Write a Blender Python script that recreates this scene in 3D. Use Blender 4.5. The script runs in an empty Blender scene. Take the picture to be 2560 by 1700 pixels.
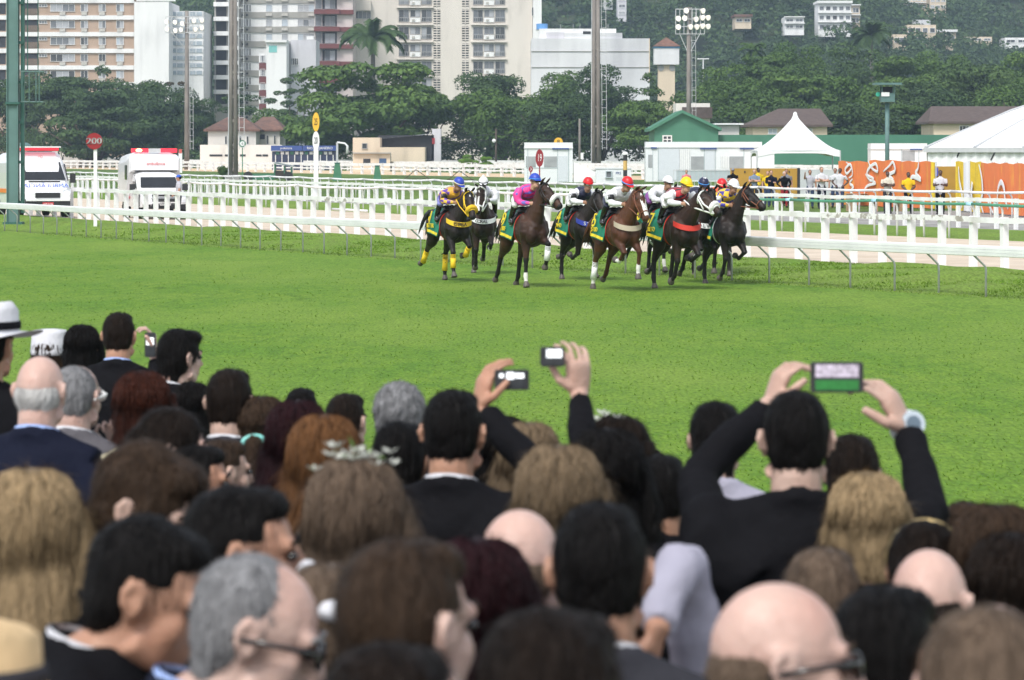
import bpy, math, random
import numpy as np
from mathutils import Vector, Matrix
SC = bpy.context.scene
COL = SC.collection
R = math.radians
rnd = random.Random(7)
# ---------------------------------------------------------------- camera
FPX, CX, HY, CAMH = 8750.0, 1280.0, 375.0, 2.86   # focal length, centre and horizon in photograph pixels; eye height
cam_data = bpy.data.cameras.new('camera')
cam_data.sensor_width = 36.0
cam_data.lens = FPX / 2560.0 * 36.0
cam_data.shift_y = -(850.0 - HY) / 2560.0
cam_data.clip_start = 0.5
cam_data.clip_end = 9000.0
cam_data.dof.use_dof = True
cam_data.dof.focus_distance = 74.0
cam_data.dof.aperture_fstop = 8.5
cam = bpy.data.objects.new('camera', cam_data)
cam.location = (0, 0, CAMH)
cam.rotation_euler = (R(90), 0, 0)
COL.objects.link(cam)
SC.camera = cam
# ---------------------------------------------------------------- sky, sun, exposure
SUN_EL, SUN_AZ = 52.0, 205.0       # soft light from high behind the camera
world = bpy.data.worlds.new('World')
SC.world = world
world.use_nodes = True
wn = world.node_tree
bg = wn.nodes['Background']
sky = wn.nodes.new('ShaderNodeTexSky')
sky.sky_type = 'NISHITA'
sky.sun_disc = False
sky.sun_elevation = R(SUN_EL)
sky.sun_rotation = R(SUN_AZ)
sky.air_density = 1.0
sky.dust_density = 1.5
sky.ozone_density = 1.0
hsv = wn.nodes.new('ShaderNodeHueSaturation')
hsv.inputs['Saturation'].default_value = 0.38      # thin even cloud
wn.links.new(sky.outputs[0], hsv.inputs['Color'])
wn.links.new(hsv.outputs[0], bg.inputs[0])
bg.inputs[1].default_value = 0.12
sun_data = bpy.data.lights.new('sun', 'SUN')
sun_data.energy = 1.5
sun_data.angle = R(16)
sun_data.color = (1.0, 0.97, 0.92)
sun = bpy.data.objects.new('sun', sun_data)
sd = Vector((math.sin(R(SUN_AZ)) * math.cos(R(SUN_EL)), math.cos(R(SUN_AZ)) * math.cos(R(SUN_EL)), math.sin(R(SUN_EL))))
sun.rotation_euler = sd.to_track_quat('Z', 'Y').to_euler()
COL.objects.link(sun)
vs = SC.view_settings
vs.view_transform = 'Standard'
vs.look = 'None'
vs.exposure = 1.05
vs.gamma = 1.0
SC.render.engine = 'CYCLES'
SC.cycles.use_denoising = True
SC.cycles.max_bounces = 5
SC.cycles.diffuse_bounces = 3
SC.cycles.glossy_bounces = 2
SC.cycles.transmission_bounces = 3
SC.cycles.transparent_max_bounces = 6
SC.cycles.volume_bounces = 0
SC.cycles.caustics_reflective = False
SC.cycles.caustics_refractive = False

# ---------------------------------------------------------------- helpers: projection and terrain
A0 = Vector((-2.1, 89.1)); U0 = Vector((0.447, -0.8945)); N0 = Vector((0.8945, 0.447))
def bend(t):
    a = max(-70.0, min(70.0, t))
    e = a * a / 1740.0
    return e + (t - a) * a / 870.0
def bslope(t):
    return max(-70.0, min(70.0, t)) / 870.0
def at(t, d):
    k = bslope(t)
    L = math.hypot(1, k)
    p = A0 + U0 * t + N0 * bend(t)
    return p + (N0 - U0 * k) * (d / L)
def td(x, y):
    q = Vector((x, y)) - A0
    t, d = q.dot(U0), q.dot(N0)
    return t, d - bend(t)
HX = [-1e4, -0.6, 2.2, 5.2, 7.4, 9.0, 40, 47, 150, 300, 700, 3000]
HZ = [0, 0, 0.2, 0.22, 0.1, 0, 0, 0.1, 0.12, 1.0, 3.0, 3.0]
def hd(d):
    return float(np.interp(d, HX, HZ))
def hgt(x, y):
    return hd(td(x, y)[1])
def W(sx, sy, Y):                       # a point of the place from a photo pixel and its distance
    return Vector(((sx - CX) * Y / FPX, Y, CAMH - (sy - HY) * Y / FPX))
def G(sx, sy):                          # where the sight line through a photo pixel meets the terrain
    lo, hi = 4.0, 1500.0
    for _ in range(60):
        m = (lo + hi) / 2
        p = W(sx, sy, m)
        if p.z > hgt(p.x, p.y): lo = m
        else: hi = m
    p = W(sx, sy, lo); p.z = hgt(p.x, p.y)
    return p
def GY(sx, Y):                          # terrain point straight under photo column sx at distance Y
    x = (sx - CX) * Y / FPX
    return Vector((x, Y, hgt(x, Y)))
def HEAD(vec):                          # z rotation that turns local +x to a plan direction
    return math.atan2(vec[1], vec[0])
TRACK_HEAD = math.atan2(U0.y, U0.x)

# ---------------------------------------------------------------- helpers: materials
MATS = {}
def mat(name, col, rough=0.65, var=0.12, scale=4.0, bump=0.0, bscale=None, metal=0.0, spec=0.4, stretch=None, col2=None, cscale=None, detail=5.0,
        emit=None, estr=0.0, alpha=None, sheen=0.0, transl=0.0, coat=0.0, ramp=(0.35, 0.7), sss=0.0):
    """one procedural material: base colour broken by noise, optional second colour in patches, fine relief"""
    if name in MATS: return MATS[name]
    m = bpy.data.materials.new(name); m.use_nodes = True
    nt = m.node_tree; N = nt.nodes; L = nt.links
    b = N['Principled BSDF']
    tc = N.new('ShaderNodeTexCoord'); src = tc.outputs['Object']
    if stretch:
        mp = N.new('ShaderNodeMapping'); mp.inputs['Scale'].default_value = stretch
        L.new(src, mp.inputs['Vector']); src = mp.outputs[0]
    nz = N.new('ShaderNodeTexNoise'); nz.inputs['Scale'].default_value = scale; nz.inputs['Detail'].default_value = detail
    L.new(src, nz.inputs['Vector'])
    base = None
    rgb = N.new('ShaderNodeRGB'); rgb.outputs[0].default_value = (*col, 1); base = rgb.outputs[0]
    if col2:
        n2 = N.new('ShaderNodeTexNoise'); n2.inputs['Scale'].default_value = cscale or scale * 0.3; n2.inputs['Detail'].default_value = 6
        L.new(src, n2.inputs['Vector'])
        rp = N.new('ShaderNodeMapRange'); rp.inputs[1].default_value = ramp[0]; rp.inputs[2].default_value = ramp[1]
        L.new(n2.outputs[0], rp.inputs[0])
        mx = N.new('ShaderNodeMix'); mx.data_type = 'RGBA'
        L.new(rp.outputs[0], mx.inputs['Factor']); L.new(base, mx.inputs['A']); mx.inputs['B'].default_value = (*col2, 1)
        base = mx.outputs['Result']
    if var:
        mr = N.new('ShaderNodeMapRange'); mr.inputs[1].default_value = 0.25; mr.inputs[2].default_value = 0.75
        mr.inputs[3].default_value = 1 - var * 1.3; mr.inputs[4].default_value = 1 + var
        L.new(nz.outputs[0], mr.inputs[0])
        sc_ = N.new('ShaderNodeVectorMath'); sc_.operation = 'SCALE'
        L.new(base, sc_.inputs[0]); L.new(mr.outputs[0], sc_.inputs['Scale']); base = sc_.outputs[0]
    L.new(base, b.inputs['Base Color'])
    b.inputs['Roughness'].default_value = rough; b.inputs['Metallic'].default_value = metal
    b.inputs['Specular IOR Level'].default_value = spec
    if sheen: b.inputs['Sheen Weight'].default_value = sheen
    if coat: b.inputs['Coat Weight'].default_value = coat; b.inputs['Coat Roughness'].default_value = 0.15
    if sss:
        b.inputs['Subsurface Weight'].default_value = sss; b.inputs['Subsurface Radius'].default_value = (0.012, 0.005, 0.003); b.inputs['Subsurface Scale'].default_value = 1.0
    if emit: b.inputs['Emission Color'].default_value = (*emit, 1); b.inputs['Emission Strength'].default_value = estr
    if bump:
        bn = N.new('ShaderNodeTexNoise'); bn.inputs['Scale'].default_value = bscale or scale * 4; bn.inputs['Detail'].default_value = 5
        L.new(src, bn.inputs['Vector'])
        bp = N.new('ShaderNodeBump'); bp.inputs['Strength'].default_value = bump; bp.inputs['Distance'].default_value = 0.05
        L.new(bn.outputs[0], bp.inputs['Height']); L.new(bp.outputs[0], b.inputs['Normal'])
    if transl:
        tr = N.new('ShaderNodeBsdfTranslucent'); L.new(base, tr.inputs[0])
        ms = N.new('ShaderNodeMixShader'); ms.inputs[0].default_value = transl
        L.new(b.outputs[0], ms.inputs[1]); L.new(tr.outputs[0], ms.inputs[2])
        L.new(ms.outputs[0], N['Material Output'].inputs[0])
    if alpha is not None: b.inputs['Alpha'].default_value = alpha
    MATS[name] = m
    return m

# ---------------------------------------------------------------- helpers: meshes
class MB:
    """collects shapes into one mesh"""
    def __init__(s): s.v = []; s.f = []; s.mi = []; s.cur = 0
    def mat(s, i): s.cur = i; return s
    def add(s, vs, fs):
        o = len(s.v); s.v.extend(tuple(v) for v in vs)
        for f in fs: s.f.append(tuple(o + i for i in f)); s.mi.append(s.cur)
        return s
    def box(s, c, size, rz=0, rot=None):
        hx, hy, hz = size[0] / 2, size[1] / 2, size[2] / 2
        M = rot if rot is not None else Matrix.Rotation(rz, 3, 'Z')
        c = Vector(c)
        vs = [c + M @ Vector((x, y, z)) for x in (-hx, hx) for y in (-hy, hy) for z in (-hz, hz)]
        return s.add(vs, [(0, 1, 3, 2), (4, 6, 7, 5), (0, 4, 5, 1), (2, 3, 7, 6), (0, 2, 6, 4), (1, 5, 7, 3)])
    def bar(s, a, b, w, h=None, up=(0, 0, 1)):
        a, b = Vector(a), Vector(b); d = b - a; L = d.length
        if L < 1e-6: return s
        x = d / L; u = Vector(up)
        if abs(x.dot(u)) > 0.98: u = Vector((0, 1, 0))
        y = u.cross(x).normalized(); z = x.cross(y)
        return s.box((a + b) / 2, (L, w, h or w), rot=Matrix((x, y, z)).transposed())
    def prism(s, poly, z0, z1):
        n = len(poly); vs = [(p[0], p[1], z0) for p in poly] + [(p[0], p[1], z1) for p in poly]
        return s.add(vs, [tuple(range(n - 1, -1, -1)), tuple(range(n, 2 * n))] + [(i, (i + 1) % n, n + (i + 1) % n, n + i) for i in range(n)])
    def extr(s, poly, a, b):           # poly of 3d points swept from offset a to offset b
        a, b = Vector(a), Vector(b); n = len(poly)
        vs = [Vector(p) + a for p in poly] + [Vector(p) + b for p in poly]
        return s.add(vs, [tuple(range(n - 1, -1, -1)), tuple(range(n, 2 * n))] + [(i, (i + 1) % n, n + (i + 1) % n, n + i) for i in range(n)])
    def tube(s, pts, rad, n=8, cap=True, squash=None, up=(0, 0, 1)):
        """rings round a path; squash = list of (side, up) factors"""
        pts = [Vector(p) for p in pts]; m = len(pts)
        if not hasattr(rad, '__len__'): rad = [rad] * m
        vs = []; prev = None
        for i, p in enumerate(pts):
            t = (pts[min(i + 1, m - 1)] - pts[max(i - 1, 0)])
            t = t.normalized() if t.length > 1e-9 else Vector((0, 0, 1))
            ref = Vector(up) if prev is None else prev
            y = ref - t * ref.dot(t)
            if y.length < 1e-4: y = Vector((1, 0, 0)) - t * t.x
            if y.length < 1e-4: y = Vector((0, 1, 0)) - t * t.y
            y.normalize(); x = y.cross(t); prev = y
            sx, sy = squash[i] if squash else (1, 1)
            for k in range(n):
                a = 2 * math.pi * k / n
                vs.append(p + x * (math.cos(a) * rad[i] * sx) + y * (math.sin(a) * rad[i] * sy))
        fs = [(i * n + k, i * n + (k + 1) % n, (i + 1) * n + (k + 1) % n, (i + 1) * n + k) for i in range(m - 1) for k in range(n)]
        if cap: fs += [tuple(range(n - 1, -1, -1)), tuple((m - 1) * n + k for k in range(n))]
        return s.add(vs, fs)
    def cyl(s, a, b, r0, r1=None, n=10): return s.tube([a, b], [r0, r0 if r1 is None else r1], n)
    def ell(s, c, r, nu=12, nv=8, M=None):
        c = Vector(c); vs = [c + (M @ Vector((0, 0, -r[2])) if M else Vector((0, 0, -r[2])))]
        for j in range(1, nv):
            ph = -math.pi / 2 + math.pi * j / nv
            for i in range(nu):
                th = 2 * math.pi * i / nu
                q = Vector((r[0] * math.cos(ph) * math.cos(th), r[1] * math.cos(ph) * math.sin(th), r[2] * math.sin(ph)))
                vs.append(c + (M @ q if M else q))
        vs.append(c + (M @ Vector((0, 0, r[2])) if M else Vector((0, 0, r[2]))))
        fs = [(0, 1 + (i + 1) % nu, 1 + i) for i in range(nu)]
        for j in range(nv - 2):
            for i in range(nu):
                a = 1 + j * nu + i; b = 1 + j * nu + (i + 1) % nu
                fs.append((a, b, b + nu, a + nu))
        t = len(vs) - 1; o = 1 + (nv - 2) * nu
        fs += [(o + i, o + (i + 1) % nu, t) for i in range(nu)]
        return s.add(vs, fs)
    def quad(s, a, b, c, d): return s.add([a, b, c, d], [(0, 1, 2, 3)])
    def disc(s, c, r, thick, axis, n=28):
        a = Vector(axis).normalized() * (thick / 2)
        return s.cyl(Vector(c) - a, Vector(c) + a, r, r, n)
    def mesh(s, name, mats, smooth=False):
        me = bpy.data.meshes.new(name)
        me.from_pydata(s.v, [], s.f)
        for m in (mats if isinstance(mats, (list, tuple)) else [mats]): me.materials.append(m)
        if any(s.mi): me.polygons.foreach_set('material_index', s.mi)
        if smooth: me.polygons.foreach_set('use_smooth', [True] * len(s.f))
        me.update()
        return me
    def build(s, name, mats, parent=None, loc=None, rz=0, smooth=False):
        return put(name, s.mesh(name, mats, smooth), parent, loc, rz)
def put(name, me, parent=None, loc=None, rz=0, scale=None):
    o = bpy.data.objects.new(name, me); COL.objects.link(o)
    if parent is not None: o.parent = parent
    if loc is not None: o.location = loc
    if rz: o.rotation_euler = (0, 0, rz)
    if scale is not None: o.scale = scale if hasattr(scale, '__len__') else (scale,) * 3
    return o
def np_mesh(name, verts, faces, mats, smooth=False, mi=None):
    """fast mesh from arrays; faces (n,3) or (n,4)"""
    me = bpy.data.meshes.new(name)
    k = faces.shape[1]; nf = len(faces)
    me.vertices.add(len(verts)); me.vertices.foreach_set('co', np.asarray(verts, dtype=np.float32).ravel())
    me.loops.add(nf * k); me.loops.foreach_set('vertex_index', np.asarray(faces, dtype=np.int32).ravel())
    me.polygons.add(nf); me.polygons.foreach_set('loop_start', np.arange(0, nf * k, k, dtype=np.int32))
    for m in (mats if isinstance(mats, (list, tuple)) else [mats]): me.materials.append(m)
    if mi is not None: me.polygons.foreach_set('material_index', np.asarray(mi, dtype=np.int32))
    if smooth: me.polygons.foreach_set('use_smooth', np.ones(nf, dtype=bool))
    me.update(calc_edges=True)
    return me
def thing(name, loc, rz, label, cat, group=None):
    o = bpy.data.objects.new(name, None); COL.objects.link(o)
    o.empty_display_size = 0.2
    o.location = loc; o.rotation_euler = (0, 0, rz)
    return tag(o, label, cat, group)
def tag(o, label, cat, group=None):
    o['label'] = label; o['category'] = cat
    if group: o['group'] = group
    return o
def struct(o, kind='structure', label=None):
    o['kind'] = kind
    if label: o['label'] = label
    return o
TMP = bpy.data.scenes.new('workbench')      # empty side scene for evaluating modifiers quickly; removed at the end
def text_obj(name, s, size, m, parent, loc, rot, depth=0.004, align='CENTER', xscale=1.0):
    """flat lettering with a little thickness, turned to a mesh"""
    cu = bpy.data.curves.new(name, 'FONT'); cu.body = s; cu.size = size; cu.align_x = align; cu.align_y = 'CENTER'; cu.extrude = depth
    cu.resolution_u = 3
    tmp = bpy.data.objects.new(name, cu); TMP.collection.objects.link(tmp)
    TMP.view_layers[0].update(); dg = TMP.view_layers[0].depsgraph
    me = bpy.data.meshes.new_from_object(tmp.evaluated_get(dg)); me.materials.clear(); me.materials.append(m)
    bpy.data.objects.remove(tmp); bpy.data.curves.remove(cu)
    o = put(name, me, parent, loc); o.rotation_euler = rot; o.scale = (xscale, 1, 1)
    return o
def remesh(mb, voxel, smooth_it=4, fac=0.5):
    """one continuous skin round the collected shapes; returns vertex and face arrays (numpy)"""
    me = mb.mesh('tmp', [])
    o = bpy.data.objects.new('tmp', me); TMP.collection.objects.link(o)
    md = o.modifiers.new('r', 'REMESH'); md.mode = 'VOXEL'; md.voxel_size = voxel; md.adaptivity = 0.0
    if smooth_it:
        sm = o.modifiers.new('s', 'SMOOTH'); sm.factor = fac; sm.iterations = smooth_it
    TMP.view_layers[0].update(); dg = TMP.view_layers[0].depsgraph
    r = bpy.data.meshes.new_from_object(o.evaluated_get(dg))
    bpy.data.objects.remove(o); bpy.data.meshes.remove(me)
    return r
def skin_by_bone(me, samples, tags, mats):
    """material of each face from the nearest tagged sample point (x,y,z,radius)"""
    n = len(me.polygons); c = np.empty(n * 3, np.float32); me.polygons.foreach_get('center', c); c = c.reshape(-1, 3)
    S = np.asarray(samples, np.float32); out = np.zeros(n, np.int32)
    for i in range(0, n, 4000):
        d = np.linalg.norm(c[i:i + 4000, None, :] - S[None, :, :3], axis=2) - S[None, :, 3]
        out[i:i + 4000] = np.asarray(tags)[d.argmin(1)]
    me.materials.clear()
    for m in mats: me.materials.append(m)
    me.polygons.foreach_set('material_index', out)
    me.polygons.foreach_set('use_smooth', np.ones(n, dtype=bool)); me.update()
    return me
# ================================================================ the ground
def turf_mat(name, a, b, c, s=1.0, bumpy=0.6):
    """mown grass: three greens mixed at several scales, with fine relief"""
    m = bpy.data.materials.new(name); m.use_nodes = True
    nt = m.node_tree; N = nt.nodes; L = nt.links; B = N['Principled BSDF']
    g = N.new('ShaderNodeNewGeometry')
    def noise(sc, det=4, st=None):
        src = g.outputs['Position']
        if st:
            mp = N.new('ShaderNodeMapping'); mp.inputs['Scale'].default_value = st; L.new(src, mp.inputs[0]); src = mp.outputs[0]
        n = N.new('ShaderNodeTexNoise'); n.inputs['Scale'].default_value = sc; n.inputs['Detail'].default_value = det; n.inputs['Roughness'].default_value = 0.65
        L.new(src, n.inputs['Vector']); return n.outputs[0]
    def rng(x, lo, hi, o0=0.0, o1=1.0):
        r = N.new('ShaderNodeMapRange'); r.inputs[1].default_value = lo; r.inputs[2].default_value = hi; r.inputs[3].default_value = o0; r.inputs[4].default_value = o1
        L.new(x, r.inputs[0]); return r.outputs[0]
    def mix(f, x, y):
        k = N.new('ShaderNodeMix'); k.data_type = 'RGBA'; L.new(f, k.inputs['Factor'])
        for sock, v in (('A', x), ('B', y)):
            if isinstance(v, tuple): k.inputs[sock].default_value = (*v, 1)
            else: L.new(v, k.inputs[sock])
        return k.outputs['Result']
    c1 = mix(rng(noise(0.55 * s, 6, (1, 0.3, 1)), 0.38, 0.64), a, b)
    c2 = mix(rng(noise(4.0 * s, 7, (1, 0.25, 1)), 0.42, 0.68), c1, c)
    c2a = mix(rng(noise(0.9 * s, 4, (1, 0.22, 1)), 0.62, 0.78), c2, tuple(x * 0.68 for x in c))
    c2b = mix(rng(noise(0.16 * s, 3, (1, 0.4, 1)), 0.42, 0.7), c2a, tuple(0.6 * x + 0.4 * y for x, y in zip(b, (0.22, 0.3, 0.06))))
    sp = noise(22.0 * s, 8, (1, 0.22, 1))
    v = N.new('ShaderNodeVectorMath'); v.operation = 'SCALE'
    L.new(c2b, v.inputs[0]); L.new(rng(sp, 0.3, 0.7, 0.55, 1.45), v.inputs['Scale'])
    L.new(v.outputs[0], B.inputs['Base Color'])
    B.inputs['Roughness'].default_value = 0.85; B.inputs['Specular IOR Level'].default_value = 0.12
    bp = N.new('ShaderNodeBump'); bp.inputs['Strength'].default_value = bumpy; bp.inputs['Distance'].default_value = 0.08
    L.new(sp, bp.inputs['Height']); L.new(bp.outputs[0], B.inputs['Normal'])
    return m
M_TURF = turf_mat('turf', (0.108, 0.218, 0.021), (0.15, 0.25, 0.027), (0.08, 0.172, 0.019))
M_BANK = turf_mat('rough_grass', (0.135, 0.25, 0.03), (0.175, 0.275, 0.042), (0.14, 0.2, 0.04), 0.9, 0.9)
M_FIELD = turf_mat('infield_grass', (0.06, 0.13, 0.02), (0.085, 0.15, 0.03), (0.06, 0.08, 0.025), 0.5, 0.6)
M_SAND = mat('sand', (0.6, 0.51, 0.41), 0.95, 0.10, 1.2, 0.35, 9.0, spec=0.1, col2=(0.52, 0.43, 0.33), cscale=0.35, stretch=(1, 1, 1))
M_SAND2 = mat('far_sand', (0.62, 0.47, 0.31), 0.95, 0.1, 0.8, 0.2, 6.0, spec=0.1)
M_DIRT = mat('dirt', (0.36, 0.35, 0.335), 0.95, 0.15, 1.5, 0.3, 9.0, spec=0.1, col2=(0.25, 0.24, 0.22), cscale=0.6)
M_PAVE = mat('worn_paving', (0.33, 0.32, 0.31), 0.9, 0.18, 1.3, 0.3, 10.0, spec=0.15, col2=(0.2, 0.19, 0.18), cscale=0.9)
M_CONC = mat('apron_concrete', (0.3, 0.29, 0.28), 0.9, 0.15, 2.0, 0.2, 20, spec=0.2)
M_EARTH = mat('far_ground', (0.09, 0.12, 0.05), 0.95, 0.2, 0.05, spec=0.1)

def strip(name, m, t0, t1, d0, d1, dt, dd, zf=None, label=None):
    nt_ = max(1, int((t1 - t0) / dt)); nd = max(1, int(round((d1 - d0) / dd)))
    vs = []
    for i in range(nt_ + 1):
        t = t0 + (t1 - t0) * i / nt_
        for j in range(nd + 1):
            d = d0 + (d1 - d0) * j / nd
            p = at(t, d); z = hd(d)
            if zf: z += zf(t, d, j / nd)
            vs.append((p.x, p.y, z))
    w = nd + 1
    fs = [(i * w + j, i * w + j + 1, (i + 1) * w + j + 1, (i + 1) * w + j) for i in range(nt_) for j in range(nd)]
    # faces must look up
    mb = MB(); mb.add(vs, [tuple(reversed(f)) if ((Vector(vs[f[1]]) - Vector(vs[f[0]])).cross(Vector(vs[f[2]]) - Vector(vs[f[0]]))).z < 0 else f for f in fs])
    o = mb.build(name, m, smooth=True)
    return struct(o, 'structure', label)
_ph = [(rnd.uniform(0, 6.28), rnd.uniform(0.15, 0.9), rnd.uniform(-0.6, 0.6)) for _ in range(14)]
def lump(t, d, k):
    e = math.sin(math.pi * min(1, max(0, k)))
    return e * 0.055 * sum(math.sin(p + t * f * 2.2 + d * g * 2.5) for p, f, g in _ph[:8]) * 0.6
strip('turf_track', M_TURF, -330, 130, -31.8, -0.2, 6, 5, None, 'mown green turf race track')
strip('grass_bank', M_BANK, -260, 90, -0.2, 7.6, 0.5, 0.6, lump, 'low bank of rough grass behind the running rail')
strip('sand_track', M_SAND, -330, 110, 7.6, 25.2, 6, 4, None, 'pale sand training track')
strip('grass_strip', M_BANK, -330, 110, 25.2, 33.6, 3, 1.5, lambda t, d, k: 0.12 * math.sin(math.pi * k), 'grass strip between the sand track and dirt path')
strip('dirt_path', M_DIRT, -330, 110, 33.6, 41.0, 6, 4, None, 'grey dirt service path')
strip('infield', M_FIELD, -420, -56, 41.0, 103.0, 10, 8, None, 'infield grass')
strip('paving', M_PAVE, -56, 110, 41.0, 58.0, 6, 4, None, 'worn grey paving in front of the banners')
strip('infield_lawn', M_FIELD, -56, 110, 58.0, 103.0, 10, 8, None, 'grass around the tents and cabins')
strip('far_sand_track', M_SAND2, -520, 160, 103.0, 123.0, 10, 8, None, 'far sand track')
strip('far_grass', M_FIELD, -620, 260, 123.0, 420.0, 20, 12, None, 'far grass beyond the back fences')
strip('apron', M_CONC, -160, 160, -75.0, -32.0, 10, 10, lambda t, d, k: 0.45, 'raised concrete spectator apron')
_mb = MB()
for i in range(40):
    a, b = at(-160 + i * 8, -31.9), at(-152 + i * 8, -31.9)
    _mb.bar((a.x, a.y, 0.2), (b.x, b.y, 0.2), 0.2, 0.52)
struct(_mb.build('apron_kerb', M_CONC), 'structure', 'concrete kerb along the apron')
_mb = MB(); _mb.quad((-4000, -2500, -0.25), (4000, -2500, -0.25), (4000, 6000, -0.25), (-4000, 6000, -0.25))
struct(_mb.build('ground', M_EARTH), 'structure', 'ground sheet to the horizon')
# fine upright blades over the turf in view (one object, uncountable)
def grass_blades():
    r = np.random.default_rng(3); V = []; n = 380000
    Y = 1 / r.uniform(1 / 118.0, 1 / 19.0, n) ; Y = np.where(r.random(n) < 0.35, r.uniform(30, 118, n), Y)
    X = (r.uniform(-250, 3000, n) - CX) * Y / FPX
    q = np.stack([X - A0.x, Y - A0.y], 1); t = q @ np.array(U0); d = q @ np.array(N0) - t * t / 1740.0
    ok = (d > -31.5) & (d < 7.3) & ((d > -0.4) | (r.random(n) < 0.13))
    X, Y, d = X[ok], Y[ok], d[ok]; n = len(X)
    z = np.interp(d, HX, HZ)
    bank = d > -0.4
    h = r.uniform(0.010, 0.030, n) * np.where(bank, 1.6, 1.0); w = r.uniform(0.006, 0.014, n) * (0.5 + Y / 70.0)
    a = r.uniform(0, 6.283, n); lx = r.normal(0, 0.035, n); ly = r.normal(0, 0.035, n)
    p0 = np.stack([X - np.cos(a) * w, Y - np.sin(a) * w, z - 0.01], 1); p1 = np.stack([X + np.cos(a) * w, Y + np.sin(a) * w, z - 0.01], 1)
    p2 = np.stack([X + lx, Y + ly, z + h], 1)
    V = np.stack([p0, p1, p2], 1).reshape(-1, 3); F = np.arange(3 * n).reshape(-1, 3)
    return np_mesh('turf_blades', V, F, [M_BLADE])
M_BLADE = mat('grass_blade', (0.125, 0.235, 0.024), 0.8, 0.2, 2.5, spec=0.12, col2=(0.17, 0.27, 0.036), cscale=0.7, transl=0.25)
struct(put('turf_blades', grass_blades()), 'stuff', 'short green blades of turf grass')

# ================================================================ rails and fences along the tracks
M_WHITE = mat('white_paint', (0.8, 0.8, 0.79), 0.55, 0.06, 3.0, 0.05, 30, col2=(0.55, 0.53, 0.48), cscale=1.1, ramp=(0.5, 0.8))
M_PEEL = mat('peeling_white_paint', (0.78, 0.77, 0.75), 0.7, 0.1, 5.0, 0.1, 30, col2=(0.38, 0.35, 0.31), cscale=5.5, ramp=(0.52, 0.6))
M_ALU = mat('rail_aluminium', (0.78, 0.79, 0.79), 0.4, 0.05, 2.0, spec=0.5, col2=(0.66, 0.67, 0.67), cscale=0.8, ramp=(0.5, 0.8))
M_GALV = mat('galvanised_steel', (0.46, 0.47, 0.47), 0.5, 0.15, 20, metal=0.3, spec=0.5)
M_GREENPIPE = mat('green_pipe', (0.06, 0.26, 0.15), 0.45, 0.12, 5.0)
M_JOINT = mat('pale_blue_joint', (0.35, 0.68, 0.85), 0.4, 0.05)

def trange(d, x0=-260, x1=3250, lim=(-900, 90)):
    """part of a track line that lies in view"""
    ts = []
    t = lim[0]
    while t < lim[1]:
        p = at(t, d)
        if p.y > 6 and x0 <= CX + p.x / p.y * FPX <= x1: ts.append(t)
        t += 0.5
    return ts[0], ts[-1]

def running_rail():
    t0, t1 = trange(0)
    p = at(t0, 0)
    T = thing('running_rail', (0, 0, 0), 0, 'long white aluminium running rail on bent steel posts along the turf', 'rail')
    n = int((t1 - t0) / 1.56) + 1
    mb = MB()
    mb.tube([(0, 0, -0.1), (0, 0, 0.56), (-0.02, 0, 0.62), (-0.3, 0, 0.86), (-0.33, 0, 0.95)], 0.022, 8)
    post = mb.mesh('post', M_GALV, True)
    for i in range(n):
        t = t0 + i * 1.56 + rnd.uniform(-0.04, 0.04); q = at(t, 0)
        o = put('post', post, T, (q.x, q.y, 0), HEAD(N0) + rnd.uniform(-0.05, 0.05))
    # beam segments 5 m long: bulged strip with two grooves
    prof = [(-0.040, 0.0), (-0.056, 0.01), (-0.060, 0.064), (-0.050, 0.068), (-0.060, 0.072), (-0.062, 0.128), (-0.052, 0.132), (-0.062, 0.136), (-0.060, 0.185), (-0.035, 0.205),
            (0.03, 0.205), (0.05, 0.18), (0.05, 0.03), (0.03, 0.0)]
    k = int((t1 - t0) / 5.0) + 1
    for i in range(k):
        ta, tb = t0 + i * 5.0, t0 + i * 5.0 + 4.994
        mb = MB(); m = 6; P = len(prof); vs = []
        za, zb = rnd.uniform(-0.008, 0.008), rnd.uniform(-0.008, 0.008)
        for j in range(m + 1):
            t = ta + (tb - ta) * j / m
            for (y, z) in prof:
                q = at(t, -0.33 + y); vs.append((q.x, q.y, 0.83 + z + za + (zb - za) * j / m))
        fs = [(j * P + a, j * P + (a + 1) % P, (j + 1) * P + (a + 1) % P, (j + 1) * P + a) for j in range(m) for a in range(P)]
        fs += [tuple(range(P)), tuple(reversed(range(m * P, m * P + P)))]
        mb.add(vs, fs).build('rail_section', M_ALU, T)
running_rail()

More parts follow.
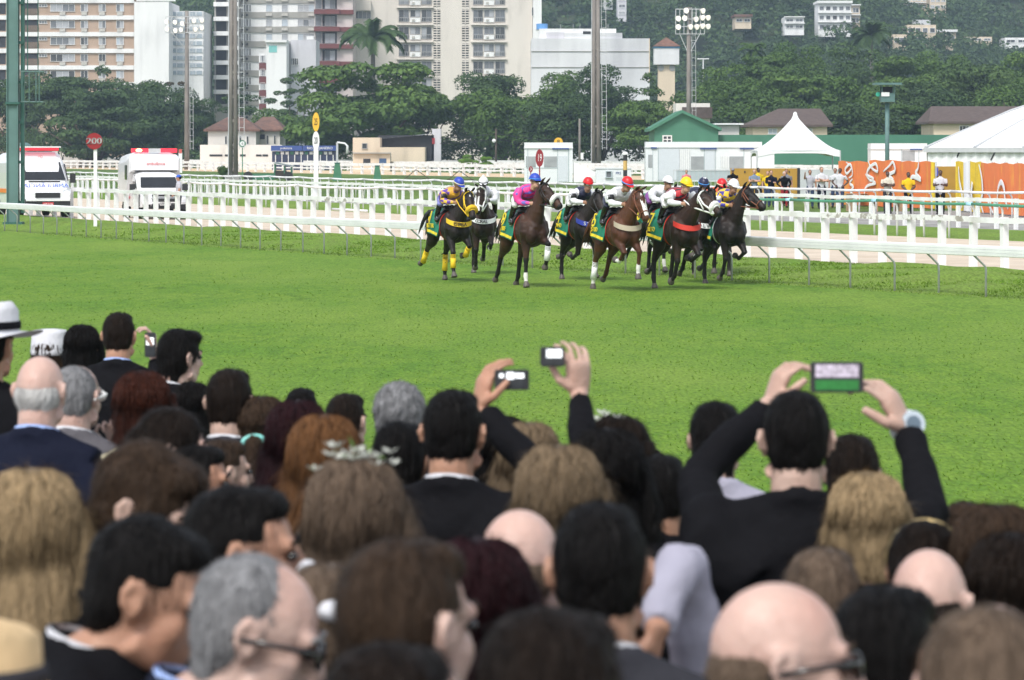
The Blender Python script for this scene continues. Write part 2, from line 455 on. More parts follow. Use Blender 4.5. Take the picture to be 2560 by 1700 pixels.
def plank_fence(d, spacing, height, pw, ph, label, x0=-260, x1=3250, peel=None, rails=((1.0, 0.13),), jit=0.02, phase=0.0, wobble=0.012, base=0.0):
    """square posts with plank rails: every post and every plank is a part"""
    t0, t1 = trange(d, x0, x1)
    T = thing('plank_fence', (0, 0, 0), 0, label, 'fence')
    n = int((t1 - t0) / spacing) + 2
    tops = []
    post = MB().box((0, 0, height / 2 - 0.1), (pw, pw, height + 0.2)).mesh('post', M_WHITE)
    ts = []
    for i in range(n):
        t = t1 - phase - i * spacing + rnd.uniform(-jit, jit)
        q = at(t, d); z = hd(d) + rnd.uniform(-wobble, wobble) * 2
        o = put('post', post, T, (q.x, q.y, z), HEAD(U0)); o.rotation_euler = (rnd.uniform(-.022, .022), rnd.uniform(-.026, .026), HEAD(U0) + rnd.uniform(-.06, .06))
        ts.append((t, z))
    for i in range(n - 1):
        (ta, za), (tb, zb) = ts[i], ts[i + 1]
        for (rh, rw) in rails:
            a, b = at(ta, d - pw / 2 - 0.022), at(tb, d - pw / 2 - 0.022)
            pe = peel and peel(CX + a.x / a.y * FPX)
            L = (b - a).length
            mb = MB().bar((a.x, a.y, za + height * rh - rw / 2 - 0.01), (b.x, b.y, zb + height * rh - rw / 2 - 0.01 + rnd.uniform(-wobble, wobble)), 0.04, rw)
            mb.build('plank', M_PEEL if pe else M_WHITE, T)
    return T
def pipe_fence(d, spacing, height, pr, rr, label, x0=-260, x1=3250, railmat=None, joints=False, gaps=(), sag=0.03, phase=0.0, goose=0.12):
    """round posts bent over at the top carrying a round pipe"""
    t0, t1 = trange(d, x0, x1)
    T = thing('pipe_rail', (0, 0, 0), 0, label, 'rail')
    mb = MB(); mb.tube([(0, 0, -0.1), (0, 0, height - 0.22), (-goose * 0.35, 0, height - 0.1), (-goose, 0, height - rr)], pr, 8)
    post = mb.mesh('post', M_WHITE, True)
    n = int((t1 - t0) / spacing) + 1
    for i in range(n + 1):
        t = t0 + phase + i * spacing + rnd.uniform(-.08, .08); q = at(t, d)
        o = put('post', post, T, (q.x, q.y, hd(d)), HEAD(N0)); o.rotation_euler = (rnd.uniform(-.04, .04), rnd.uniform(-.03, .03), HEAD(N0) + rnd.uniform(-.1, .1))
    segs = []; t = t0; step = 6.0
    while t < t1:
        tb = min(t + step, t1); segs.append((t, tb)); t = tb
    zz = [rnd.uniform(-sag, sag) for _ in range(len(segs) + 1)]
    for i, (ta, tb) in enumerate(segs):
        pts = []
        for j in range(7):
            tt = ta + (tb - ta) * j / 6; q = at(tt, d - goose)
            pts.append((q.x, q.y, hd(d) + height + zz[i] + (zz[i + 1] - zz[i]) * j / 6 - sag * 1.2 * math.sin(math.pi * j / 6)))
        xm = CX + pts[3][0] / pts[3][1] * FPX
        if any(g0 < xm < g1 for g0, g1 in gaps): continue
        o = MB().tube(pts, rr, 10).build('pipe', railmat or M_WHITE, T, smooth=True)
        if joints: MB().cyl(Vector(pts[-1]) + (Vector(pts[-2]) - Vector(pts[-1])) * 0.3, Vector(pts[-1]) + (Vector(pts[-1]) - Vector(pts[-2])) * 0.001, rr * 1.12, n=12).build('joint', M_JOINT, o, smooth=True)
    return T
plank_fence(8.1, 1.29, 1.26, 0.15, 0.13, 'white plank fence on square posts along the near edge of the sand track', peel=lambda x: (2260 < x < 2470) or (2090 < x < 2200) or (840 < x < 900), phase=1.2)
pipe_fence(25.4, 1.6, 1.15, 0.035, 0.05, 'green pipe rail with pale blue joints on white posts', x0=1600, x1=3250, railmat=M_GREENPIPE, joints=True, sag=0.04)
pipe_fence(25.4, 1.6, 1.15, 0.035, 0.055, 'white pipe rail with a broken gap across the sand track', x0=480, x1=1600, gaps=((925, 1003),), sag=0.045)
pipe_fence(25.4, 1.75, 1.15, 0.035, 0.055, 'white pipe rail behind the ambulances', x0=-60, x1=480, sag=0.02)
plank_fence(34.2, 1.33, 1.1, 0.125, 0.13, 'white plank fence between the grass strip and dirt path', phase=0.4)
pipe_fence(41.4, 1.63, 1.13, 0.035, 0.055, 'white pipe rail on thin curved posts beyond the dirt path', sag=0.035)
plank_fence(106.0, 3.6, 1.25, 0.26, 0.2, 'white plank fence along the near edge of the far sand track', x1=2200, rails=((1.0, 0.3), (0.55, 0.16)), jit=0.2)
plank_fence(124.5, 3.4, 1.3, 0.24, 0.2, 'white two plank fence on the far side of the far sand track', x1=2300, rails=((1.0, 0.26), (0.6, 0.2)), jit=0.2)
plank_fence(132.0, 4.2, 1.3, 0.24, 0.2, 'white two plank fence between far grass and stable yard', x1=2300, rails=((1.0, 0.22), (0.5, 0.18)), jit=0.3)
plank_fence(140.0, 4.2, 1.4, 0.24, 0.2, 'farthest white plank fence in front of the stable houses', x1=1700, rails=((1.0, 0.22), (0.62, 0.2)), jit=0.3)
# a pipe that fell off the broken rail
_a, _b = G(832, 529), G(918, 534)
_fp = MB().cyl((_a.x, _a.y, _a.z + 0.12), (_b.x, _b.y, _b.z + 0.12), 0.055, n=12).build('fallen_pipe', M_WHITE, smooth=True)
tag(_fp, 'white pipe lying on the sand below the broken rail', 'pipe')
# ================================================================ hill, forest, trees
def leaf_mat(name, c1, c2, transl=0.25, wsc=0.12):
    """foliage: colour differs from leaf clump to leaf clump and from branch to branch"""
    m = bpy.data.materials.new(name); m.use_nodes = True
    nt = m.node_tree; N = nt.nodes; L = nt.links; B = N['Principled BSDF']
    g = N.new('ShaderNodeNewGeometry'); oi = N.new('ShaderNodeObjectInfo')
    n = N.new('ShaderNodeTexNoise'); n.inputs['Scale'].default_value = wsc; n.inputs['Detail'].default_value = 3
    L.new(g.outputs['Position'], n.inputs['Vector'])
    add = N.new('ShaderNodeMath'); add.operation = 'MULTIPLY_ADD'; L.new(g.outputs['Random Per Island'], add.inputs[0]); add.inputs[1].default_value = 0.55
    mr = N.new('ShaderNodeMapRange'); mr.inputs[1].default_value = 0.3; mr.inputs[2].default_value = 0.7; mr.inputs[3].default_value = -0.1; mr.inputs[4].default_value = 0.55
    L.new(n.outputs[0], mr.inputs[0]); L.new(mr.outputs[0], add.inputs[2])
    mx = N.new('ShaderNodeMix'); mx.data_type = 'RGBA'; mx.clamp_factor = True
    L.new(add.outputs[0], mx.inputs['Factor']); mx.inputs['A'].default_value = (*c1, 1); mx.inputs['B'].default_value = (*c2, 1)
    L.new(mx.outputs['Result'], B.inputs['Base Color'])
    B.inputs['Roughness'].default_value = 0.75; B.inputs['Specular IOR Level'].default_value = 0.2
    tr = N.new('ShaderNodeBsdfTranslucent'); L.new(mx.outputs['Result'], tr.inputs[0])
    ms = N.new('ShaderNodeMixShader'); ms.inputs[0].default_value = transl
    L.new(B.outputs[0], ms.inputs[1]); L.new(tr.outputs[0], ms.inputs[2]); L.new(ms.outputs[0], N['Material Output'].inputs[0])
    return m
LEAF = {
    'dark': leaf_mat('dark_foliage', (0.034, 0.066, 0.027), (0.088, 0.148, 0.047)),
    'mid': leaf_mat('mid_foliage', (0.046, 0.094, 0.026), (0.125, 0.21, 0.045)),
    'bright': leaf_mat('bright_foliage', (0.06, 0.118, 0.03), (0.145, 0.235, 0.055)),
    'olive': leaf_mat('olive_foliage', (0.06, 0.11, 0.035), (0.13, 0.2, 0.06)),
    'hill': leaf_mat('hill_foliage', (0.042, 0.08, 0.034), (0.1, 0.16, 0.055), wsc=0.05),
    'red': leaf_mat('red_blossom_foliage', (0.06, 0.08, 0.03), (0.2, 0.07, 0.045)),
    'lime': leaf_mat('lime_foliage', (0.08, 0.18, 0.025), (0.2, 0.36, 0.05), wsc=1.0),
}
M_BARK = mat('bark', (0.085, 0.068, 0.052), 0.9, 0.25, 6, 0.4, 20)
M_PALE_BARK = mat('pale_bark', (0.2, 0.18, 0.16), 0.9, 0.2, 6, 0.3, 20)

def leaves(cl, n, size, seed, flat=0.35):
    """n rhombic leaf clumps spread through a list of (centre, radii) lobes"""
    r = np.random.default_rng(seed)
    C = np.array([c for c, _ in cl], float); Rr = np.array([q for _, q in cl], float)
    wgt = Rr[:, 0] * Rr[:, 1] ** 0.6 * Rr[:, 2] ** 0.6; wgt /= wgt.sum()
    k = r.choice(len(cl), n, p=wgt)
    v = r.normal(size=(n, 3)); v /= np.linalg.norm(v, axis=1)[:, None]
    flip = (v[:, 2] < 0) & (r.random(n) < 0.5); v[flip, 2] *= -1
    rad = r.uniform(0.55, 1.08, n) ** 0.6
    P = C[k] + Rr[k] * v * rad[:, None]
    nn = v / Rr[k] * Rr[k].mean(1)[:, None]; nn /= np.linalg.norm(nn, axis=1)[:, None]
    nn = nn * 0.8 + r.normal(0, 0.42, (n, 3)) + np.array([0, 0, flat]); nn /= np.linalg.norm(nn, axis=1)[:, None]
    a = np.cross(nn, r.normal(size=(n, 3))); a /= np.linalg.norm(a, axis=1)[:, None]
    b = np.cross(nn, a); s = size * r.uniform(0.6, 1.5, n)[:, None]
    V = np.stack([P - a * s, P - b * s * 0.55, P + a * s, P + b * s * 0.55], 1).reshape(-1, 3)
    return V, np.arange(4 * n).reshape(-1, 4)
def lobes(w, h, style, seed):
    """crown lobes for a tree of crown width w and crown height h, centred on the crown's bottom middle"""
    r = random.Random(seed); out = []
    if style == 'umbrella':          # wide tiers
        for i in range(34):
            k = r.random() ** 0.7; a = r.uniform(0, 6.283); rr = w * 0.5 * (1 - 0.5 * max(0, k - 0.45) / 0.55) * r.uniform(0.15, 0.92)
            q = w * r.uniform(0.1, 0.19); out.append(((rr * math.cos(a), rr * math.sin(a), h * (0.12 + 0.8 * k)), (q, q, q * r.uniform(0.28, 0.45))))
    elif style == 'tiers':           # terminalia: flat layers round one stem
        for k in range(6):
            z = h * (0.12 + 0.82 * k / 5); rw = w * 0.5 * (1 - 0.75 * (k / 5) ** 1.5)
            for j in range(7):
                a = r.uniform(0, 6.283); rr = rw * r.uniform(0.2, 0.8); q = rw * r.uniform(0.28, 0.5)
                out.append(((rr * math.cos(a), rr * math.sin(a), z + r.uniform(-.04, .04) * h), (q, q, h * 0.045)))
    elif style == 'round':
        for i in range(52):
            v = Vector((r.gauss(0, 1), r.gauss(0, 1), r.gauss(0, 1))).normalized(); f = r.uniform(0.2, 0.86)
            q = w * r.uniform(0.10, 0.18)
            out.append(((v.x * w * 0.5 * f, v.y * w * 0.5 * f, h * 0.5 + v.z * h * 0.5 * f), (q, q, q * r.uniform(0.6, 0.85))))
    elif style == 'sparse':
        for i in range(22):
            v = Vector((r.gauss(0, 1), r.gauss(0, 1), r.gauss(0, 1))).normalized(); f = r.uniform(0.4, 0.9)
            q = w * r.uniform(0.06, 0.12)
            out.append(((v.x * w * 0.5 * f, v.y * w * 0.5 * f, h * 0.5 + v.z * h * 0.5 * f), (q, q, q * 0.5)))
    return out
CROWNS = {}
def crown_mesh(style, leaf, asp, var):
    """unit-width crown meshes shared between alike trees; asp = height over width"""
    key = (style, leaf, asp, var)
    if key not in CROWNS:
        n = {'umbrella': 19000, 'tiers': 9000, 'round': 19000, 'sparse': 6500}[style]
        sd = hash(key) % 99991 if False else sum(ord(ch) for ch in style + leaf) * 31 + int(asp * 100) * 7 + var
        V, F = leaves(lobes(1.0, asp, style, sd), n, 0.0155, sd)
        CROWNS[key] = np_mesh('crown', V, F, [LEAF[leaf]])
    return CROWNS[key]
def trunk_part(T, h, w, ch, r0, seed, m=None):
    """tapered trunk with limbs running up into the crown"""
    r = random.Random(seed); mb = MB(); top = h - ch * 0.45
    mb.tube([(0, 0, -0.3), (r.uniform(-.05, .05) * w, 0, (h - ch) * 0.5), (r.uniform(-.08, .08) * w, 0, h - ch * 0.95), (0, 0, top)], [r0, r0 * .85, r0 * .7, r0 * .3], 7)
    for i in range(6):
        a = i * 1.05 + r.uniform(-.3, .3); z0 = (h - ch) * r.uniform(0.75, 1.05); e = w * r.uniform(0.22, 0.4)
        mb.tube([(0, 0, z0), (math.cos(a) * e * .45, math.sin(a) * e * .45, z0 + ch * .25), (math.cos(a) * e, math.sin(a) * e, z0 + ch * r.uniform(.4, .7))], [r0 * .5, r0 * .35, r0 * .12], 5)
    return mb.build('trunk', m or M_BARK, T, smooth=True)
def tree(sx, top, w_px, base, Y, style, leaf, label, ch_frac=0.72, var=0, cat='tree', group='trees behind the racecourse', r0=None, bark=None):
    """a tree from its photo column, crown top and width, and ground line, at distance Y"""
    k = Y / FPX; g = GY(sx, Y); ztop = CAMH - (top - HY) * k; h = ztop - g.z; w = w_px * k * 1.24; ch_frac = min(0.98, ch_frac + 0.1)
    T = thing('broadleaf_tree', g, 0, label, cat, group)
    ch = h * ch_frac; asp = max(0.3, min(1.6, round(ch / w * 5) / 5))
    me = crown_mesh(style, leaf, asp, var)
    o = put('crown', me, T, (0, 0, h - ch), rnd.uniform(0, 6.28), (w, w, ch / asp))
    trunk_part(T, h, w, ch, r0 or 0.028 * w + 0.08, int(sx), bark)
    return T
def palm(sx, top, w_px, Y, label, leaf='mid', trunk_r=0.22):
    k = Y / FPX; g = GY(sx, Y); h = CAMH - (top - HY) * k - g.z; L = w_px * k * 0.5
    T = thing('palm_tree', g, 0, label, 'palm tree', 'palm trees')
    hz = h - L * 0.45
    MB().tube([(0, 0, -.3), (0.1, 0, hz * .5), (0, 0, hz)], [trunk_r * 1.2, trunk_r, trunk_r * .8], 8).build('trunk', M_PALE_BARK, T, smooth=True)
    r = random.Random(int(sx)); r_ = np.random.default_rng(int(sx))
    for i in range(24):
        a = i * 2.4 + r.uniform(-.2, .2); el = r.uniform(-0.1, 1.15); mb = MB()
        pts = []
        for j in range(9):
            s = j / 8; e = el - 2.1 * s * s * (0.6 + 0.5 * r.random() * .2)
            pts.append(Vector((0, 0, hz)) if j == 0 else pts[-1] + Vector((math.cos(a) * math.cos(e), math.sin(a) * math.cos(e), math.sin(e))) * (L * 1.15 / 8))
        mb.tube(pts, [0.05 * (1 - .09 * j) for j in range(9)], 4)
        side = Vector((-math.sin(a), math.cos(a), 0))
        for j in range(1, 9):
            for q in (0.0, 0.33, 0.66):
                p = pts[j - 1].lerp(pts[j], q); f = (pts[j] - pts[j - 1]).normalized(); ll = L * 0.3 * (1.1 - 0.6 * abs(j / 8 - .4))
                for sg in (-1, 1):
                    tip = p + side * sg * ll * .75 + f * ll * .5 + Vector((0, 0, -ll * .45)); wd = f * 0.26
                    mb.add([p - wd, p + wd, tip], [(0, 1, 2)])
        mb.build('frond', LEAF[leaf], T)
    return T
def bush(sx, sy, w_px, h_px, leaf, label, style='round', Y=None):
    g = G(sx, sy) if Y is None else GY(sx, Y); k = g.y / FPX; w, h = w_px * k, h_px * k
    T = thing('bush', g, 0, label, 'bush')
    me = crown_mesh(style, leaf, 0.8, int(sx) % 3)
    put('foliage', me, T, (0, 0, -h * 0.12), rnd.uniform(0, 6), (w, w, h * 1.1 / 0.8))
    mb = MB()
    for i in range(5): mb.tube([(0, 0, -.1), (math.cos(i * 1.3) * w * .2, math.sin(i * 1.3) * w * .2, h * .6)], [0.05, 0.02], 5)
    mb.build('stem', M_BARK, T)
    return T
# ---- the wooded hill
def hill_z(x, y):
    return 2 + 0.19 * max(0, y - 830) + 9 * math.sin(x * 0.017 + 1.0) * min(1, max(0, (y - 850) / 200)) + 5 * math.sin(x * 0.043 + y * 0.011)
_mb = MB(); _w = 41
_vs = [(-700 + 35 * i, 820 + 55 * j, hill_z(-700 + 35 * i, 820 + 55 * j)) for j in range(26) for i in range(_w)]
_mb.add(_vs, [(j * _w + i, j * _w + i + 1, (j + 1) * _w + i + 1, (j + 1) * _w + i) for j in range(25) for i in range(_w - 1)])
struct(_mb.build('hill', mat('hill_soil', (0.05, 0.065, 0.03), 0.95, 0.2, 0.05, spec=0.1), smooth=True), 'structure', 'wooded hill behind the town')
def forest():
    r = np.random.default_rng(11); Vs, Fs = [], []; off = 0
    kinds = []
    for s in range(5):
        V, F = leaves(lobes(1.0, 0.85, 'round' if s < 3 else 'umbrella', 50 + s), 330, 0.05, 90 + s); kinds.append(V)
    pts = []
    y = 838.0
    while y < 1330:
        x = -235 - (y - 838) * .1
        while x < 235 + (y - 838) * .1:
            px, py = x + r.uniform(-3.4, 3.4), y + r.uniform(-3.4, 3.4)
            sx = CX + px / py * FPX
            pts.append((px, py)); x += r.uniform(5.5, 10.5)
        y += 7.5 if y < 1010 else 10.0
    for (px, py) in pts:
        V = kinds[r.integers(5)]; w = r.uniform(6.5, 12.5); a = r.uniform(0, 6.28); c, s = math.cos(a), math.sin(a)
        Q = np.stack([V[:, 0] * c - V[:, 1] * s, V[:, 0] * s + V[:, 1] * c, V[:, 2]], 1) * np.array([w, w, w * r.uniform(.75, 1.15)])
        Vs.append(Q + np.array([px, py, hill_z(px, py) + r.uniform(0, 2.5)])); 
    V = np.concatenate(Vs); F = np.arange(len(V)).reshape(-1, 4)
    return np_mesh('hill_forest', V, F, [LEAF['hill']])
struct(put('hill_forest', forest()), 'stuff', 'dense dark green forest covering the hill')
# ---- trees one can tell apart
tree(40, 168, 190, 395, 592, 'round', 'dark', 'dark broad tree behind the green steel tower', var=1, ch_frac=.85)
tree(165, 172, 190, 395, 577, 'umbrella', 'dark', 'dark spreading tree below the beige apartment block', ch_frac=.88)
tree(262, 163, 170, 395, 587, 'tiers', 'dark', 'dark tree with flat layered top below the white blank wall', ch_frac=.8)
tree(335, 182, 200, 395, 567, 'round', 'dark', 'rounded dark tree behind the rooftop light of the pickup ambulance', var=0, ch_frac=.88)
tree(235, 225, 250, 395, 550, 'umbrella', 'dark', 'low dark tree directly behind the red 200 sign', var=1, ch_frac=.9)
tree(440, 168, 105, 395, 572, 'sparse', 'red', 'tree with reddish blossom beside the floodlit concrete pole', ch_frac=.75)
tree(425, 215, 190, 395, 557, 'round', 'dark', 'dark tree behind the slim concrete light pole', var=2, ch_frac=.85)
tree(492, 225, 120, 395, 554, 'round', 'dark', 'dark green tree left of the white house', var=1, ch_frac=.8)
tree(600, 205, 150, 340, 590, 'tiers', 'dark', 'flat layered dark tree above the red tiled roofs', ch_frac=.8)
tree(725, 172, 125, 345, 575, 'sparse', 'dark', 'thin dark see-through tree before the white houses', ch_frac=.75)
tree(690, 262, 170, 380, 560, 'round', 'mid', 'low green tree behind the blue sponsor banner', var=0, ch_frac=.85)
tree(945, 142, 345, 392, 500, 'umbrella', 'bright', 'great spreading bright green tree before the cream tower block', ch_frac=.8, r0=0.55)
tree(1050, 205, 160, 392, 515, 'umbrella', 'mid', 'green tree merging with the spreading tree on its shaded side', var=1, ch_frac=.85)
tree(820, 270, 130, 392, 515, 'round', 'mid', 'low green tree behind the oval number signs', var=1, ch_frac=.85)
tree(1215, 166, 190, 395, 520, 'round', 'dark', 'round dark tree under the right window column of the cream tower', var=0, ch_frac=.8)
tree(1250, 205, 220, 395, 500, 'round', 'mid', 'rounded mid green tree with pale centre right of the alley', var=1, ch_frac=.85)
tree(1420, 162, 180, 395, 515, 'round', 'mid', 'green tree left of the middle concrete light pole', var=2, ch_frac=.8)
tree(1505, 152, 170, 395, 505, 'round', 'dark', 'tall dark tree behind the middle concrete light pole', var=0, ch_frac=.85)
tree(1395, 230, 200, 395, 488, 'round', 'dark', 'dark shady tree behind the white cabin with windows', var=2, ch_frac=.82)
tree(1620, 182, 150, 395, 500, 'tiers', 'mid', 'layered green tree in front of the water tower', ch_frac=.75)
tree(1600, 262, 185, 395, 470, 'umbrella', 'bright', 'small bright green tree with bare thin trunks left of the green gable', ch_frac=.6, r0=.16, bark=M_PALE_BARK)
_right = [
    (1800, 168, 180, 520, 'round', 'mid', 'green tree behind the right floodlight mast'),
    (1905, 128, 190, 540, 'umbrella', 'mid', 'broad layered green tree left of the hill palm'),
    (1860, 215, 220, 480, 'round', 'mid', 'rounded tree above the first brown roofed house'),
    (2010, 95, 170, 560, 'round', 'mid', 'tall tree under the white terraced hill house'),
    (2010, 190, 230, 490, 'umbrella', 'bright', 'wide bright tree behind the peaked marquee'),
    (2130, 120, 190, 545, 'round', 'dark', 'dark tree below the palm on the hill'),
    (2145, 190, 220, 478, 'round', 'mid', 'green tree behind the green watch box'),
    (2250, 145, 190, 530, 'umbrella', 'bright', 'bright layered tree below the cream hill house'),
    (2290, 210, 220, 475, 'round', 'dark', 'shaded tree right of the green watch box'),
    (2370, 120, 170, 545, 'round', 'mid', 'bushy tree right of the cream hill house'),
    (2440, 150, 220, 500, 'round', 'olive', 'large rounded olive green tree above the second brown roof'),
    (2540, 110, 190, 530, 'round', 'bright', 'pale green tree at the far right edge'),
    (2545, 190, 200, 480, 'round', 'mid', 'green tree behind the ridge of the big white tent'),
    (1950, 262, 190, 440, 'round', 'dark', 'low dark tree behind the brown roofed house'),
    (2130, 262, 230, 440, 'round', 'dark', 'low dark tree above the long green wall'),
    (2270, 258, 160, 440, 'umbrella', 'mid', 'low green tree beside the second brown roofed house'),
    (1745, 240, 120, 455, 'round', 'dark', 'dark low tree behind the green gable'),
]
for i, (sx, tp, w, Y, st, lf, lb) in enumerate(_right):
    tree(sx, tp - 12, w * 1.06, 345, Y, st, lf, lb, ch_frac=.86, var=i % 3)
palm(932, 58, 165, 560, 'tall palm with drooping fronds in front of the cream tower', 'dark', 0.4)
palm(2178, 62, 110, 600, 'palm rising from the trees below the white hill house', 'dark', 0.3)
palm(1882, 112, 70, 560, 'small palm among the trees right of the floodlight mast', 'mid', 0.25)
bush(1192, 413, 100, 72, 'lime', 'bright lime green bush behind the far fence', 'sparse', Y=400)
bush(1305, 413, 110, 52, 'mid', 'loose green bush left of the small white cabin', 'sparse', Y=420)
bush(562, 448, 46, 38, 'mid', 'green bush at the foot of the second concrete pole')
bush(206, 446, 36, 12, 'mid', 'low green bush behind the sand track fence left')

# added dark foliage that stands in for the shade below the trees (one uncountable mass)
def shade_foliage():
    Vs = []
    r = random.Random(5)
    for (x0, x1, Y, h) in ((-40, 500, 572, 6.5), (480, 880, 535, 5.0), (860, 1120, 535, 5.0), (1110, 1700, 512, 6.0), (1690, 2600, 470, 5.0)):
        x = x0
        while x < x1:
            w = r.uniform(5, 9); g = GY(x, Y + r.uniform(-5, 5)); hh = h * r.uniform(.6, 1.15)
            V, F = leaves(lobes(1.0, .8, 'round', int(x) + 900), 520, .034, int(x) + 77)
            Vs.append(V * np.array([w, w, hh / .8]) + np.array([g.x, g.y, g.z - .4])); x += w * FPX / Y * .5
    V = np.concatenate(Vs); return np_mesh('shade_foliage', V, np.arange(len(V)).reshape(-1, 4), [LEAF['dark']])
struct(put('shade_foliage', shade_foliage()), 'stuff', 'added dark foliage in place of the shade below the trees')
# ================================================================ buildings
def wallmat(name, c, dirt=0.12, c2=None, bs=0.25):
    return mat(name, c, 0.85, dirt, 0.35, 0.05, 3, spec=0.2, col2=c2 or tuple(x * 0.72 for x in c), cscale=bs if c2 else 0.5, ramp=(0.45, 0.75) if c2 else (0.52, 0.85), stretch=(1, 1, 0.22))
M_BEIGE = wallmat('beige_brick', (0.42, 0.31, 0.235), 0.08)
M_BWHITE = wallmat('white_render', (0.76, 0.76, 0.75), 0.04)
M_BWHITE2 = wallmat('stained_white_render', (0.7, 0.7, 0.71), 0.08, (0.42, 0.42, 0.45), 0.12)
M_CREAM = wallmat('cream_render', (0.66, 0.61, 0.55), 0.05)
M_LILAC = wallmat('lilac_grey_render', (0.58, 0.57, 0.6), 0.08)
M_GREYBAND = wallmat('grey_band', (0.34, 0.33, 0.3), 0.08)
M_MAROON = wallmat('maroon_balcony', (0.17, 0.065, 0.062), 0.08)
M_PINK = wallmat('pale_pink_render', (0.56, 0.49, 0.47), 0.06)
M_BLUEGLASS = mat('blue_grey_glazing', (0.36, 0.42, 0.47), 0.25, 0.25, 0.6, spec=0.6)
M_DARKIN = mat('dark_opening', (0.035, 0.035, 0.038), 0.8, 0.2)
M_FRAME = mat('window_frame_white', (0.7, 0.7, 0.69), 0.5, 0.04)
M_FRAMEG = mat('window_frame_grey', (0.32, 0.32, 0.32), 0.5, 0.05)
M_AC = mat('air_conditioner', (0.5, 0.48, 0.44), 0.7, 0.15, 3)
PANES = [mat('dark_glass', (0.045, 0.05, 0.055), 0.12, 0.3, 0.7, spec=0.6), mat('grey_glass', (0.14, 0.15, 0.165), 0.15, 0.3, 0.7, spec=0.6),
         mat('curtained_glass', (0.36, 0.37, 0.39), 0.3, 0.2, 1.0, spec=0.5), mat('pale_blue_glass', (0.42, 0.47, 0.52), 0.25, 0.15, 1.0, spec=0.5)]
M_TILE = mat('clay_tiles', (0.2, 0.105, 0.075), 0.9, 0.25, 1.6, 0.2, 8, col2=(0.12, 0.075, 0.06), cscale=0.5)
M_DTILE = mat('dark_brown_tiles', (0.105, 0.078, 0.068), 0.9, 0.2, 2.0, 0.2, 9)
M_GREENW = wallmat('green_painted_wall', (0.075, 0.205, 0.135), 0.09, (0.06, 0.17, 0.115), 0.4)
M_YCREAM = wallmat('pale_yellow_render', (0.66, 0.55, 0.42), 0.06)
M_WHITEW = wallmat('white_house_wall', (0.72, 0.69, 0.64), 0.05)

class Bld:
    """one building: photo pixels on its front plane at distance Y become metres"""
    def __init__(s, name, sx0, sx1, top, Y, depth, m, label, base=None, rz=0.0, cat='building', group=None):
        s.Y, s.k = Y, Y / FPX; s.sx0 = sx0
        g = GY(sx0, Y)
        s.z0 = g.z - 0.5 if base is None else CAMH - (base - HY) * s.k
        s.T = thing(name, (g.x, Y, s.z0), rz, label, cat, group)
        s.w = (sx1 - sx0) * s.k / max(0.2, math.cos(rz)); s.h = s.Z(top); s.dep = depth; s.c = math.cos(rz)
        if m: MB().box((s.w / 2, depth / 2, s.h / 2), (s.w, depth, s.h)).build('wall', m, s.T)
        s.cache = {}
    def X(s, sx): return (sx - s.sx0) * s.k / s.c if hasattr(s, 'c') else (sx - s.sx0) * s.k
    def Z(s, sy): return CAMH - (sy - HY) * s.k - s.z0
    def part(s, name, x0, x1, y0, y1, out, m, inn=0.3, parent=None, z=None, x=None):
        """box on the front face spanning photo x0..x1, y0..y1, standing out by `out` metres"""
        xa, xb = x if x else (s.X(x0), s.X(x1)); zb, za = z if z else (s.Z(y0), s.Z(y1))
        return MB().box(((xa + xb) / 2, (inn - out) / 2, (za + zb) / 2), (xb - xa, inn + out, abs(zb - za))).build(name, m, parent or s.T)
    def win(s, x0, x1, y0, y1, pane=1, nx=2, ny=1, fm=None, side=False, fr=0.07):
        """a window: proud frame with mullions, and each pane its own piece"""
        xa, xb, zb, za = s.X(x0), s.X(x1), s.Z(y0), s.Z(y1)
        s.winm(xa, xb, za, zb, pane, nx, ny, fm, side, fr)
    def winm(s, xa, xb, za, zb, pane=1, nx=2, ny=1, fm=None, side=False, fr=0.07):
        w, h = xb - xa, zb - za; key = (round(w, 2), round(h, 2), nx, ny, fm, fr)
        if key not in s.cache:
            mb = MB(); f = fr
            mb.box((0, -.05, h / 2 - f / 2), (w, .16, f)); mb.box((0, -.07, -h / 2 + f / 2), (w + .1, .2, f))
            for sg in (-1, 1): mb.box((sg * (w / 2 - f / 2), -.05, 0), (f, .158, h - 2 * f))
            for i in range(1, nx): mb.box((-w / 2 + w * i / nx, -.05, 0), (f * .8, .12, h - 2 * f))
            for j in range(1, ny): mb.box((0, -.05, -h / 2 + h * j / ny), (w - 2 * f, .11, f * .8))
            pw, ph = w / nx - f * .7, h / ny - f * .7
            s.cache[key] = (mb.mesh('window', fm or M_FRAME), {}, pw, ph)
        fme, pmes, pw, ph = s.cache[key]
        if side: loc, rz = (-0.02, xa + w / 2, za + h / 2), -math.pi / 2
        else: loc, rz = (xa + w / 2, 0, za + h / 2), 0
        W_ = put('window', fme, s.T, loc, rz)
        for i in range(nx):
            for j in range(ny):
                p = PANES[rnd.choice(pane) if isinstance(pane, (list, tuple)) else pane]
                if p.name not in pmes: pmes[p.name] = MB().box((0, 0, 0), (pw, .03, ph)).mesh('pane', p)
                put('pane', pmes[p.name], W_, (-w / 2 + w * (i + .5) / nx, -0.02, -h / 2 + h * (j + .5) / ny))
        return W_
Z1 = lambda v: v * 0.2965
def z2(v): return 600 + v * 0.2965
def z3(v): return 1200 + v * 0.2965
def z4(v): return 1860 + v * 0.2965
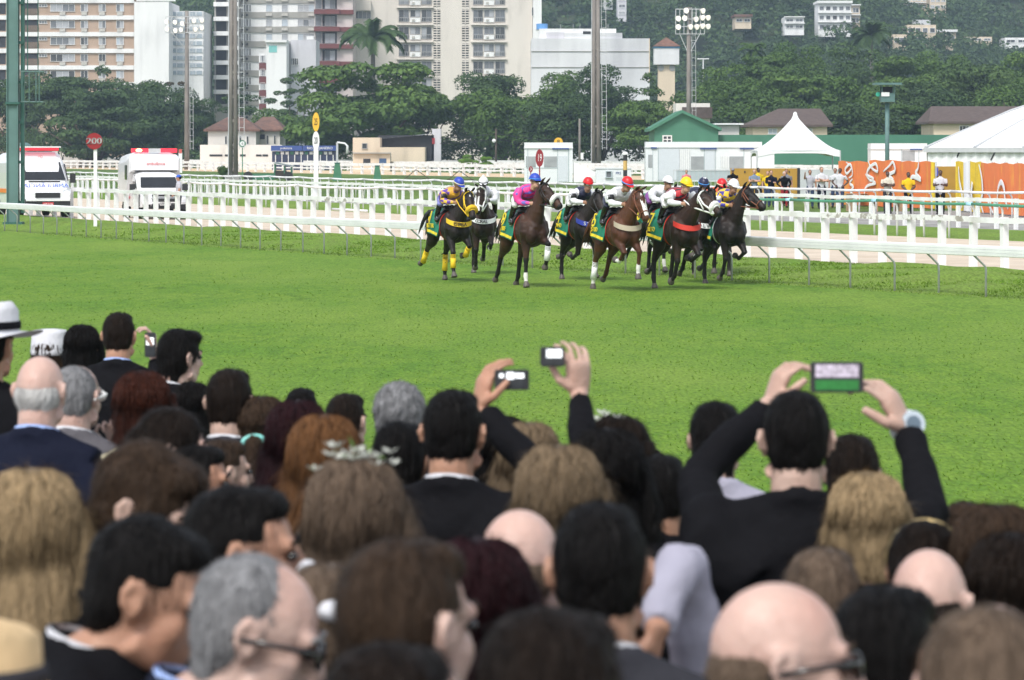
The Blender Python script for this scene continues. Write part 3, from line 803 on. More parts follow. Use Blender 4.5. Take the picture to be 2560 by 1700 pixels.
# ---- beige brick block with white floor bands
b = Bld('apartment_building', -90, Z1(1130), -70, 640, 16, M_BEIGE, 'beige brick apartment block with white floor bands and air conditioners')
for j in range(-2, 6):
    y = 148 + 140.5 * (j - 1)
    b.part('floor_band', -90, Z1(1130), Z1(y - 18), Z1(y + 18), 0.35, M_BWHITE)
    for (x0, x1, nx, pn) in ((425, 632, 4, [1, 2, 0, 2]), (680, 742, 2, [1, 2, 0]), (832, 892, 2, [1, 2, 0]), (980, 1045, 2, [1, 2, 3])):
        b.win(Z1(x0), Z1(x1), Z1(y + 26), Z1(y + 90), pn, nx, 1)
        xm = (x0 + x1) / 2
        b.part('air_conditioner', Z1(xm - 24), Z1(xm + 24), Z1(y + 94), Z1(y + 120), 0.45, M_AC)
    b.win(Z1(328), Z1(398), Z1(y + 26), Z1(y + 52), 1, 3, 1)
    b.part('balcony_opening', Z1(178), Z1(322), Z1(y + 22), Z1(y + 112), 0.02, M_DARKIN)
    b.part('balcony_rail', Z1(176), Z1(324), Z1(y + 66), Z1(y + 112), 0.3, mat('brown_rail', (0.16, 0.12, 0.09), 0.7, 0.2))
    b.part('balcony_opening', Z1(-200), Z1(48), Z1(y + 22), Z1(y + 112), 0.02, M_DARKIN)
# ---- white blank-walled block with its bluish glazed flank
b = Bld('apartment_building', Z1(1131), Z1(1424), 4, 632, 20, M_BWHITE, 'plain white blank end wall of a block beside the beige one')
b.part('roof_parapet', Z1(1150), Z1(1480), -6, 3, 0.1, M_BWHITE)
b = Bld('apartment_building', Z1(1424), Z1(1716), 28, 640, 18, M_BWHITE, 'glazed bluish grey block behind the floodlight rack')
for j in range(9):
    y = 100 + 62 * j
    b.part('glass_band', Z1(1430), Z1(1708), Z1(y), Z1(y + 34), 0.12, M_BLUEGLASS)
    for i in range(6):
        b.part('mullion', Z1(1434 + i * 54), Z1(1440 + i * 54), Z1(y), Z1(y + 34), 0.2, M_FRAME)
# ---- grey and white striped block with curved balconies
b = Bld('apartment_building', 598, 790, -80, 660, 14, M_BWHITE, 'grey and white striped apartment block with many air conditioners', rz=0.0)
for j in range(-2, 8):
    y = 105 + 123 * (j)
    b.part('grey_band', 598, 790, y * .2965 - 1, (y + 50) * .2965 - 1, 0.25, M_GREYBAND)
    wy0, wy1 = (y + 56) * .2965, (y + 116) * .2965
    for x0, x1, nx, pn in ((20, 44, 1, [1, 2]), (52, 70, 1, [1, 2]), (78, 92, 1, [0, 1]), (220, 272, 1, [3, 2]), (352, 404, 1, [2, 3]), (486, 628, 3, [2, 3, 1])):
        b.win(z2(x0), z2(x1), wy0, wy1, pn, nx, 1, fr=.05)
    for xm in (245, 378, 600):
        b.part('air_conditioner', z2(xm - 26), z2(xm + 26), (y + 8) * .2965, (y + 30) * .2965, 0.5, M_AC)
    for xm in (25, 60): b.part('vent_box', z2(xm - 8), z2(xm + 8), (y + 14) * .2965, (y + 30) * .2965, 0.3, M_DARKIN)
b = Bld('apartment_building', 536, 597, -80, 655, 12, M_GREYBAND, 'narrow block with white rounded balconies left of the striped block')
for j in range(-2, 7):
    y = 40 + 123 * j
    mb = MB(); zz0, zz1 = b.Z((y + 15) * .2965), b.Z((y - 20) * .2965); ww = b.w
    mb.prism([(0, 0.2), (-.1, -.9), (.5, -1.6), (ww * .6, -1.7), (ww, -1.4), (ww, .2)], zz0, zz1).build('balcony', M_BWHITE, b.T)
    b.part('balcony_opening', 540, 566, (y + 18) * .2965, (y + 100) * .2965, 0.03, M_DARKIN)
    b.win(570, 594, (y + 25) * .2965, (y + 92) * .2965, [0, 1], 2, 1)
# ---- maroon balconies
b = Bld('apartment_building', 787, 882, -80, 655, 14, M_PINK, 'pale pink block with dark maroon balcony fronts')
for j in range(-2, 5):
    y = 100 + 145 * j
    b.part('balcony_front', 786, 850, (y - 18) * .2965, (y + 20) * .2965, 1.4, M_MAROON)
    b.part('balcony_front', 846, 884, (y - 16) * .2965, (y + 22) * .2965, 0.7, M_MAROON)
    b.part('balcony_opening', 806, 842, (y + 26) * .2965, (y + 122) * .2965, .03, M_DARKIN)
    b.win(788, 804, (y + 26) * .2965, (y + 120) * .2965, [1, 2], 1, 1, M_FRAMEG)
    b.win(812, 838, (y + 36) * .2965, (y + 120) * .2965, [0, 1, 2], 2, 1, M_FRAMEG)
# ---- cream tower
b = Bld('apartment_building', 872, 1331, -80, 670, 18, M_CREAM, 'tall cream tower block with balcony windows and ladder-like stair vents')
for j in range(-2, 5):
    y = 60 + 145 * j
    for (xa, xb) in ((1335, 1622), (1962, 2240)):
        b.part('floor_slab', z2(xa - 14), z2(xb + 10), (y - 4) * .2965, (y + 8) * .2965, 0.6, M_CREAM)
        b.part('painted_slab_shade', z2(xa - 10), z2(xb + 6), (y + 9) * .2965, (y + 13) * .2965, 0.25, M_GREYBAND)  # solid grey strip, colour stands in for the shade under the slab
        for q in range(3):
            x0 = xa + (xb - xa) * q / 3 + 4; x1 = xa + (xb - xa) * (q + 1) / 3 - 6
            hi = 22 if q != 1 else 22; lo = 124 if q != 1 else 84
            b.win(z2(x0), z2(x1), (y + hi) * .2965, (y + lo) * .2965, [0, 1, 1, 2], 2, 1, M_FRAMEG, fr=.09)
            if q == 1:
                b.part('balcony_panel', z2(x0 - 2), z2(x1 + 2), (y + 90) * .2965, (y + 128) * .2965, 0.35, M_BWHITE)
                b.part('air_conditioner', z2(x0 + 16), z2(x0 + 38), (y + 100) * .2965, (y + 116) * .2965, 0.55, M_AC)
            else:
                for g_ in range(5): b.part('rail_bar', z2(x0 + g_ * 18), z2(x0 + g_ * 18 + 3), (y + 88) * .2965, (y + 126) * .2965, 0.35, M_FRAMEG, inn=-.28)
                b.part('rail_bar', z2(x0 - 2), z2(x1 + 2), (y + 86) * .2965, (y + 90) * .2965, 0.36, M_FRAMEG, inn=-.27)
    for (xa, xb) in ((1632, 1688), (1872, 1928)):
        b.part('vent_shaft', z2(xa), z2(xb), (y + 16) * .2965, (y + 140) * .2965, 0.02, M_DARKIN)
        for q in range(6): b.part('vent_bar', z2(xa - 2), z2(xb + 2), (y + 20 + q * 21) * .2965, (y + 29 + q * 21) * .2965, 0.14, M_CREAM)
        b.part('vent_post', z2((xa + xb) / 2 - 3), z2((xa + xb) / 2 + 3), (y + 12) * .2965, (y + 142) * .2965, 0.18, M_CREAM)
b.part('corner_balcony', z2(920), z2(1105), 0, 27, 1.3, M_CREAM); b.win(z2(960), z2(1105), 28, 47, [1, 2], 4, 1)
b = Bld('apartment_building', 1332, 1354, -80, 668, 15, M_BWHITE, 'narrow white flank with two small windows beside the cream tower')
b.win(1328 + 1, 1334, 18, 40, 0, 1, 1); b.win(1340, 1346, 60, 74, 0, 1, 1)
# ---- lilac grey party walls and small white house with turquoise loggia
b = Bld('apartment_building', z2(425), z2(640), 100, 620, 12, M_LILAC, 'lilac grey blank party wall below the maroon balconies')
b.win(z2(428), z2(492), 145, 163, [0, 1], 4, 1); b.part('roof_tank', z2(560), z2(620), 90, 99, -.5, M_BWHITE, inn=3)
b = Bld('apartment_building', z2(222), z2(392), 106, 612, 12, M_BWHITE, 'small white rooftop house with turquoise loggia')
b.part('loggia', z2(244), z2(312), 114, 131, .05, mat('turquoise', (0.2, 0.5, 0.47), 0.6, .1)); b.part('roof_edge', z2(215), z2(395), 100, 106, .5, M_BWHITE, inn=11)
b = Bld('apartment_building', z2(160), z2(221), 134, 640, 10, M_BWHITE, 'slim brown and white stair tower')
for j in range(5): b.part('brown_panel', z2(161), z2(220), (530 + 115 * j) * .2965, (590 + 115 * j) * .2965, .12, M_MAROON); b.win(z2(170), z2(212), (466 + 115 * j) * .2965, (524 + 115 * j) * .2965, [1, 2], 3, 1)
# ---- stained white industrial wall
b = Bld('warehouse', z3(432), z3(1430), 96, 600, 20, M_BWHITE2, 'long stained white warehouse wall with flat roof')
b.part('roof_storey', z3(500), z3(1150), z3(240) - 1200, 96, -1, M_BWHITE, inn=12)
b.part('roof_storey', z3(720), z3(1200), 82, 96, -.3, M_BWHITE2, inn=9)
for y in (432, 566): b.part('ledge', z3(434), z3(1428), y * .2965 - .4, y * .2965 + .8, .15, M_GREYBAND)
b.part('stained_panel', z3(560), z3(712), 80, 97, -.9, M_LILAC, inn=3)
b.part('roof_window', z3(868), z3(935), 78, 85, -.25, M_DARKIN, inn=.6)
o = MB().cyl((b.X(z3(524)), 3, b.Z(72)), (b.X(z3(524)), 3, b.Z(58)), 1.0, n=14).build('blue_water_tank', mat('blue_tank', (0.12, 0.3, 0.6), 0.5, .05), b.T)
for x in (680, 785, 842, 1080): b.part('mast', z3(x), z3(x + 4), 60, 82, -2, M_FRAMEG, inn=2.2)
b.part('yellowed_edge', z3(1424), z3(1432), 96, 205, .1, M_YCREAM, inn=20)
# ---- water tower
k = 560 / FPX
g = GY(z3(1570), 560); T = thing('water_tower', (g.x, 560, g.z), 0, 'square water tower with tiled pyramid cap and blue trim', 'tower')
zz = lambda sy: CAMH - (sy - HY) * k - g.z
hw = 105 * .2965 * k; sw = 70 * .2965 * k
MB().box((0, 0, (zz(162)) / 2), (sw * 2, sw * 2, zz(162))).build('shaft', M_YCREAM, T)
MB().box((0, 0, (zz(162) + zz(120)) / 2), (hw * 2, hw * 2, zz(120) - zz(162))).build('tank', M_BWHITE2, T)
MB().box((0, 0, zz(118)), (hw * 2.12, hw * 2.12, .35)).build('blue_trim', mat('blue_trim', (0.07, 0.27, 0.5), .6, .1), T)
MB().add([(-hw * 1.15, -hw * 1.15, zz(117)), (hw * 1.15, -hw * 1.15, zz(117)), (hw * 1.15, hw * 1.15, zz(117)), (-hw * 1.15, hw * 1.15, zz(117)), (0, 0, zz(93))], [(0, 1, 4), (1, 2, 4), (2, 3, 4), (3, 0, 4), (3, 2, 1, 0)]).build('tiled_cap', M_TILE, T)
for i in (-1, 1): MB().disc((i * .9, -sw - .06, zz(170)), .5, .12, (0, 1, 0), 14).build('vent', M_FRAMEG, T)
# ---- houses on the hill
def hill_house(sx0, sx1, top, bot, Y, m, label, floors=2, roof=None, panes=(0, 1), cols=4, band=True):
    for _ in range(40):
        q = W((sx0 + sx1) / 2, bot, Y); Y += 4 if q.z > hill_z(q.x, q.y) + 2.0 else -4
    Y -= 30
    b = Bld('hill_house', sx0, sx1, top, Y, 12, m, label, base=bot + 14, cat='house', group='houses on the wooded hill')
    hpx = (bot - top) / floors
    for f in range(floors):
        y0, y1 = top + hpx * (f + .3), top + hpx * (f + .8)
        for i in range(cols):
            a = sx0 + (sx1 - sx0) * (i + .12) / cols; c = sx0 + (sx1 - sx0) * (i + .88) / cols
            b.win(a, c, y0, y1, list(panes), 1 if cols > 3 else 2, 1, fr=.12)
        if band: b.part('floor_slab', sx0 - 2, sx1 + 2, top + hpx * f - 1, top + hpx * f + 1.5, .8, M_BWHITE)
    if roof: b.part('roof', sx0 - 3, sx1 + 3, top - 6, top, 1.0, roof, inn=13)
    return b
hill_house(2046, 2128, 8, 78, 900, M_BWHITE, 'white terraced house with three glazed storeys on the hill', 3, M_BWHITE, (0, 1), 5)
hill_house(2129, 2150, 12, 62, 905, M_YCREAM, 'cream annex beside the white terraced hill house', 2, None, (0, 1), 1)
hill_house(1962, 2010, 42, 74, 890, M_BWHITE, 'small stepped white house with blue tarpaulin on the hill', 2, None, (0, 1), 2)
MB().box((0, 0, 0), (2.6, 1, 1.4)).build('tarpaulin', mat('blue_tarp', (.05, .2, .6), .5, .05), None, W(2020, 62, 985))
bpy.data.objects['tarpaulin'].name = 'blue_tarpaulin'
tag(bpy.data.objects['blue_tarpaulin'], 'small blue tarpaulin beside the stepped white hill house', 'tarpaulin')
hill_house(2268, 2340, 62, 112, 860, M_YCREAM, 'cream house with water tanks on its roof below the hill', 2, None, (0, 1), 4, False)
hill_house(2341, 2390, 80, 112, 862, M_YCREAM, 'lower cream wing with white awning beside the tank house', 1, M_BWHITE, (0, 1), 2, False)
hill_house(2232, 2267, 86, 112, 858, M_YCREAM, 'low cream garden wing left of the tank house', 1, None, (0, 1), 1, False)
hill_house(2240, 2330, -12, 24, 980, M_YCREAM, 'long cream mansion high on the hill', 2, None, (1, 2), 7)
hill_house(2325, 2365, -8, 40, 978, M_YCREAM, 'tall pale cream tower house at the top of the hill', 3, None, (1, 2), 3, False)
hill_house(2100, 2138, -10, 8, 985, M_YCREAM, 'cream house mostly cut off above the white terraced one', 1, None, (1, 2), 3)
hill_house(1838, 1878, 42, 58, 940, M_YCREAM, 'dull red roofed house half hidden in the hill forest', 1, M_TILE, (0,), 2, False)
hill_house(1544, 1566, -12, 40, 930, M_LILAC, 'narrow grey house among the hill trees behind the middle pole', 3, None, (1, 2), 1, False)
hill_house(1510, 1532, -4, 10, 935, M_BWHITE, 'small white house with blue window on the hill', 1, None, (3,), 1, False)
hill_house(2410, 2480, 92, 104, 850, M_YCREAM, 'long low cream wall among trees on the lower hill', 1, None, (1,), 3, False)
hill_house(2512, 2600, 94, 110, 850, M_BWHITE, 'low white house at the edge of the lower hill', 1, None, (0, 1), 3, False)
_t = W(2300, 60, 866)
for i in range(5):
    o = MB().cyl((0, 0, -3), (0, 0, .9), .8, n=12).build('roof_water_tank', M_BWHITE2, None, W(2287 + i * 8, 58, 962), smooth=False)
    tag(o, ['first', 'second', 'third', 'fourth', 'fifth'][i] + ' pale water tank from the left on the cream hill house roof', 'tank', 'tanks on the cream hill house')
# ---- low stable houses and green buildings
def hip_house(sx0, sx1, eave, ridge, Y, depth, wall, roof, label, hipl=.25, hipr=.25, over=.6, name='house'):
    b = Bld(name, sx0, sx1, eave, Y, depth, wall, label, cat='house')
    w, h, dz = b.w, b.h, b.Z(ridge) - b.h
    o = over
    vs = [(-o, -o, h), (w + o, -o, h), (w + o, depth + o, h), (-o, depth + o, h), (w * hipl, depth / 2, h + dz), (w * (1 - hipr), depth / 2, h + dz)]
    vs += [(x, y, z - .25) for x, y, z in vs[:4]]
    MB().add(vs, [(0, 1, 5, 4), (1, 2, 5), (2, 3, 4, 5), (3, 0, 4), (6, 7, 1, 0), (7, 8, 2, 1), (8, 9, 3, 2), (9, 6, 0, 3), (9, 8, 7, 6)]).build('roof', roof, b.T)
    return b
b = hip_house(1882, 2068, 312, 270, 395, 12, M_YCREAM, M_DTILE, 'cream house with dark brown tiled roof behind the marquee', .4, .03)
b.win(1920, 1943, 321, 336, 3, 2, 1); b.win(2019, 2031, 321, 333, 2, 1, 1)
b = hip_house(2334, 2640, 304, 264, 395, 12, M_YCREAM, M_DTILE, 'long cream house with dark brown roof behind the big tent', .03, .1)
b.win(2398, 2423, 314, 332, [0, 1], 3, 1)
b = hip_house(520, 640, 324, 291, 500, 12, M_WHITEW, M_TILE, 'white two storey house with red tiled roof beside the concrete pole', .35, .35)
for x in (562, 575, 598, 616): b.win(x, x + 6, 340, 361, 0, 1, 1, fr=.05)
b = hip_house(628, 700, 324, 291, 508, 12, M_WHITEW, M_TILE, 'white house with red roof and covered balcony', .3, .3)
for x in (666, 684): b.win(x, x + 6, 338, 361, 0, 1, 1, fr=.05)
b.part('balcony_opening', 632, 662, 336, 348, .02, M_DARKIN)
b = Bld('stable_wing', 500, 705, 362, 488, 8, M_WHITEW, 'low white stable wing with dark openings behind the far fence', cat='house')
for x in (524, 562, 600, 640, 656): b.part('opening', x, x + (32 if x < 600 else 14), 386, 391, .05, M_DARKIN)
b = Bld('stable_house', 882, 950, 344, 455, 10, M_YCREAM, 'cream stable house with small dark window under the spreading tree', cat='house')
b.win(905, 918, 358, 372, 0, 1, 1, M_FRAMEG)
b = Bld('stable_house', 950, 1062, 368, 454, 9, M_YCREAM, 'long cream wall of the stable yard', cat='house')
b = Bld('stable_house', 884, 975, 383, 446, 5, M_YCREAM, 'low cream shed with dark doorways', cat='house')
b.part('roof_edge', 882, 977, 381, 384, .5, M_GREYBAND); b.part('doorway', 908, 926, 397, 412, .03, M_DARKIN); b.part('doorway', 948, 966, 396, 412, .03, mat('blue_door', (.05, .1, .2), .6, .1))
b = Bld('dark_shed', 945, 1085, 338, 462, 8, M_DARKIN, 'dark open shed with sheet roof above the cream wall', cat='shed')
MB().quad((b.X(955), -1, b.Z(347)), (b.X(1082), -1, b.Z(335)), (b.X(1082), 6, b.Z(333)), (b.X(955), 6, b.Z(345))).build('sheet_roof', mat('sheet_metal', (.35, .35, .36), .5, .1), b.T)
b = Bld('kiosk', 1080, 1102, 322, 462, 4, M_LILAC, 'grey kiosk at the alley between the trees', cat='kiosk')
b.part('red_panel', 1080, 1087, 345, 360, .05, mat('red_panel', (.5, .06, .07), .6, .1))
b = Bld('outbuilding', 130, 196, 378, 560, 6, M_WHITEW, 'small white outbuilding with arched openings behind the van', cat='building')
for x in (135, 145, 155): b.part('opening', x, x + 3.5, 391, 403, .04, M_DARKIN)
b.part('chimney', 184, 196, 374, 379, .02, M_WHITEW, inn=2)
b = Bld('green_hall', 1636, 1796, 322, 350, 14, M_GREENW, 'green gabled hall behind the white cabins', cat='hall')
vs = [(b.X(1624), -.5, b.Z(321)), (b.X(1705), -.5, b.Z(275)), (b.X(1803), -.5, b.Z(320)), (b.X(1624), 14, b.Z(321)), (b.X(1705), 14, b.Z(275)), (b.X(1803), 14, b.Z(320))]
MB().add(vs + [(x, y, z - .3) for x, y, z in vs], [(0, 1, 4, 3), (1, 2, 5, 4), (0, 6, 7, 1), (1, 7, 8, 2), (6, 9, 10, 7), (7, 10, 11, 8), (0, 3, 9, 6), (2, 8, 11, 5), (3, 4, 10, 9), (4, 5, 11, 10)]).build('roof', M_GREENW, b.T)
MB().add([(b.X(1637), -.02, b.Z(322)), (b.X(1795), -.02, b.Z(322)), (b.X(1705), -.02, b.Z(278)), (b.X(1637), 13, b.Z(322)), (b.X(1795), 13, b.Z(322)), (b.X(1705), 13, b.Z(278))], [(0, 1, 2), (5, 4, 3), (0, 3, 4, 1), (1, 4, 5, 2), (2, 5, 3, 0)]).build('gable', M_GREENW, b.T)
b.win(1656, 1680, 338, 359, 0, 2, 2, fr=.12)
b = Bld('green_wall', 1797, 2420, 337, 352, 3, M_GREENW, 'long green wall behind the tents', cat='wall')
b = Bld('outbuilding', 1790, 1848, 312, 362, 6, M_WHITEW, 'small flat roofed white building right of the green gable', cat='building')
b.part('roof', 1786, 1858, 308, 312, .6, M_BWHITE, inn=6.5)
b = Bld('house', 1690, 1775, 258, 430, 8, M_WHITEW, 'pale house with dark sagging roof above the green gable', cat='house'); b.part('roof', 1705, 1780, 268, 296, .8, M_DTILE, inn=8)
# ---- blue banner stand
b = Bld('banner_stand', 680, 840, 378, 480, 4, mat('dark_blue_glass', (.03, .04, .09), .3, .3, .8), 'dark glazed stand below a long blue banner', cat='stand')
M_BLUEBAN = mat('blue_banner', (.035, .07, .24), .6, .06)
b.part('banner', 678, 756, 364, 377, .5, M_BLUEBAN); b.part('banner', 757, 842, 364, 377, .5, M_BLUEBAN)
M_LETTER = mat('white_lettering', (.78, .78, .78), .6, 0)
text_obj('lettering', 'RIO DE JANEIRO', .48, M_LETTER, b.T, (b.X(800), -.52, b.Z(370.5)), (R(90), 0, 0), .02)
text_obj('lettering', 'prefeitura', .4, M_LETTER, b.T, (b.X(716), -.52, b.Z(370.5)), (R(90), 0, 0), .02)
for i in range(12): b.part('poster', 690 + i * 12, 698 + i * 12, 379, 386, .15, M_FRAME if i % 3 else M_GREENW)
for i in range(10): b.part('column', 688 + i * 16, 690 + i * 16, 387, 412, .2, M_FRAME)
# ================================================================ masts, signs, tents, cabins, banners, vehicles
M_POLE = mat('weathered_concrete', (0.27, 0.245, 0.22), 0.85, 0.2, 2.0, 0.2, 12, stretch=(1, 1, .25), col2=(0.16, 0.14, 0.125), cscale=1.2)
M_STEEL = mat('painted_grey_steel', (0.5, 0.51, 0.52), 0.5, 0.08)
M_LAMP = mat('lit_floodlight', (0.85, 0.83, 0.78), 0.3, 0, emit=(1, .93, .8), estr=0.35)
M_LAMPBACK = mat('floodlight_shell', (0.62, 0.58, 0.53), 0.4, 0.1)
M_GSTEEL = mat('green_steel', (0.12, 0.215, 0.2), 0.5, 0.12, 1.5, col2=(0.09, 0.17, 0.16), cscale=.7)
M_DGSTEEL = mat('dark_green_steel', (0.035, 0.11, 0.09), 0.5, 0.12, 1.5)
M_PVC = mat('white_tent_fabric', (0.82, 0.82, 0.82), 0.5, 0.03, 1.0, 0.06, 1.5)
M_CAB = mat('cabin_panel', (0.72, 0.735, 0.75), 0.45, 0.03)
M_CABT = mat('cabin_trim', (0.42, 0.48, 0.5), 0.4, 0.05)
M_MESH = mat('grey_window_mesh', (0.33, 0.34, 0.35), 0.4, 0.2, 1.2)
M_RED = mat('sign_red', (0.28, 0.016, 0.02), 0.45, 0.06)
M_YEL = mat('sign_yellow', (0.78, 0.45, 0.04), 0.5, 0.05)
M_BLACK = mat('black_paint', (0.025, 0.025, 0.027), 0.5, 0.1)
M_SWHITE = mat('sign_white', (0.8, 0.8, 0.8), 0.5, 0.03)
FRONT = (R(90), 0, 0)

def light_pole(sx, base, Y, w_px, top, label, twin=True, ladder=True, rack=None):
    g = GY(sx, Y) if base is None else G(sx, base)
    Y = g.y; k = Y / FPX; h = CAMH - (top - HY) * k - g.z; r = w_px * k / 2
    T = thing('light_pole', g, 0, label, 'pole', 'concrete light poles')
    if twin:
        for s in (-1, 1): MB().tube([(s * r * .52, 0, -.3), (s * r * .36, 0, h)], [r * .5, r * .36], 8).build('pole_leg', M_POLE, T, smooth=True)
        n = int(h / 2.2)
        for i in range(n): MB().box((0, 0, 1 + i * 2.2), (r * .8, r * .5, .25)).build('spacer', M_POLE, T)
        MB().tube([(-r * .95, -r * .3, 0), (-r * .8, -r * .3, h)], .05, 6).build('conduit', M_STEEL, T)
        MB().prism([(-r * 1.6, -r), (r * 1.3, -r), (r * 1.3, r), (-r * 1.6, r)], -.2, .5).build('footing', M_CONC, T)
    else:
        MB().tube([(0, 0, -.3), (0, 0, h)], [r, r * .72], 10).build('shaft', M_POLE, T, smooth=True)
    if ladder:
        mb = MB(); x0 = r * 1.25; x1 = x0 + max(.45, r * .9)
        for x in (x0, x1): mb.bar((x, -.1, 2.8), (x - r * .25, -.1, h), .05)
        z = 3.0
        while z < h: mb.bar((x0 - r * .25 * z / h, -.1, z), (x1 - r * .25 * z / h, -.1, z), .04); z += .9
        for z in (4, h * .5, h * .8): mb.bar((0, 0, z), (x1 - .1, -.1, z), .05)
        mb.build('ladder', M_STEEL, T)
    if rack:
        x0, x1, y0, y1, lamps = rack
        X = lambda sx_: (sx_ - sx) * k
        Z = lambda sy_: CAMH - (sy_ - HY) * k - g.z
        mb = MB()
        for i in range(8): x = X(x0) + (X(x1) - X(x0)) * i / 7; mb.bar((x, -.3, Z(y1)), (x, -.3, Z(y0)), .08)
        for y in (y0, y0 + (y1 - y0) * .4, y0 + (y1 - y0) * .7, y1): mb.bar((X(x0), -.3, Z(y)), (X(x1), -.3, Z(y)), .09)
        mb.bar((0, 0, Z(y1) - 2.5), (X(x1) * .7, -.3, Z(y1)), .08).bar((0, 0, Z(y1) - 2.5), (X(x0) * .7, -.3, Z(y1)), .08)
        mb.build('lamp_rack', M_STEEL, T)
        for (lx, ly) in lamps:
            p = Vector((X(lx), -.55, Z(ly))); d = Vector((.75 if lx > sx else -.5, -.8, -.3)).normalized(); s = .36
            o = MB().tube([p - d * s * .9, p - d * s * .3, p + d * s * .5], [s * .35, s * .7, s], 12).build('floodlight', M_LAMPBACK, T, smooth=True)
            MB().disc(p + d * s * .53, s * .93, .03, d, 14).build('lens', M_LAMP, o)
    return T
light_pole(467, 424, 0, 13.5, 27, 'slim concrete pole with a lit floodlight rack before the bluish block', False, True,
           (415, 510, 42, 82, [(419, 54), (420, 72), (440, 55), (441, 76), (455, 74), (484, 52), (504, 51), (504, 70), (458, 58), (488, 73)]))
light_pole(583, 451, 0, 25, -90, 'thick weathered twin concrete pole beside the white house')
light_pole(1490, 436, 0, 25, -90, 'dark weathered twin concrete pole behind the racing pack')
light_pole(1722, None, 420, 14, 18, 'concrete mast with a square lit floodlight rack behind the cabins', False, True,
           (1689, 1761, 23, 85, [(1697, 46), (1697, 67), (1713, 45), (1738, 48), (1754, 44), (1768, 44), (1740, 67), (1754, 65), (1768, 66), (1717, 26), (1755, 27), (1724, 67)]))
def thin_pole(sx, base, top, Y, r, m, label, arm=None):
    g = GY(sx, Y); k = Y / FPX; h = CAMH - (top - HY) * k - g.z
    T = thing('utility_pole', g, 0, label, 'pole')
    MB().tube([(0, 0, -.3), (0, 0, h)], [r, r * .75], 8).build('shaft', m, T, smooth=True)
    if arm: arm(T, h, k)
    return T
thin_pole(1240, 395, 322, 440, .15, M_BARK, 'wooden utility pole in the shade behind the lime bush', lambda T, h, k: MB().ell((-.25, -.2, h * .72), (.25, .2, .25)).build('lamp', M_SWHITE, T))
thin_pole(1449, 395, 297, 440, .17, M_PALE_BARK, 'pale utility pole with a meter box beside the dark twin pole', lambda T, h, k: MB().box((.3, -.15, h * .3), (.35, .25, .8)).build('meter_box', M_SWHITE, T))
thin_pole(1758, 340, 147, 540, .12, M_STEEL, 'slim street lamp with two arms above the trees', lambda T, h, k: [MB().box((s * .45, 0, h), (.9, .25, .14)).build('lamp_head', M_SWHITE, T) for s in (-1, 1)])
_w = [W(1120, 350, 438), W(1240, 335, 440), W(1449, 352, 440)]
for i, (z0, lb) in enumerate(((0, 'thin overhead cable strung between the utility poles'), (14, 'lower overhead cable between the utility poles'))):
    p = [W(1100, 345 + z0, 440), W(1170, 342 + z0, 440), W(1240, 334 + z0, 440), W(1345, 349 + z0, 440), W(1449, 347 + z0, 440)]
    tag(MB().tube(p, .035, 4).build('overhead_cable', M_BLACK), lb, 'cable')
# ---- the green steel tower at the left edge
g = G(34, 560); k = g.y / FPX
T = thing('steel_tower', g, 0, 'tall green steel camera tower with cage ladder at the left edge', 'tower')
H = 13.0
MB().box((-.02, 0, H / 2 - .2), (.34, .36, H + .4)).build('column', M_GSTEEL, T)
for s in (-1, 1): MB().box((-.02 + s * .19, -.0, H / 2 - .2), (.035, .5, H + .39)).build('flange', M_GSTEEL, T)
MB().box((.32, .1, H / 2 + 0.2), (.13, .2, H - .4)).build('back_column', M_DGSTEEL, T)
for i in range(9): MB().box((.25, 0, .8 + i * 1.45), (.2, .12, .1)).build('bracket', M_DGSTEEL, T)
Zt = lambda sy: CAMH - (sy - HY) * k - g.z
for y in (179, 255): MB().tube([(.3, -.3, Zt(y)), (1.1, -.3, Zt(y)), (1.1, .35, Zt(y)), (.3, .35, Zt(y))], .022, 6).build('cage_hoop', M_GSTEEL, T)
for x in (58, 76, 93, 101): MB().cyl(((x - 34) * k, -.32, Zt(254)), ((x - 34) * k, -.32, Zt(180)), .018, n=6).build('cage_bar', M_GSTEEL, T)
for x in (70, 96): MB().cyl(((x - 34) * k, -.1, Zt(180)), ((x - 34) * k, -.1, H), .02, n=6).build('cable', M_DGSTEEL, T)
MB().box((0, 0, Zt(258)), (.52, .6, .08)).build('collar', M_DGSTEEL, T)
MB().box((0, 0, .03), (.7, .7, .1)).build('base_plate', M_DGSTEEL, T)
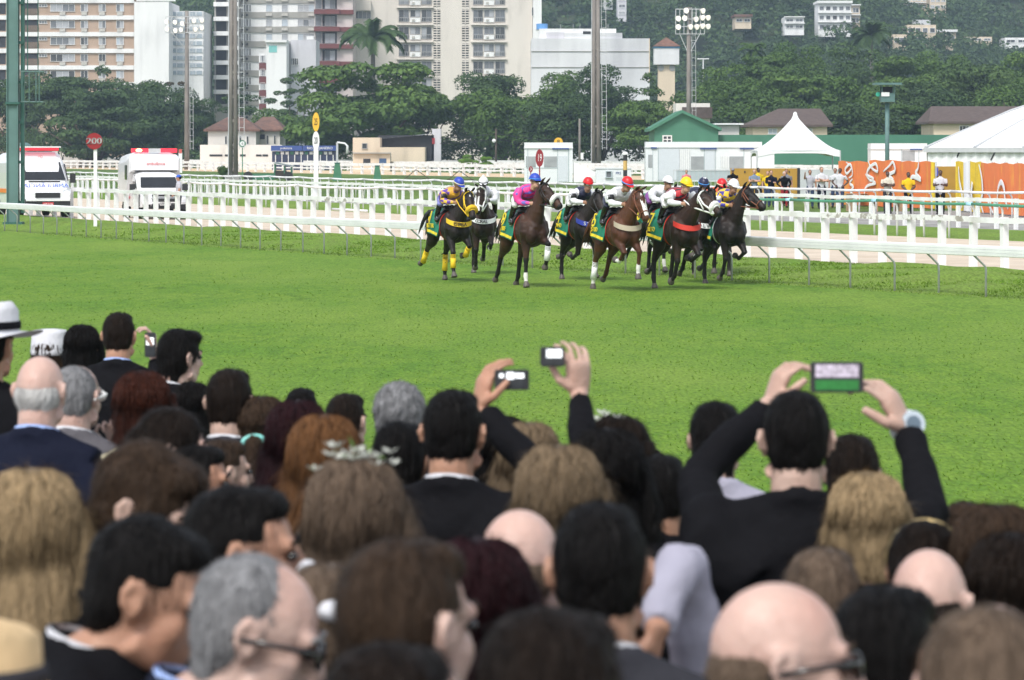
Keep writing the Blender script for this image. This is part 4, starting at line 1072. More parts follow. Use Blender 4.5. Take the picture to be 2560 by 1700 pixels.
# ---- number signs
def sign(name, sx, sy, rpx, base, m_disc, txt, m_txt, label, rw=1.0, post=M_SWHITE, pw=.05, size=1.0, ring=None, turn=0.0, Y=None, two=None):
    g = G(sx, base) if Y is None else GY(sx, Y); k = g.y / FPX; r = rpx * k; hz = CAMH - (sy - HY) * k - g.z
    T = thing(name, g, turn, label, 'sign')
    MB().box((0, .03, (hz) / 2 - .1), (pw * 2, pw * 1.4, hz + .2 - r * .3)).build('post', post, T)
    n = 30; mb = MB()
    ax = [(math.cos(2 * math.pi * i / n) * r * rw, math.sin(2 * math.pi * i / n) * r) for i in range(n)]
    mb.extr([(x, 0, z + hz) for x, z in ax], (0, -.03, 0), (0, -.075, 0)); d = mb.build('disc', m_disc, T)
    if ring: MB().extr([(x * .66, 0, z * .66 + hz) for x, z in ax], (0, -.075, 0), (0, -.085, 0)).build('inner_disc', ring, T)
    text_obj('number', txt, r * size, m_txt, T, (0, -.09, hz), FRONT, .006, xscale=rw if rw < .6 else 1.0)
    if two:
        dz, m2, t2, mt2 = two
        MB().extr([(x, 0, z + hz + dz * k) for x, z in ax], (0, -.03, 0), (0, -.075, 0)).build('disc', m2, T)
        text_obj('number', t2, r * size, mt2, T, (0, -.09, hz + dz * k), FRONT, .006, xscale=rw if rw < .6 else 1.0)
        MB().box((0, .03, hz + dz * k * .5), (pw * 1.6, pw, dz * k)).build('post', M_BLACK, T)
    return T
def bold200(T, r, hz):
    text_obj('number', '200', r * 1.0, M_SWHITE, T, (0, -.093, hz), FRONT, .012, xscale=1.12)
g = G(236, 568); k = g.y / FPX
T = thing('distance_sign', g, 0, 'round dark red sign with white 200 on a white post', 'sign')
hz = CAMH - (353 - HY) * k - g.z; r = 20.5 * k
MB().box((.03, .03, (hz - r * .5) / 2 - .1), (8.5 * k, .09, hz - r * .5 + .3)).build('post', M_SWHITE, T)
MB().disc((0, -.04, hz), r, .05, (0, 1, 0), 40).build('disc', M_RED, T)
for dx in (-.006, 0, .006):
    text_obj('number', '200', r * 1.06, M_SWHITE, T, (dx, -.075 - abs(dx), hz + .0), FRONT, .008, xscale=1.2)
sign('distance_sign', 790, 352, 24, 503, M_SWHITE, '20', M_BLACK, 'white post with a yellow oval sign above a white one', rw=.36, pw=.13, size=1.0, two=(47, M_YEL, '25', M_BLACK))
sign('furlong_sign', 1396, 355, 11, None, M_YEL, '8', M_BLACK, 'round yellow sign with a black 8 above the small cabin', rw=1, post=M_STEEL, pw=.04, size=1.3, Y=330)
sign('furlong_sign', 1349, 395, 22, 446, M_RED, '19', M_SWHITE, 'red rimmed oval sign reading 19 in front of the small cabin', rw=.46, post=M_RED, pw=.05, size=1.15, Y=285)
sign('furlong_sign', 1327, 423, 7.5, 446, M_RED, '3', M_SWHITE, 'small red rimmed sign beside the 19 sign', rw=.7, post=M_RED, pw=.04, size=1.3, Y=284)
sign('furlong_sign', 606, 359, 9, None, M_GREENW, '6', M_BLACK, 'green ringed white sign beside the thick concrete pole', rw=1, post=M_GREENW, pw=.05, size=1.0, ring=M_SWHITE, Y=360)
g = GY(451, 420); k = 420 / FPX
T = thing('marker_post', g, 0, 'short red topped white marker post behind the pickup ambulance', 'post')
MB().box((0, 0, (402 - 376) * k / 2 + .6), (.42, .2, (402 - 376) * k + 1.2)).build('shaft', M_SWHITE, T); MB().box((0, 0, (402 - 375) * k + 1.3), (.36, .22, .5)).build('top', mat('faded_red', (.6, .12, .1), .6, .1), T)
# black and yellow striped post
g = G(1563, 472); k = g.y / FPX; Zp = lambda sy: CAMH - (sy - HY) * k - g.z
T = thing('striped_post', g, 0, 'black and yellow banded post with a white cap', 'post')
ys = [472, 458, 441, 425, 402, 386]
for i in range(5): MB().cyl((0, 0, Zp(ys[i])), (0, 0, Zp(ys[i + 1])), 5.2 * k, n=14).build('band', [M_BLACK, mat('post_yellow', (.62, .4, .13), .6, .08)][i % 2] if i else M_BLACK, T)
MB().tube([(0, 0, Zp(387)), (0, 0, Zp(384)), (0, 0, Zp(380))], [7.5 * k, 7.8 * k, 5 * k], 14).build('cap', M_SWHITE, T)
# ---- white cabins
def cabin(sx0, sx1, top, base, label, items, Y=None, depth=2.6):
    g0 = G((sx0 + sx1) / 2, base) if Y is None else GY((sx0 + sx1) / 2, Y)
    b = Bld('site_cabin', sx0, sx1, top, g0.y, depth, M_CAB, label, cat='cabin', group='white site cabins')
    b.T.location.z = g0.z; b.z0 = g0.z; 
    b.part('roof_edge', sx0 - 1, sx1 + 1, top - 2.5, top, .1, M_CAB, inn=depth + .1)
    for it in items:
        kind, a, c, y0, y1 = it
        if kind == 'post': b.part('panel_joint', a, c, y0, y1, .03, M_CABT, inn=-.001)
        elif kind == 'win': b.part('window_mesh', a, c, y0, y1, .02, M_MESH, inn=-.001)
        elif kind == 'door': b.part('door', a, c, y0, y1, .04, mat('pale_blue_panel', (.6, .63, .67), .4, .03), inn=-.001)
        elif kind == 'blue': b.part('blue_strip', a, c, y0, y1, .14, M_BLUEBAN, inn=-.1)
        elif kind == 'grille':
            b.part('opening', a, c, y0, y1, .015, M_SWHITE, inn=-.001)
            for i in range(6): b.part('grille_bar', a + (c - a) * i / 5, a + (c - a) * i / 5 + .8, y0, y1, .05, M_STEEL, inn=-.02)
    return b
cabin(z3(374), z3(782), 371, 456, 'small white site cabin with mesh windows behind the 19 sign',
      [('win', z3(388), z3(470), 391, 418), ('win', z3(540), z3(650), 391, 418), ('post', z3(400), z3(405), 371, 455), ('post', z3(500), z3(505), 371, 455), ('post', z3(652), z3(657), 371, 455), ('post', z3(742), z3(750), 371, 455), ('door', z3(662), z3(735), 390, 454), ('blue', z3(610), z3(750), 370, 373.5), ('post', z3(390), z3(655), 419, 420.5)])
cabin(z3(1396), 1905, 369, 454, 'long white site cabin row with doors and mesh windows',
      [('win', z3(1418), z3(1455), 387, 419), ('post', z3(1455), z3(1459), 369, 452), ('post', z3(1500), z3(1506), 369, 452), ('door', z3(1508), z3(1680), 372, 451), ('grille', z3(1684), z3(1765), 374, 450), ('win', z3(1778), z3(1888), 391, 424), ('post', z3(1888), z3(1895), 369, 452), ('post', z3(1982), z3(1988), 369, 452), ('grille', z3(2030), z3(2100), 390, 420), ('win', z3(2105), z3(2222), 391, 424), ('post', z3(2222), z3(2228), 369, 452), ('blue', z3(1440), z3(1490), 368, 371.5), ('blue', z3(1855), z3(1995), 370, 373.5), ('blue', z3(2190), z3(2310), 370, 373.5), ('door', z3(1900), z3(1978), 378, 450)])
cabin(2177, 2318, 373, 455, 'white site cabin between the marquee and the big tent', [('win', z4(1335), z4(1440), 377, 402), ('post', z4(1325), z4(1332), 373, 452), ('post', z4(1470), z4(1477), 373, 452), ('blue', z4(1400), z4(1500), 372, 375)], Y=300)
# sloping white fabric and the white generator
g = G(1432, 456); k = g.y / FPX
T = thing('tent_flap', (0, 0, 0), 0, 'sloping white fabric flap beside the small cabin', 'tent')
a, b_, c = W(1434, 405, g.y), W(1500, 435, g.y - 2), W(1434, 457, g.y); d = W(1505, 457, g.y - 2)
MB().extr([a, b_, d, c], (0, 0, 0), (0, 2.2, 0)).build('fabric', M_PVC, T)
g = G(1535, 462); k = g.y / FPX; b = Bld('generator', 1490, 1578, 421, g.y, 1.6, M_CAB, 'white generator box with a rounded window', cat='generator')
b.win(1514, 1530, 427, 445, 1, 1, 1, M_CABT); b.part('lid', 1488, 1580, 419, 422, .06, M_CAB, inn=1.66)
for i in range(3): b.part('vent_slot', 1540, 1556, 444 + i * 3, 445 + i * 3, .01, M_CABT, inn=-.001)
text_obj('lettering', 'PRS', .28, M_BLUEBAN, b.T, (b.X(1546), -.02, b.Z(433)), FRONT, .005)
# ---- peaked marquee
Y = 268; k = Y / FPX; g = GY(1988, Y); T = thing('marquee', g, 0, 'white peaked marquee tent with concave roof', 'tent')
Zm = lambda sy: CAMH - (sy - HY) * k - g.z
hw = 103 * k; ze, zp = Zm(376), Zm(286); mb = MB(); n = 12; vs = []
for i in range(n + 1):
    s = i / n; w = hw * (1 - s) ** 1.0; z = ze + (zp - ze) * (s ** 1.55 * .92 + s * .08)
    if i == n: w = .12
    for (x, y) in ((-1, -1), (0, -1.02), (1, -1), (1.02, 0), (1, 1), (0, 1.02), (-1, 1), (-1.02, 0)): vs.append((x * w, y * w, z))
mb.add(vs, [(i * 8 + j, i * 8 + (j + 1) % 8, (i + 1) * 8 + (j + 1) % 8, (i + 1) * 8 + j) for i in range(n) for j in range(8)] + [tuple(n * 8 + j for j in range(8))])
mb.build('roof', M_PVC, T, smooth=True)
for s, (dx, dy) in enumerate(((0, -1), (1, 0), (0, 1), (-1, 0))):
    c = Vector((dx * hw, dy * hw, 0)); side = Vector((-dy, dx, 0)); pts = []
    for i in range(13):
        u = -1 + 2 * i / 12; low = Zm(392) + (.0 if abs(u) > .85 else .55 * (1 - (u / .85) ** 4) ** .5 * .5)
        pts.append((c + side * hw * u, low))
    MB().add([tuple(p) [:2] + (ze,) for p, _ in pts] + [tuple(p)[:2] + (l,) for p, l in pts], [(i, i + 1, 14 + i, 13 + i) for i in range(12)]).build('valance', M_PVC, T)
for (x, y) in ((-1, -1), (1, -1), (1, 1), (-1, 1)): MB().cyl((x * hw, y * hw, 0), (x * hw, y * hw, ze), .05, n=8).build('pole', M_STEEL, T)
MB().box((-hw * .78, -hw + .05, ze / 2 - .1), (hw * .4, .03, ze - .2)).build('side_curtain', M_PVC, T)
MB().ell((0, 0, zp), (.16, .16, .2)).build('tip', M_PVC, T, smooth=True)
# ---- big white tent
Y = 215; k = Y / FPX; g = GY(2313, Y); T = thing('big_tent', g, -.125, 'large white tent with sloping seamed roof and pleated walls', 'tent')
Zb = lambda sy: CAMH - (sy - HY) * k - g.z
Xb = lambda sx: (sx - 2313) * k
ze = Zb(370); zr = Zb(203); xr = Xb(2745); xe = Xb(3400); dp = 21.0
vs = [(0, 0, ze), (xe, 0, ze), (xe, dp, ze), (0, dp, ze), (xr, dp / 2, zr), (xe - xr, dp / 2, zr)]
def hipq(a, b, c, d, n):
    out = MB(); a, b, c, d = map(Vector, (a, b, c, d))
    for i in range(n):
        for j in range(6):
            def pt(u, v):
                p = a.lerp(b, u).lerp(d.lerp(c, u), v); p.z += .35 * math.sin(math.pi * min(1, v * 1.02)) * .5 + .28 * math.sin(v * math.pi * .5) * (1 - v); return p
            out.quad(pt(i / n, j / 6), pt((i + 1) / n, j / 6), pt((i + 1) / n, (j + 1) / 6), pt(i / n, (j + 1) / 6))
    return out
N_ = 9
for i in range(N_):
    u0, u1 = i / N_, (i + 1) / N_
    A_, B_ = Vector(vs[0]).lerp(Vector(vs[1]), u0), Vector(vs[0]).lerp(Vector(vs[1]), u1 - .0015); C_, D_ = Vector(vs[4]).lerp(Vector(vs[5]), u1 - .0015), Vector(vs[4]).lerp(Vector(vs[5]), u0)
    hipq(A_, B_, C_, D_, 1).build('roof_panel', M_PVC, T, smooth=True)
    MB().tube([A_ + Vector((0, -.03, .05)), (A_ + D_) / 2 + Vector((0, 0, .32)), D_ + Vector((0, 0, .05))], .07, 6).build('roof_seam', M_STEEL, T)
hipq(vs[3], vs[0], vs[4], Vector(vs[4]) + Vector((0, .01, 0)), 2).build('roof_panel', M_PVC, T, smooth=True)
hipq(vs[2], vs[3], vs[4], vs[5], 3).build('roof_panel', M_PVC, T, smooth=True)
MB().box((xe / 2, -.05, ze - .12), (xe + .2, .12, .3)).build('eave_beam', M_STEEL, T); MB().box((-.05, dp / 2, ze - .12), (.12, dp, .3)).build('eave_beam', M_STEEL, T)
mb = MB(); nn = 90
vs2 = [(.15 + (xe - .3) * i / nn, .12 + (.06 if i % 2 else -.06), z) for z in (0, ze - .1) for i in range(nn + 1)]
mb.add(vs2, [(i, i + 1, nn + 2 + i, nn + 1 + i) for i in range(nn)]).build('wall_curtain', M_PVC, T)
MB().box((.1, dp / 2, ze / 2), (.04, dp - .4, ze - .1)).build('wall_curtain', M_PVC, T)
for i in range(7): x = Xb(2400 + i * 88); MB().bar((x, -.02, ze - .15), (x - .3, .15, ze - .75), .07).build('brace', M_BLACK, T)
# ---- orange banners with white scrawl, and the mustard boards
def banner_mat():
    m = mat('orange_banner', (0.8, 0.21, 0.06), 0.65, 0.07, 3.0, 0.08, 6.0, col2=(0.8, 0.42, 0.05), cscale=1.5, ramp=(.55, .78), stretch=(1, 1, .4)); return m
M_BAN = banner_mat(); M_YBAN = mat('yellow_banner', (0.74, 0.52, 0.03), 0.65, 0.1, 3.0, 0.1, 6.0)
M_MUST = mat('mustard_board', (0.42, 0.24, 0.035), 0.7, 0.08, 2.0)
M_SCRAWL = mat('white_print', (0.82, 0.82, 0.82), 0.6, 0.02)
def banner(pa, pb, top, label, panels, marks, name='banner_fence'):
    a, b = G(*pa), G(*pb); a.z += .02; b.z += .02
    u = (b - a); L = u.length; u.normalize(); T = thing(name, a, math.atan2(u.y, u.x), label, 'banner')
    H = (pa[1] - top) * a.y / FPX
    for (s0, s1, m, dz) in panels:
        n = 10; mb = MB(); A = []; B = []
        for i in range(n + 1):
            x = L * (s0 + (s1 - s0) * i / n); y = .035 * math.sin(x * 5.3) + .02 * math.sin(x * 13)
            A.append((x, y, rnd.uniform(0, .04))); B.append((x, y + .02 * math.sin(x * 7), H + dz + .03 * math.sin(x * 2.7)))
        mb.add(A + B, [(i, i + 1, n + 2 + i, n + 1 + i) for i in range(n)])
        mb.add([(x, y + .015, z) for x, y, z in A + B], [(n + 1 + i, n + 2 + i, i + 1, i) for i in range(n)])
        mb.build('panel', m, T, smooth=True)
    for (pts, w) in marks:
        mb = MB(); P = [Vector((L * x, -.07 - .0006 * q, H * z)) for q, (x, z) in enumerate(pts)]
        S = [];
        for i in range(len(P) - 1):
            for j in range(5):
                t = j / 5; p0, p1, p2, p3 = P[max(i - 1, 0)], P[i], P[i + 1], P[min(i + 2, len(P) - 1)]
                S.append(0.5 * ((2 * p1) + (p2 - p0) * t + (2 * p0 - 5 * p1 + 4 * p2 - p3) * t * t + (3 * p1 - p0 - 3 * p2 + p3) * t ** 3))
        S.append(P[-1]); ww = [w * H * (.35 + .65 * math.sin(math.pi * (i + .8) / (len(S) + .6))) for i in range(len(S))]
        mb.tube(S, ww, 8, squash=[(1.15, .035)] * len(S), up=(0, -1, 0)).build('white_print', M_SCRAWL, T, smooth=True)
    k = int(L / 2.4) + 1
    for i in range(k + 1): MB().cyl((L * i / k, .08, -.05), (L * i / k, .08, H + .02), .03, n=6).build('stake', M_STEEL, T)
    return T
banner((2096, 513), (2336, 524), 404, 'orange banner fence with white scrawled print beside the mustard board', [(0, .335, M_BAN, 0), (.34, .665, M_BAN, .06), (.67, .97, M_BAN, .02), (.971, 1.0, M_YBAN, .02)],
       [([(.1, .98), (.16, .86), (.11, .72), (.09, .82), (.15, .93), (.17, .7), (.13, .62)], .03), ([(.17, .6), (.14, .5), (.18, .42), (.15, .3), (.19, .22), (.12, .2)], .035),
        ([(.34, 1.0), (.38, .85), (.44, .78), (.42, .95), (.35, .85), (.33, .7), (.4, .62), (.36, .55)], .035), ([(.31, .72), (.35, .6), (.42, .52), (.33, .45), (.3, .3), (.33, .1)], .03),
        ([(.5, .78), (.56, .9), (.6, .99), (.62, .8), (.55, .7), (.6, .6), (.58, .45), (.61, .3), (.59, .1)], .04), ([(.86, .99), (.85, .85), (.83, .75), (.88, .62), (.8, .68), (.77, .55), (.74, .5)], .045)])
banner((2389, 528), (2640, 552), 405, 'yellow and orange banner fence with white strokes right of the gap', [(0, .08, M_YBAN, 0), (.08, .16, M_SCRAWL, 0), (.16, .27, M_YBAN, 0), (.27, .6, M_BAN, -.04), (.6, 1, M_BAN, -.04)],
       [([(.05, .9), (.06, .6), (.09, .3), (.08, .05)], .05), ([(.2, .6), (.19, .35), (.21, .05)], .07), ([(.27, .95), (.3, .7), (.31, .4), (.29, .2), (.32, .0)], .05), ([(.46, .28), (.47, .5), (.5, .62), (.53, .5), (.54, .3), (.57, .12)], .05), ([(.36, .3), (.38, .15), (.42, .02)], .04)])
def board(x0, x1, base, top, label, Y=None):
    a = G(x0, base); Yb = a.y; b = Bld('mustard_board', x0, x1, top, Yb, .12, M_MUST, label, base=base, cat='board')
    return b
b = board(1826, 1998, 500, 421, 'mustard yellow hoarding behind the standing staff'); b.part('black_post', 1993, 2000, 420, 500, .08, M_BLACK)
for x in (1862, 1973): b.part('fixing', x - 1.5, x + 1.5, 427, 432, .03, M_BLACK)
b = board(2336, 2390, 521, 416, 'mustard yellow panel in the gap between the orange banners')
b.part('blue_notice', 2337, 2345, 419, 440, .06, mat('blue_notice', (.12, .12, .5), .6, .05))
# grey low wall and stacked pallets by the paving
b = Bld('concrete_block', 2000, 2096, 424, 205, 1.0, mat('pale_grey_block', (.5, .52, .52), .8, .1, 1.5), 'pale grey concrete block wall behind the men in white shirts', cat='wall')
def pallet(sx, sy, w, label):
    g = G(sx, sy); T = thing('wooden_pallet', g, .2, label, 'pallet', 'pallets on the paving')
    mw = mat('pallet_wood', (.4, .27, .17), .85, .15, 4)
    for i in range(5): MB().box((0, -.45 + i * .225, .62), (w, .17, .03)).build('board', mw, T)
    for x in (-w / 2 + .06, 0, w / 2 - .06): MB().box((x, 0, .3), (.08, .95, .6)).build('leg', mw, T)
    return T
pallet(2185, 528, 2.4, 'low timber trestle in front of the orange banner')
pallet(2125, 516, 1.8, 'dark timber trestle left of the orange banner')
# ---- barriers, cones, machine
def bx(sx0, sx1, y0, y1, Y): return None
for (x0, x1, y0, base, lb) in ((832, 855, 409, 452, 'taller green tapered box with a wire to its twin'), (933, 954, 416, 452, 'shorter green tapered box by the far sand')):
    g = G((x0 + x1) / 2, base); k = g.y / FPX; w = (x1 - x0) / 2 * k; h = (base - y0) * k
    T = thing('tapered_box', g, 0, lb, 'box')
    MB().add([(-w, -w, 0), (w, -w, 0), (w, w, 0), (-w, w, 0), (-w * .55, -w * .55, h), (w * .5, -w * .55, h), (w * .5, w * .55, h), (-w * .55, w * .55, h)], [(0, 1, 5, 4), (1, 2, 6, 5), (2, 3, 7, 6), (3, 0, 4, 7), (4, 5, 6, 7), (3, 2, 1, 0)]).build('body', mat('green_box', (.045, .17, .09), .6, .12, 2), T)
    MB().box((0, 0, h + .05), (w * 1.2, w * 1.2, .1)).build('lid', M_DGSTEEL, T)
g = GY(848, 345); k = 345 / FPX; T = thing('lamp_frame', g, 0, 'grey post with a drooping white arm above the green box', 'post')
h = CAMH - (356 - HY) * k - g.z
MB().box((-.2, 0, h / 2), (.2, .2, h)).build('post', M_STEEL, T); MB().tube([(-.2, 0, h), (.55, 0, h - .1), (.8, 0, h - .35), (.78, 0, h - 1.1)], [.09, .09, .12, .14], 8).build('arm', M_SWHITE, T, smooth=True)
g = G(675, 452); k = g.y / FPX; T = thing('track_machine', g, 0, 'green track roller machine with a small canopy', 'machine')
mg = mat('machine_green', (.05, .17, .1), .5, .12); Xg = lambda x: (x - 675) * k
hz = lambda y: (452 - y) * k
MB().box((Xg(652), 0, (hz(435) + hz(449)) / 2), (66 * k, 1.5, hz(435) - hz(449))).build('drum_body', mg, T)
MB().box((Xg(701), 0, hz(432) / 2 + .2), (30 * k, 1.3, hz(432))).build('engine_bay', mat('machine_dark', (.045, .035, .03), .7, .2), T)
MB().extr([(Xg(683), -.8, hz(408)), (Xg(737), -.8, hz(417)), (Xg(737), -.8, hz(415)), (Xg(690), -.8, hz(405.5))], (0, 0, 0), (0, 1.6, 0)).build('canopy', mat('canopy_sheet', (.2, .24, .26), .5, .1), T)
for (x, y) in ((688, 410), (729, 417), (712, 414)):
    for s in (-.7, .7): MB().bar((Xg(x), s, .2), (Xg(x), s, hz(y)), .09).build('canopy_post', mg, T)
for x in (622, 722): MB().disc((Xg(x), -.78, .42), .42, .3, (0, 1, 0), 18).build('wheel', M_BLACK, T)
for (x, y, lb, r) in ((1040, 448, 'dark bent harrow frame lying by the far sand', .5), (1148, 452, 'dark wire trestle behind the blue capped jockey', .6)):
    g = G(x, y); T = thing('metal_trestle', g, 0, lb, 'trestle')
    for dx in (-1.1, 1.3): MB().bar((dx, 0, 0), (0, 0, .9), .07).build('leg', M_BARK, T)
    MB().bar((-1.1, 0, .1), (1.3, 0, .1), .06).build('stretcher', M_BARK, T)
# steel crowd barriers behind the pack
g = G(1760, 470); T = thing('steel_barrier', g, 0, 'row of silver steel crowd barrier in front of the cabins', 'barrier')
for z in (.15, 1.3): MB().bar((-2.2, 0, z), (2.6, 0, z), .06).build('rail', M_STEEL, T)
for i in range(17): MB().bar((-2.2 + i * .3, 0, .15), (-2.2 + i * .3, 0, 1.3), .035).build('bar', M_STEEL, T)
MB().box((.2, .03, .9), (4.4, .02, .7)).build('sheet', M_CABT, T)
# ---- green watch box on a post
Y = 262; k = Y / FPX; g = GY(2218, Y); T = thing('watch_box', g, 0, 'green watch box with a flat roof on a single post', 'watch box')
Zw = lambda sy: CAMH - (sy - HY) * k - g.z
Xw = lambda x: (x - 2218) * k
MB().cyl((0, 0, -.2), (0, 0, Zw(256)), 5.5 * k, n=12).build('post', M_GSTEEL, T, smooth=True)
mb = MB().box((Xw(2218), 0, Zw(244)), (34 * k, 1.3, 22 * k)); mb.build('box', M_GSTEEL, T)
for (x, y) in ((2203, -.6), (2234, -.6), (2203, .6), (2234, .6)): MB().bar((Xw(x), y, Zw(234)), (Xw(x), y, Zw(212)), .09).build('corner_post', M_GSTEEL, T)
MB().box((Xw(2218), .55, Zw(225)), (30 * k, .05, 18 * k)).build('back_board', M_DARKIN, T)
MB().box((0, 0, Zw(210)), (67 * k, 2.2, 5.5 * k)).build('roof', M_GSTEEL, T)
MB().box((Xw(2211), -.68, Zw(236)), (20 * k, .08, 10 * k)).build('white_plate', M_SWHITE, T)
MB().disc((Xw(2194), -.3, Zw(236)), .17, .2, (0, 1, 0), 14).build('green_lamp', mat('green_signal', (.05, .45, .3), .4, 0), T)
# ================================================================ horses and jockeys
class Flesh:
    """a body made of tapered limbs; grows one continuous skin and remembers which limb each spot belongs to"""
    def __init__(s): s.mb = MB(); s.S = []; s.tags = []
    def limb(s, pts, rad, tag=0, squash=None, up=(0, 0, 1), n=12):
        s.mb.tube(pts, rad, n, squash=squash, up=up)
        P = [Vector(p) for p in pts]
        for i in range(len(P) - 1):
            for j in range(5):
                t = j / 5; q = P[i].lerp(P[i + 1], t); r = rad[i] + (rad[i + 1] - rad[i]) * t
                if squash: r *= min(squash[i])
                s.S.append((*q, r)); s.tags.append(tag)
        s.S.append((*P[-1], rad[-1])); s.tags.append(tag)
        return s
    def ball(s, c, r, tag=0, M=None):
        s.mb.ell(c, r, 14, 10, M); s.S.append((*c, min(r))); s.tags.append(tag); return s
    def grow(s, name, voxel, mats, parent, it=5, fac=.5):
        me = remesh(s.mb, voxel, it, fac); me.name = name
        skin_by_bone(me, s.S, s.tags, mats)
        return put(name, me, parent)
def coat(name, c, c2, rough=.5):
    return mat(name, c, rough, .28, 5.0, .5, 8, spec=.24, col2=c2, cscale=1.6, ramp=(.4, .68))
COATS = {
    'black': coat('black_coat', (.012, .0095, .0085), (.028, .019, .015)),
    'darkbay': coat('dark_bay_coat', (.02, .012, .009), (.048, .026, .017)),
    'bay': coat('bay_coat', (.034, .016, .0105), (.07, .033, .02)),
    'chestnut': coat('chestnut_coat', (.07, .026, .013), (.112, .045, .022)),
}
M_POINTS = coat('black_points', (.012, .010, .009), (.02, .017, .015))
M_SOCK = mat('white_hair', (.7, .68, .65), .6, .08, 8)
M_HOOF = mat('hoof', (.1, .085, .075), .5, .2, 12)
M_MANE = mat('black_mane', (.012, .01, .009), .55, .3, 30, .5, 60, stretch=(1, 1, .15))
M_EYE = mat('dark_eye', (.01, .008, .007), .08, 0, spec=.8)
M_LEATHER = mat('brown_leather', (.17, .06, .03), .5, .15, 10)
M_BLKLEATHER = mat('black_leather', (.018, .016, .015), .4, .1, 10)
M_STRAPW = mat('white_strap', (.78, .78, .76), .5, .04)
M_FLEECE = mat('white_fleece', (.8, .79, .77), .95, .06, 30, .6, 60)
M_YFLEECE = mat('yellow_fleece', (.8, .5, .03), .95, .06, 30, .6, 60)
M_CLOTH = mat('green_saddle_cloth', (.012, .19, .115), .7, .1, 5, .08, 40)
M_CLOTHY = mat('yellow_border', (.78, .60, .03), .65, .05)
M_IRON = mat('stirrup_steel', (.5, .5, .5), .3, .1, metal=.8)
M_YBAND = mat('yellow_band', (.8, .52, .03), .6, .05)
M_RBAND = mat('red_band', (.62, .045, .03), .6, .08)
M_WBAND = mat('white_band', (.78, .78, .79), .6, .03)
M_BBAND = mat('blue_band', (.03, .05, .34), .6, .05)
M_TBAND = mat('tan_band', (.45, .38, .29), .7, .06)
RINGS = [(-.84, 1.29, .05, .06), (-.78, 1.29, .16, .19), (-.66, 1.28, .235, .275), (-.50, 1.27, .275, .31), (-.28, 1.25, .265, .29), (-.05, 1.215, .275, .30), (.18, 1.185, .29, .335), (.38, 1.19, .28, .365), (.54, 1.19, .265, .345), (.67, 1.18, .215, .265), (.765, 1.17, .11, .13)]
RX = [r[0] for r in RINGS]
def ring_at(x):
    return [float(np.interp(x, RX, [r[i] for r in RINGS])) for i in (1, 2, 3)]
def on_trunk(x, phi, off=.0, drop=0.0):
    """point on the barrel at station x; phi from the top of the back (negative = right side)"""
    zc, hw, hh = ring_at(x)
    if drop and abs(phi) > 1.3:            # cloth: hangs straight from the widest part
        s = 1 if phi > 0 else -1; e = abs(phi) - 1.3
        return Vector((x, s * (math.sin(1.3) * (hw + off) + .05 * e), zc + math.cos(1.3) * (hh + off) - drop * e))
    return Vector((x, math.sin(phi) * (hw + off), zc + math.cos(phi) * (hh + off)))
def rot_y(a): return Matrix.Rotation(a, 3, 'Y')
def chain(p, segs):
    """joint positions from sagittal angles (deg from straight down, + forward)"""
    out = [Vector(p)]
    for L, a in segs:
        a = R(a); out.append(out[-1] + Vector((math.sin(a) * L, 0, -math.cos(a) * L)))
    return out
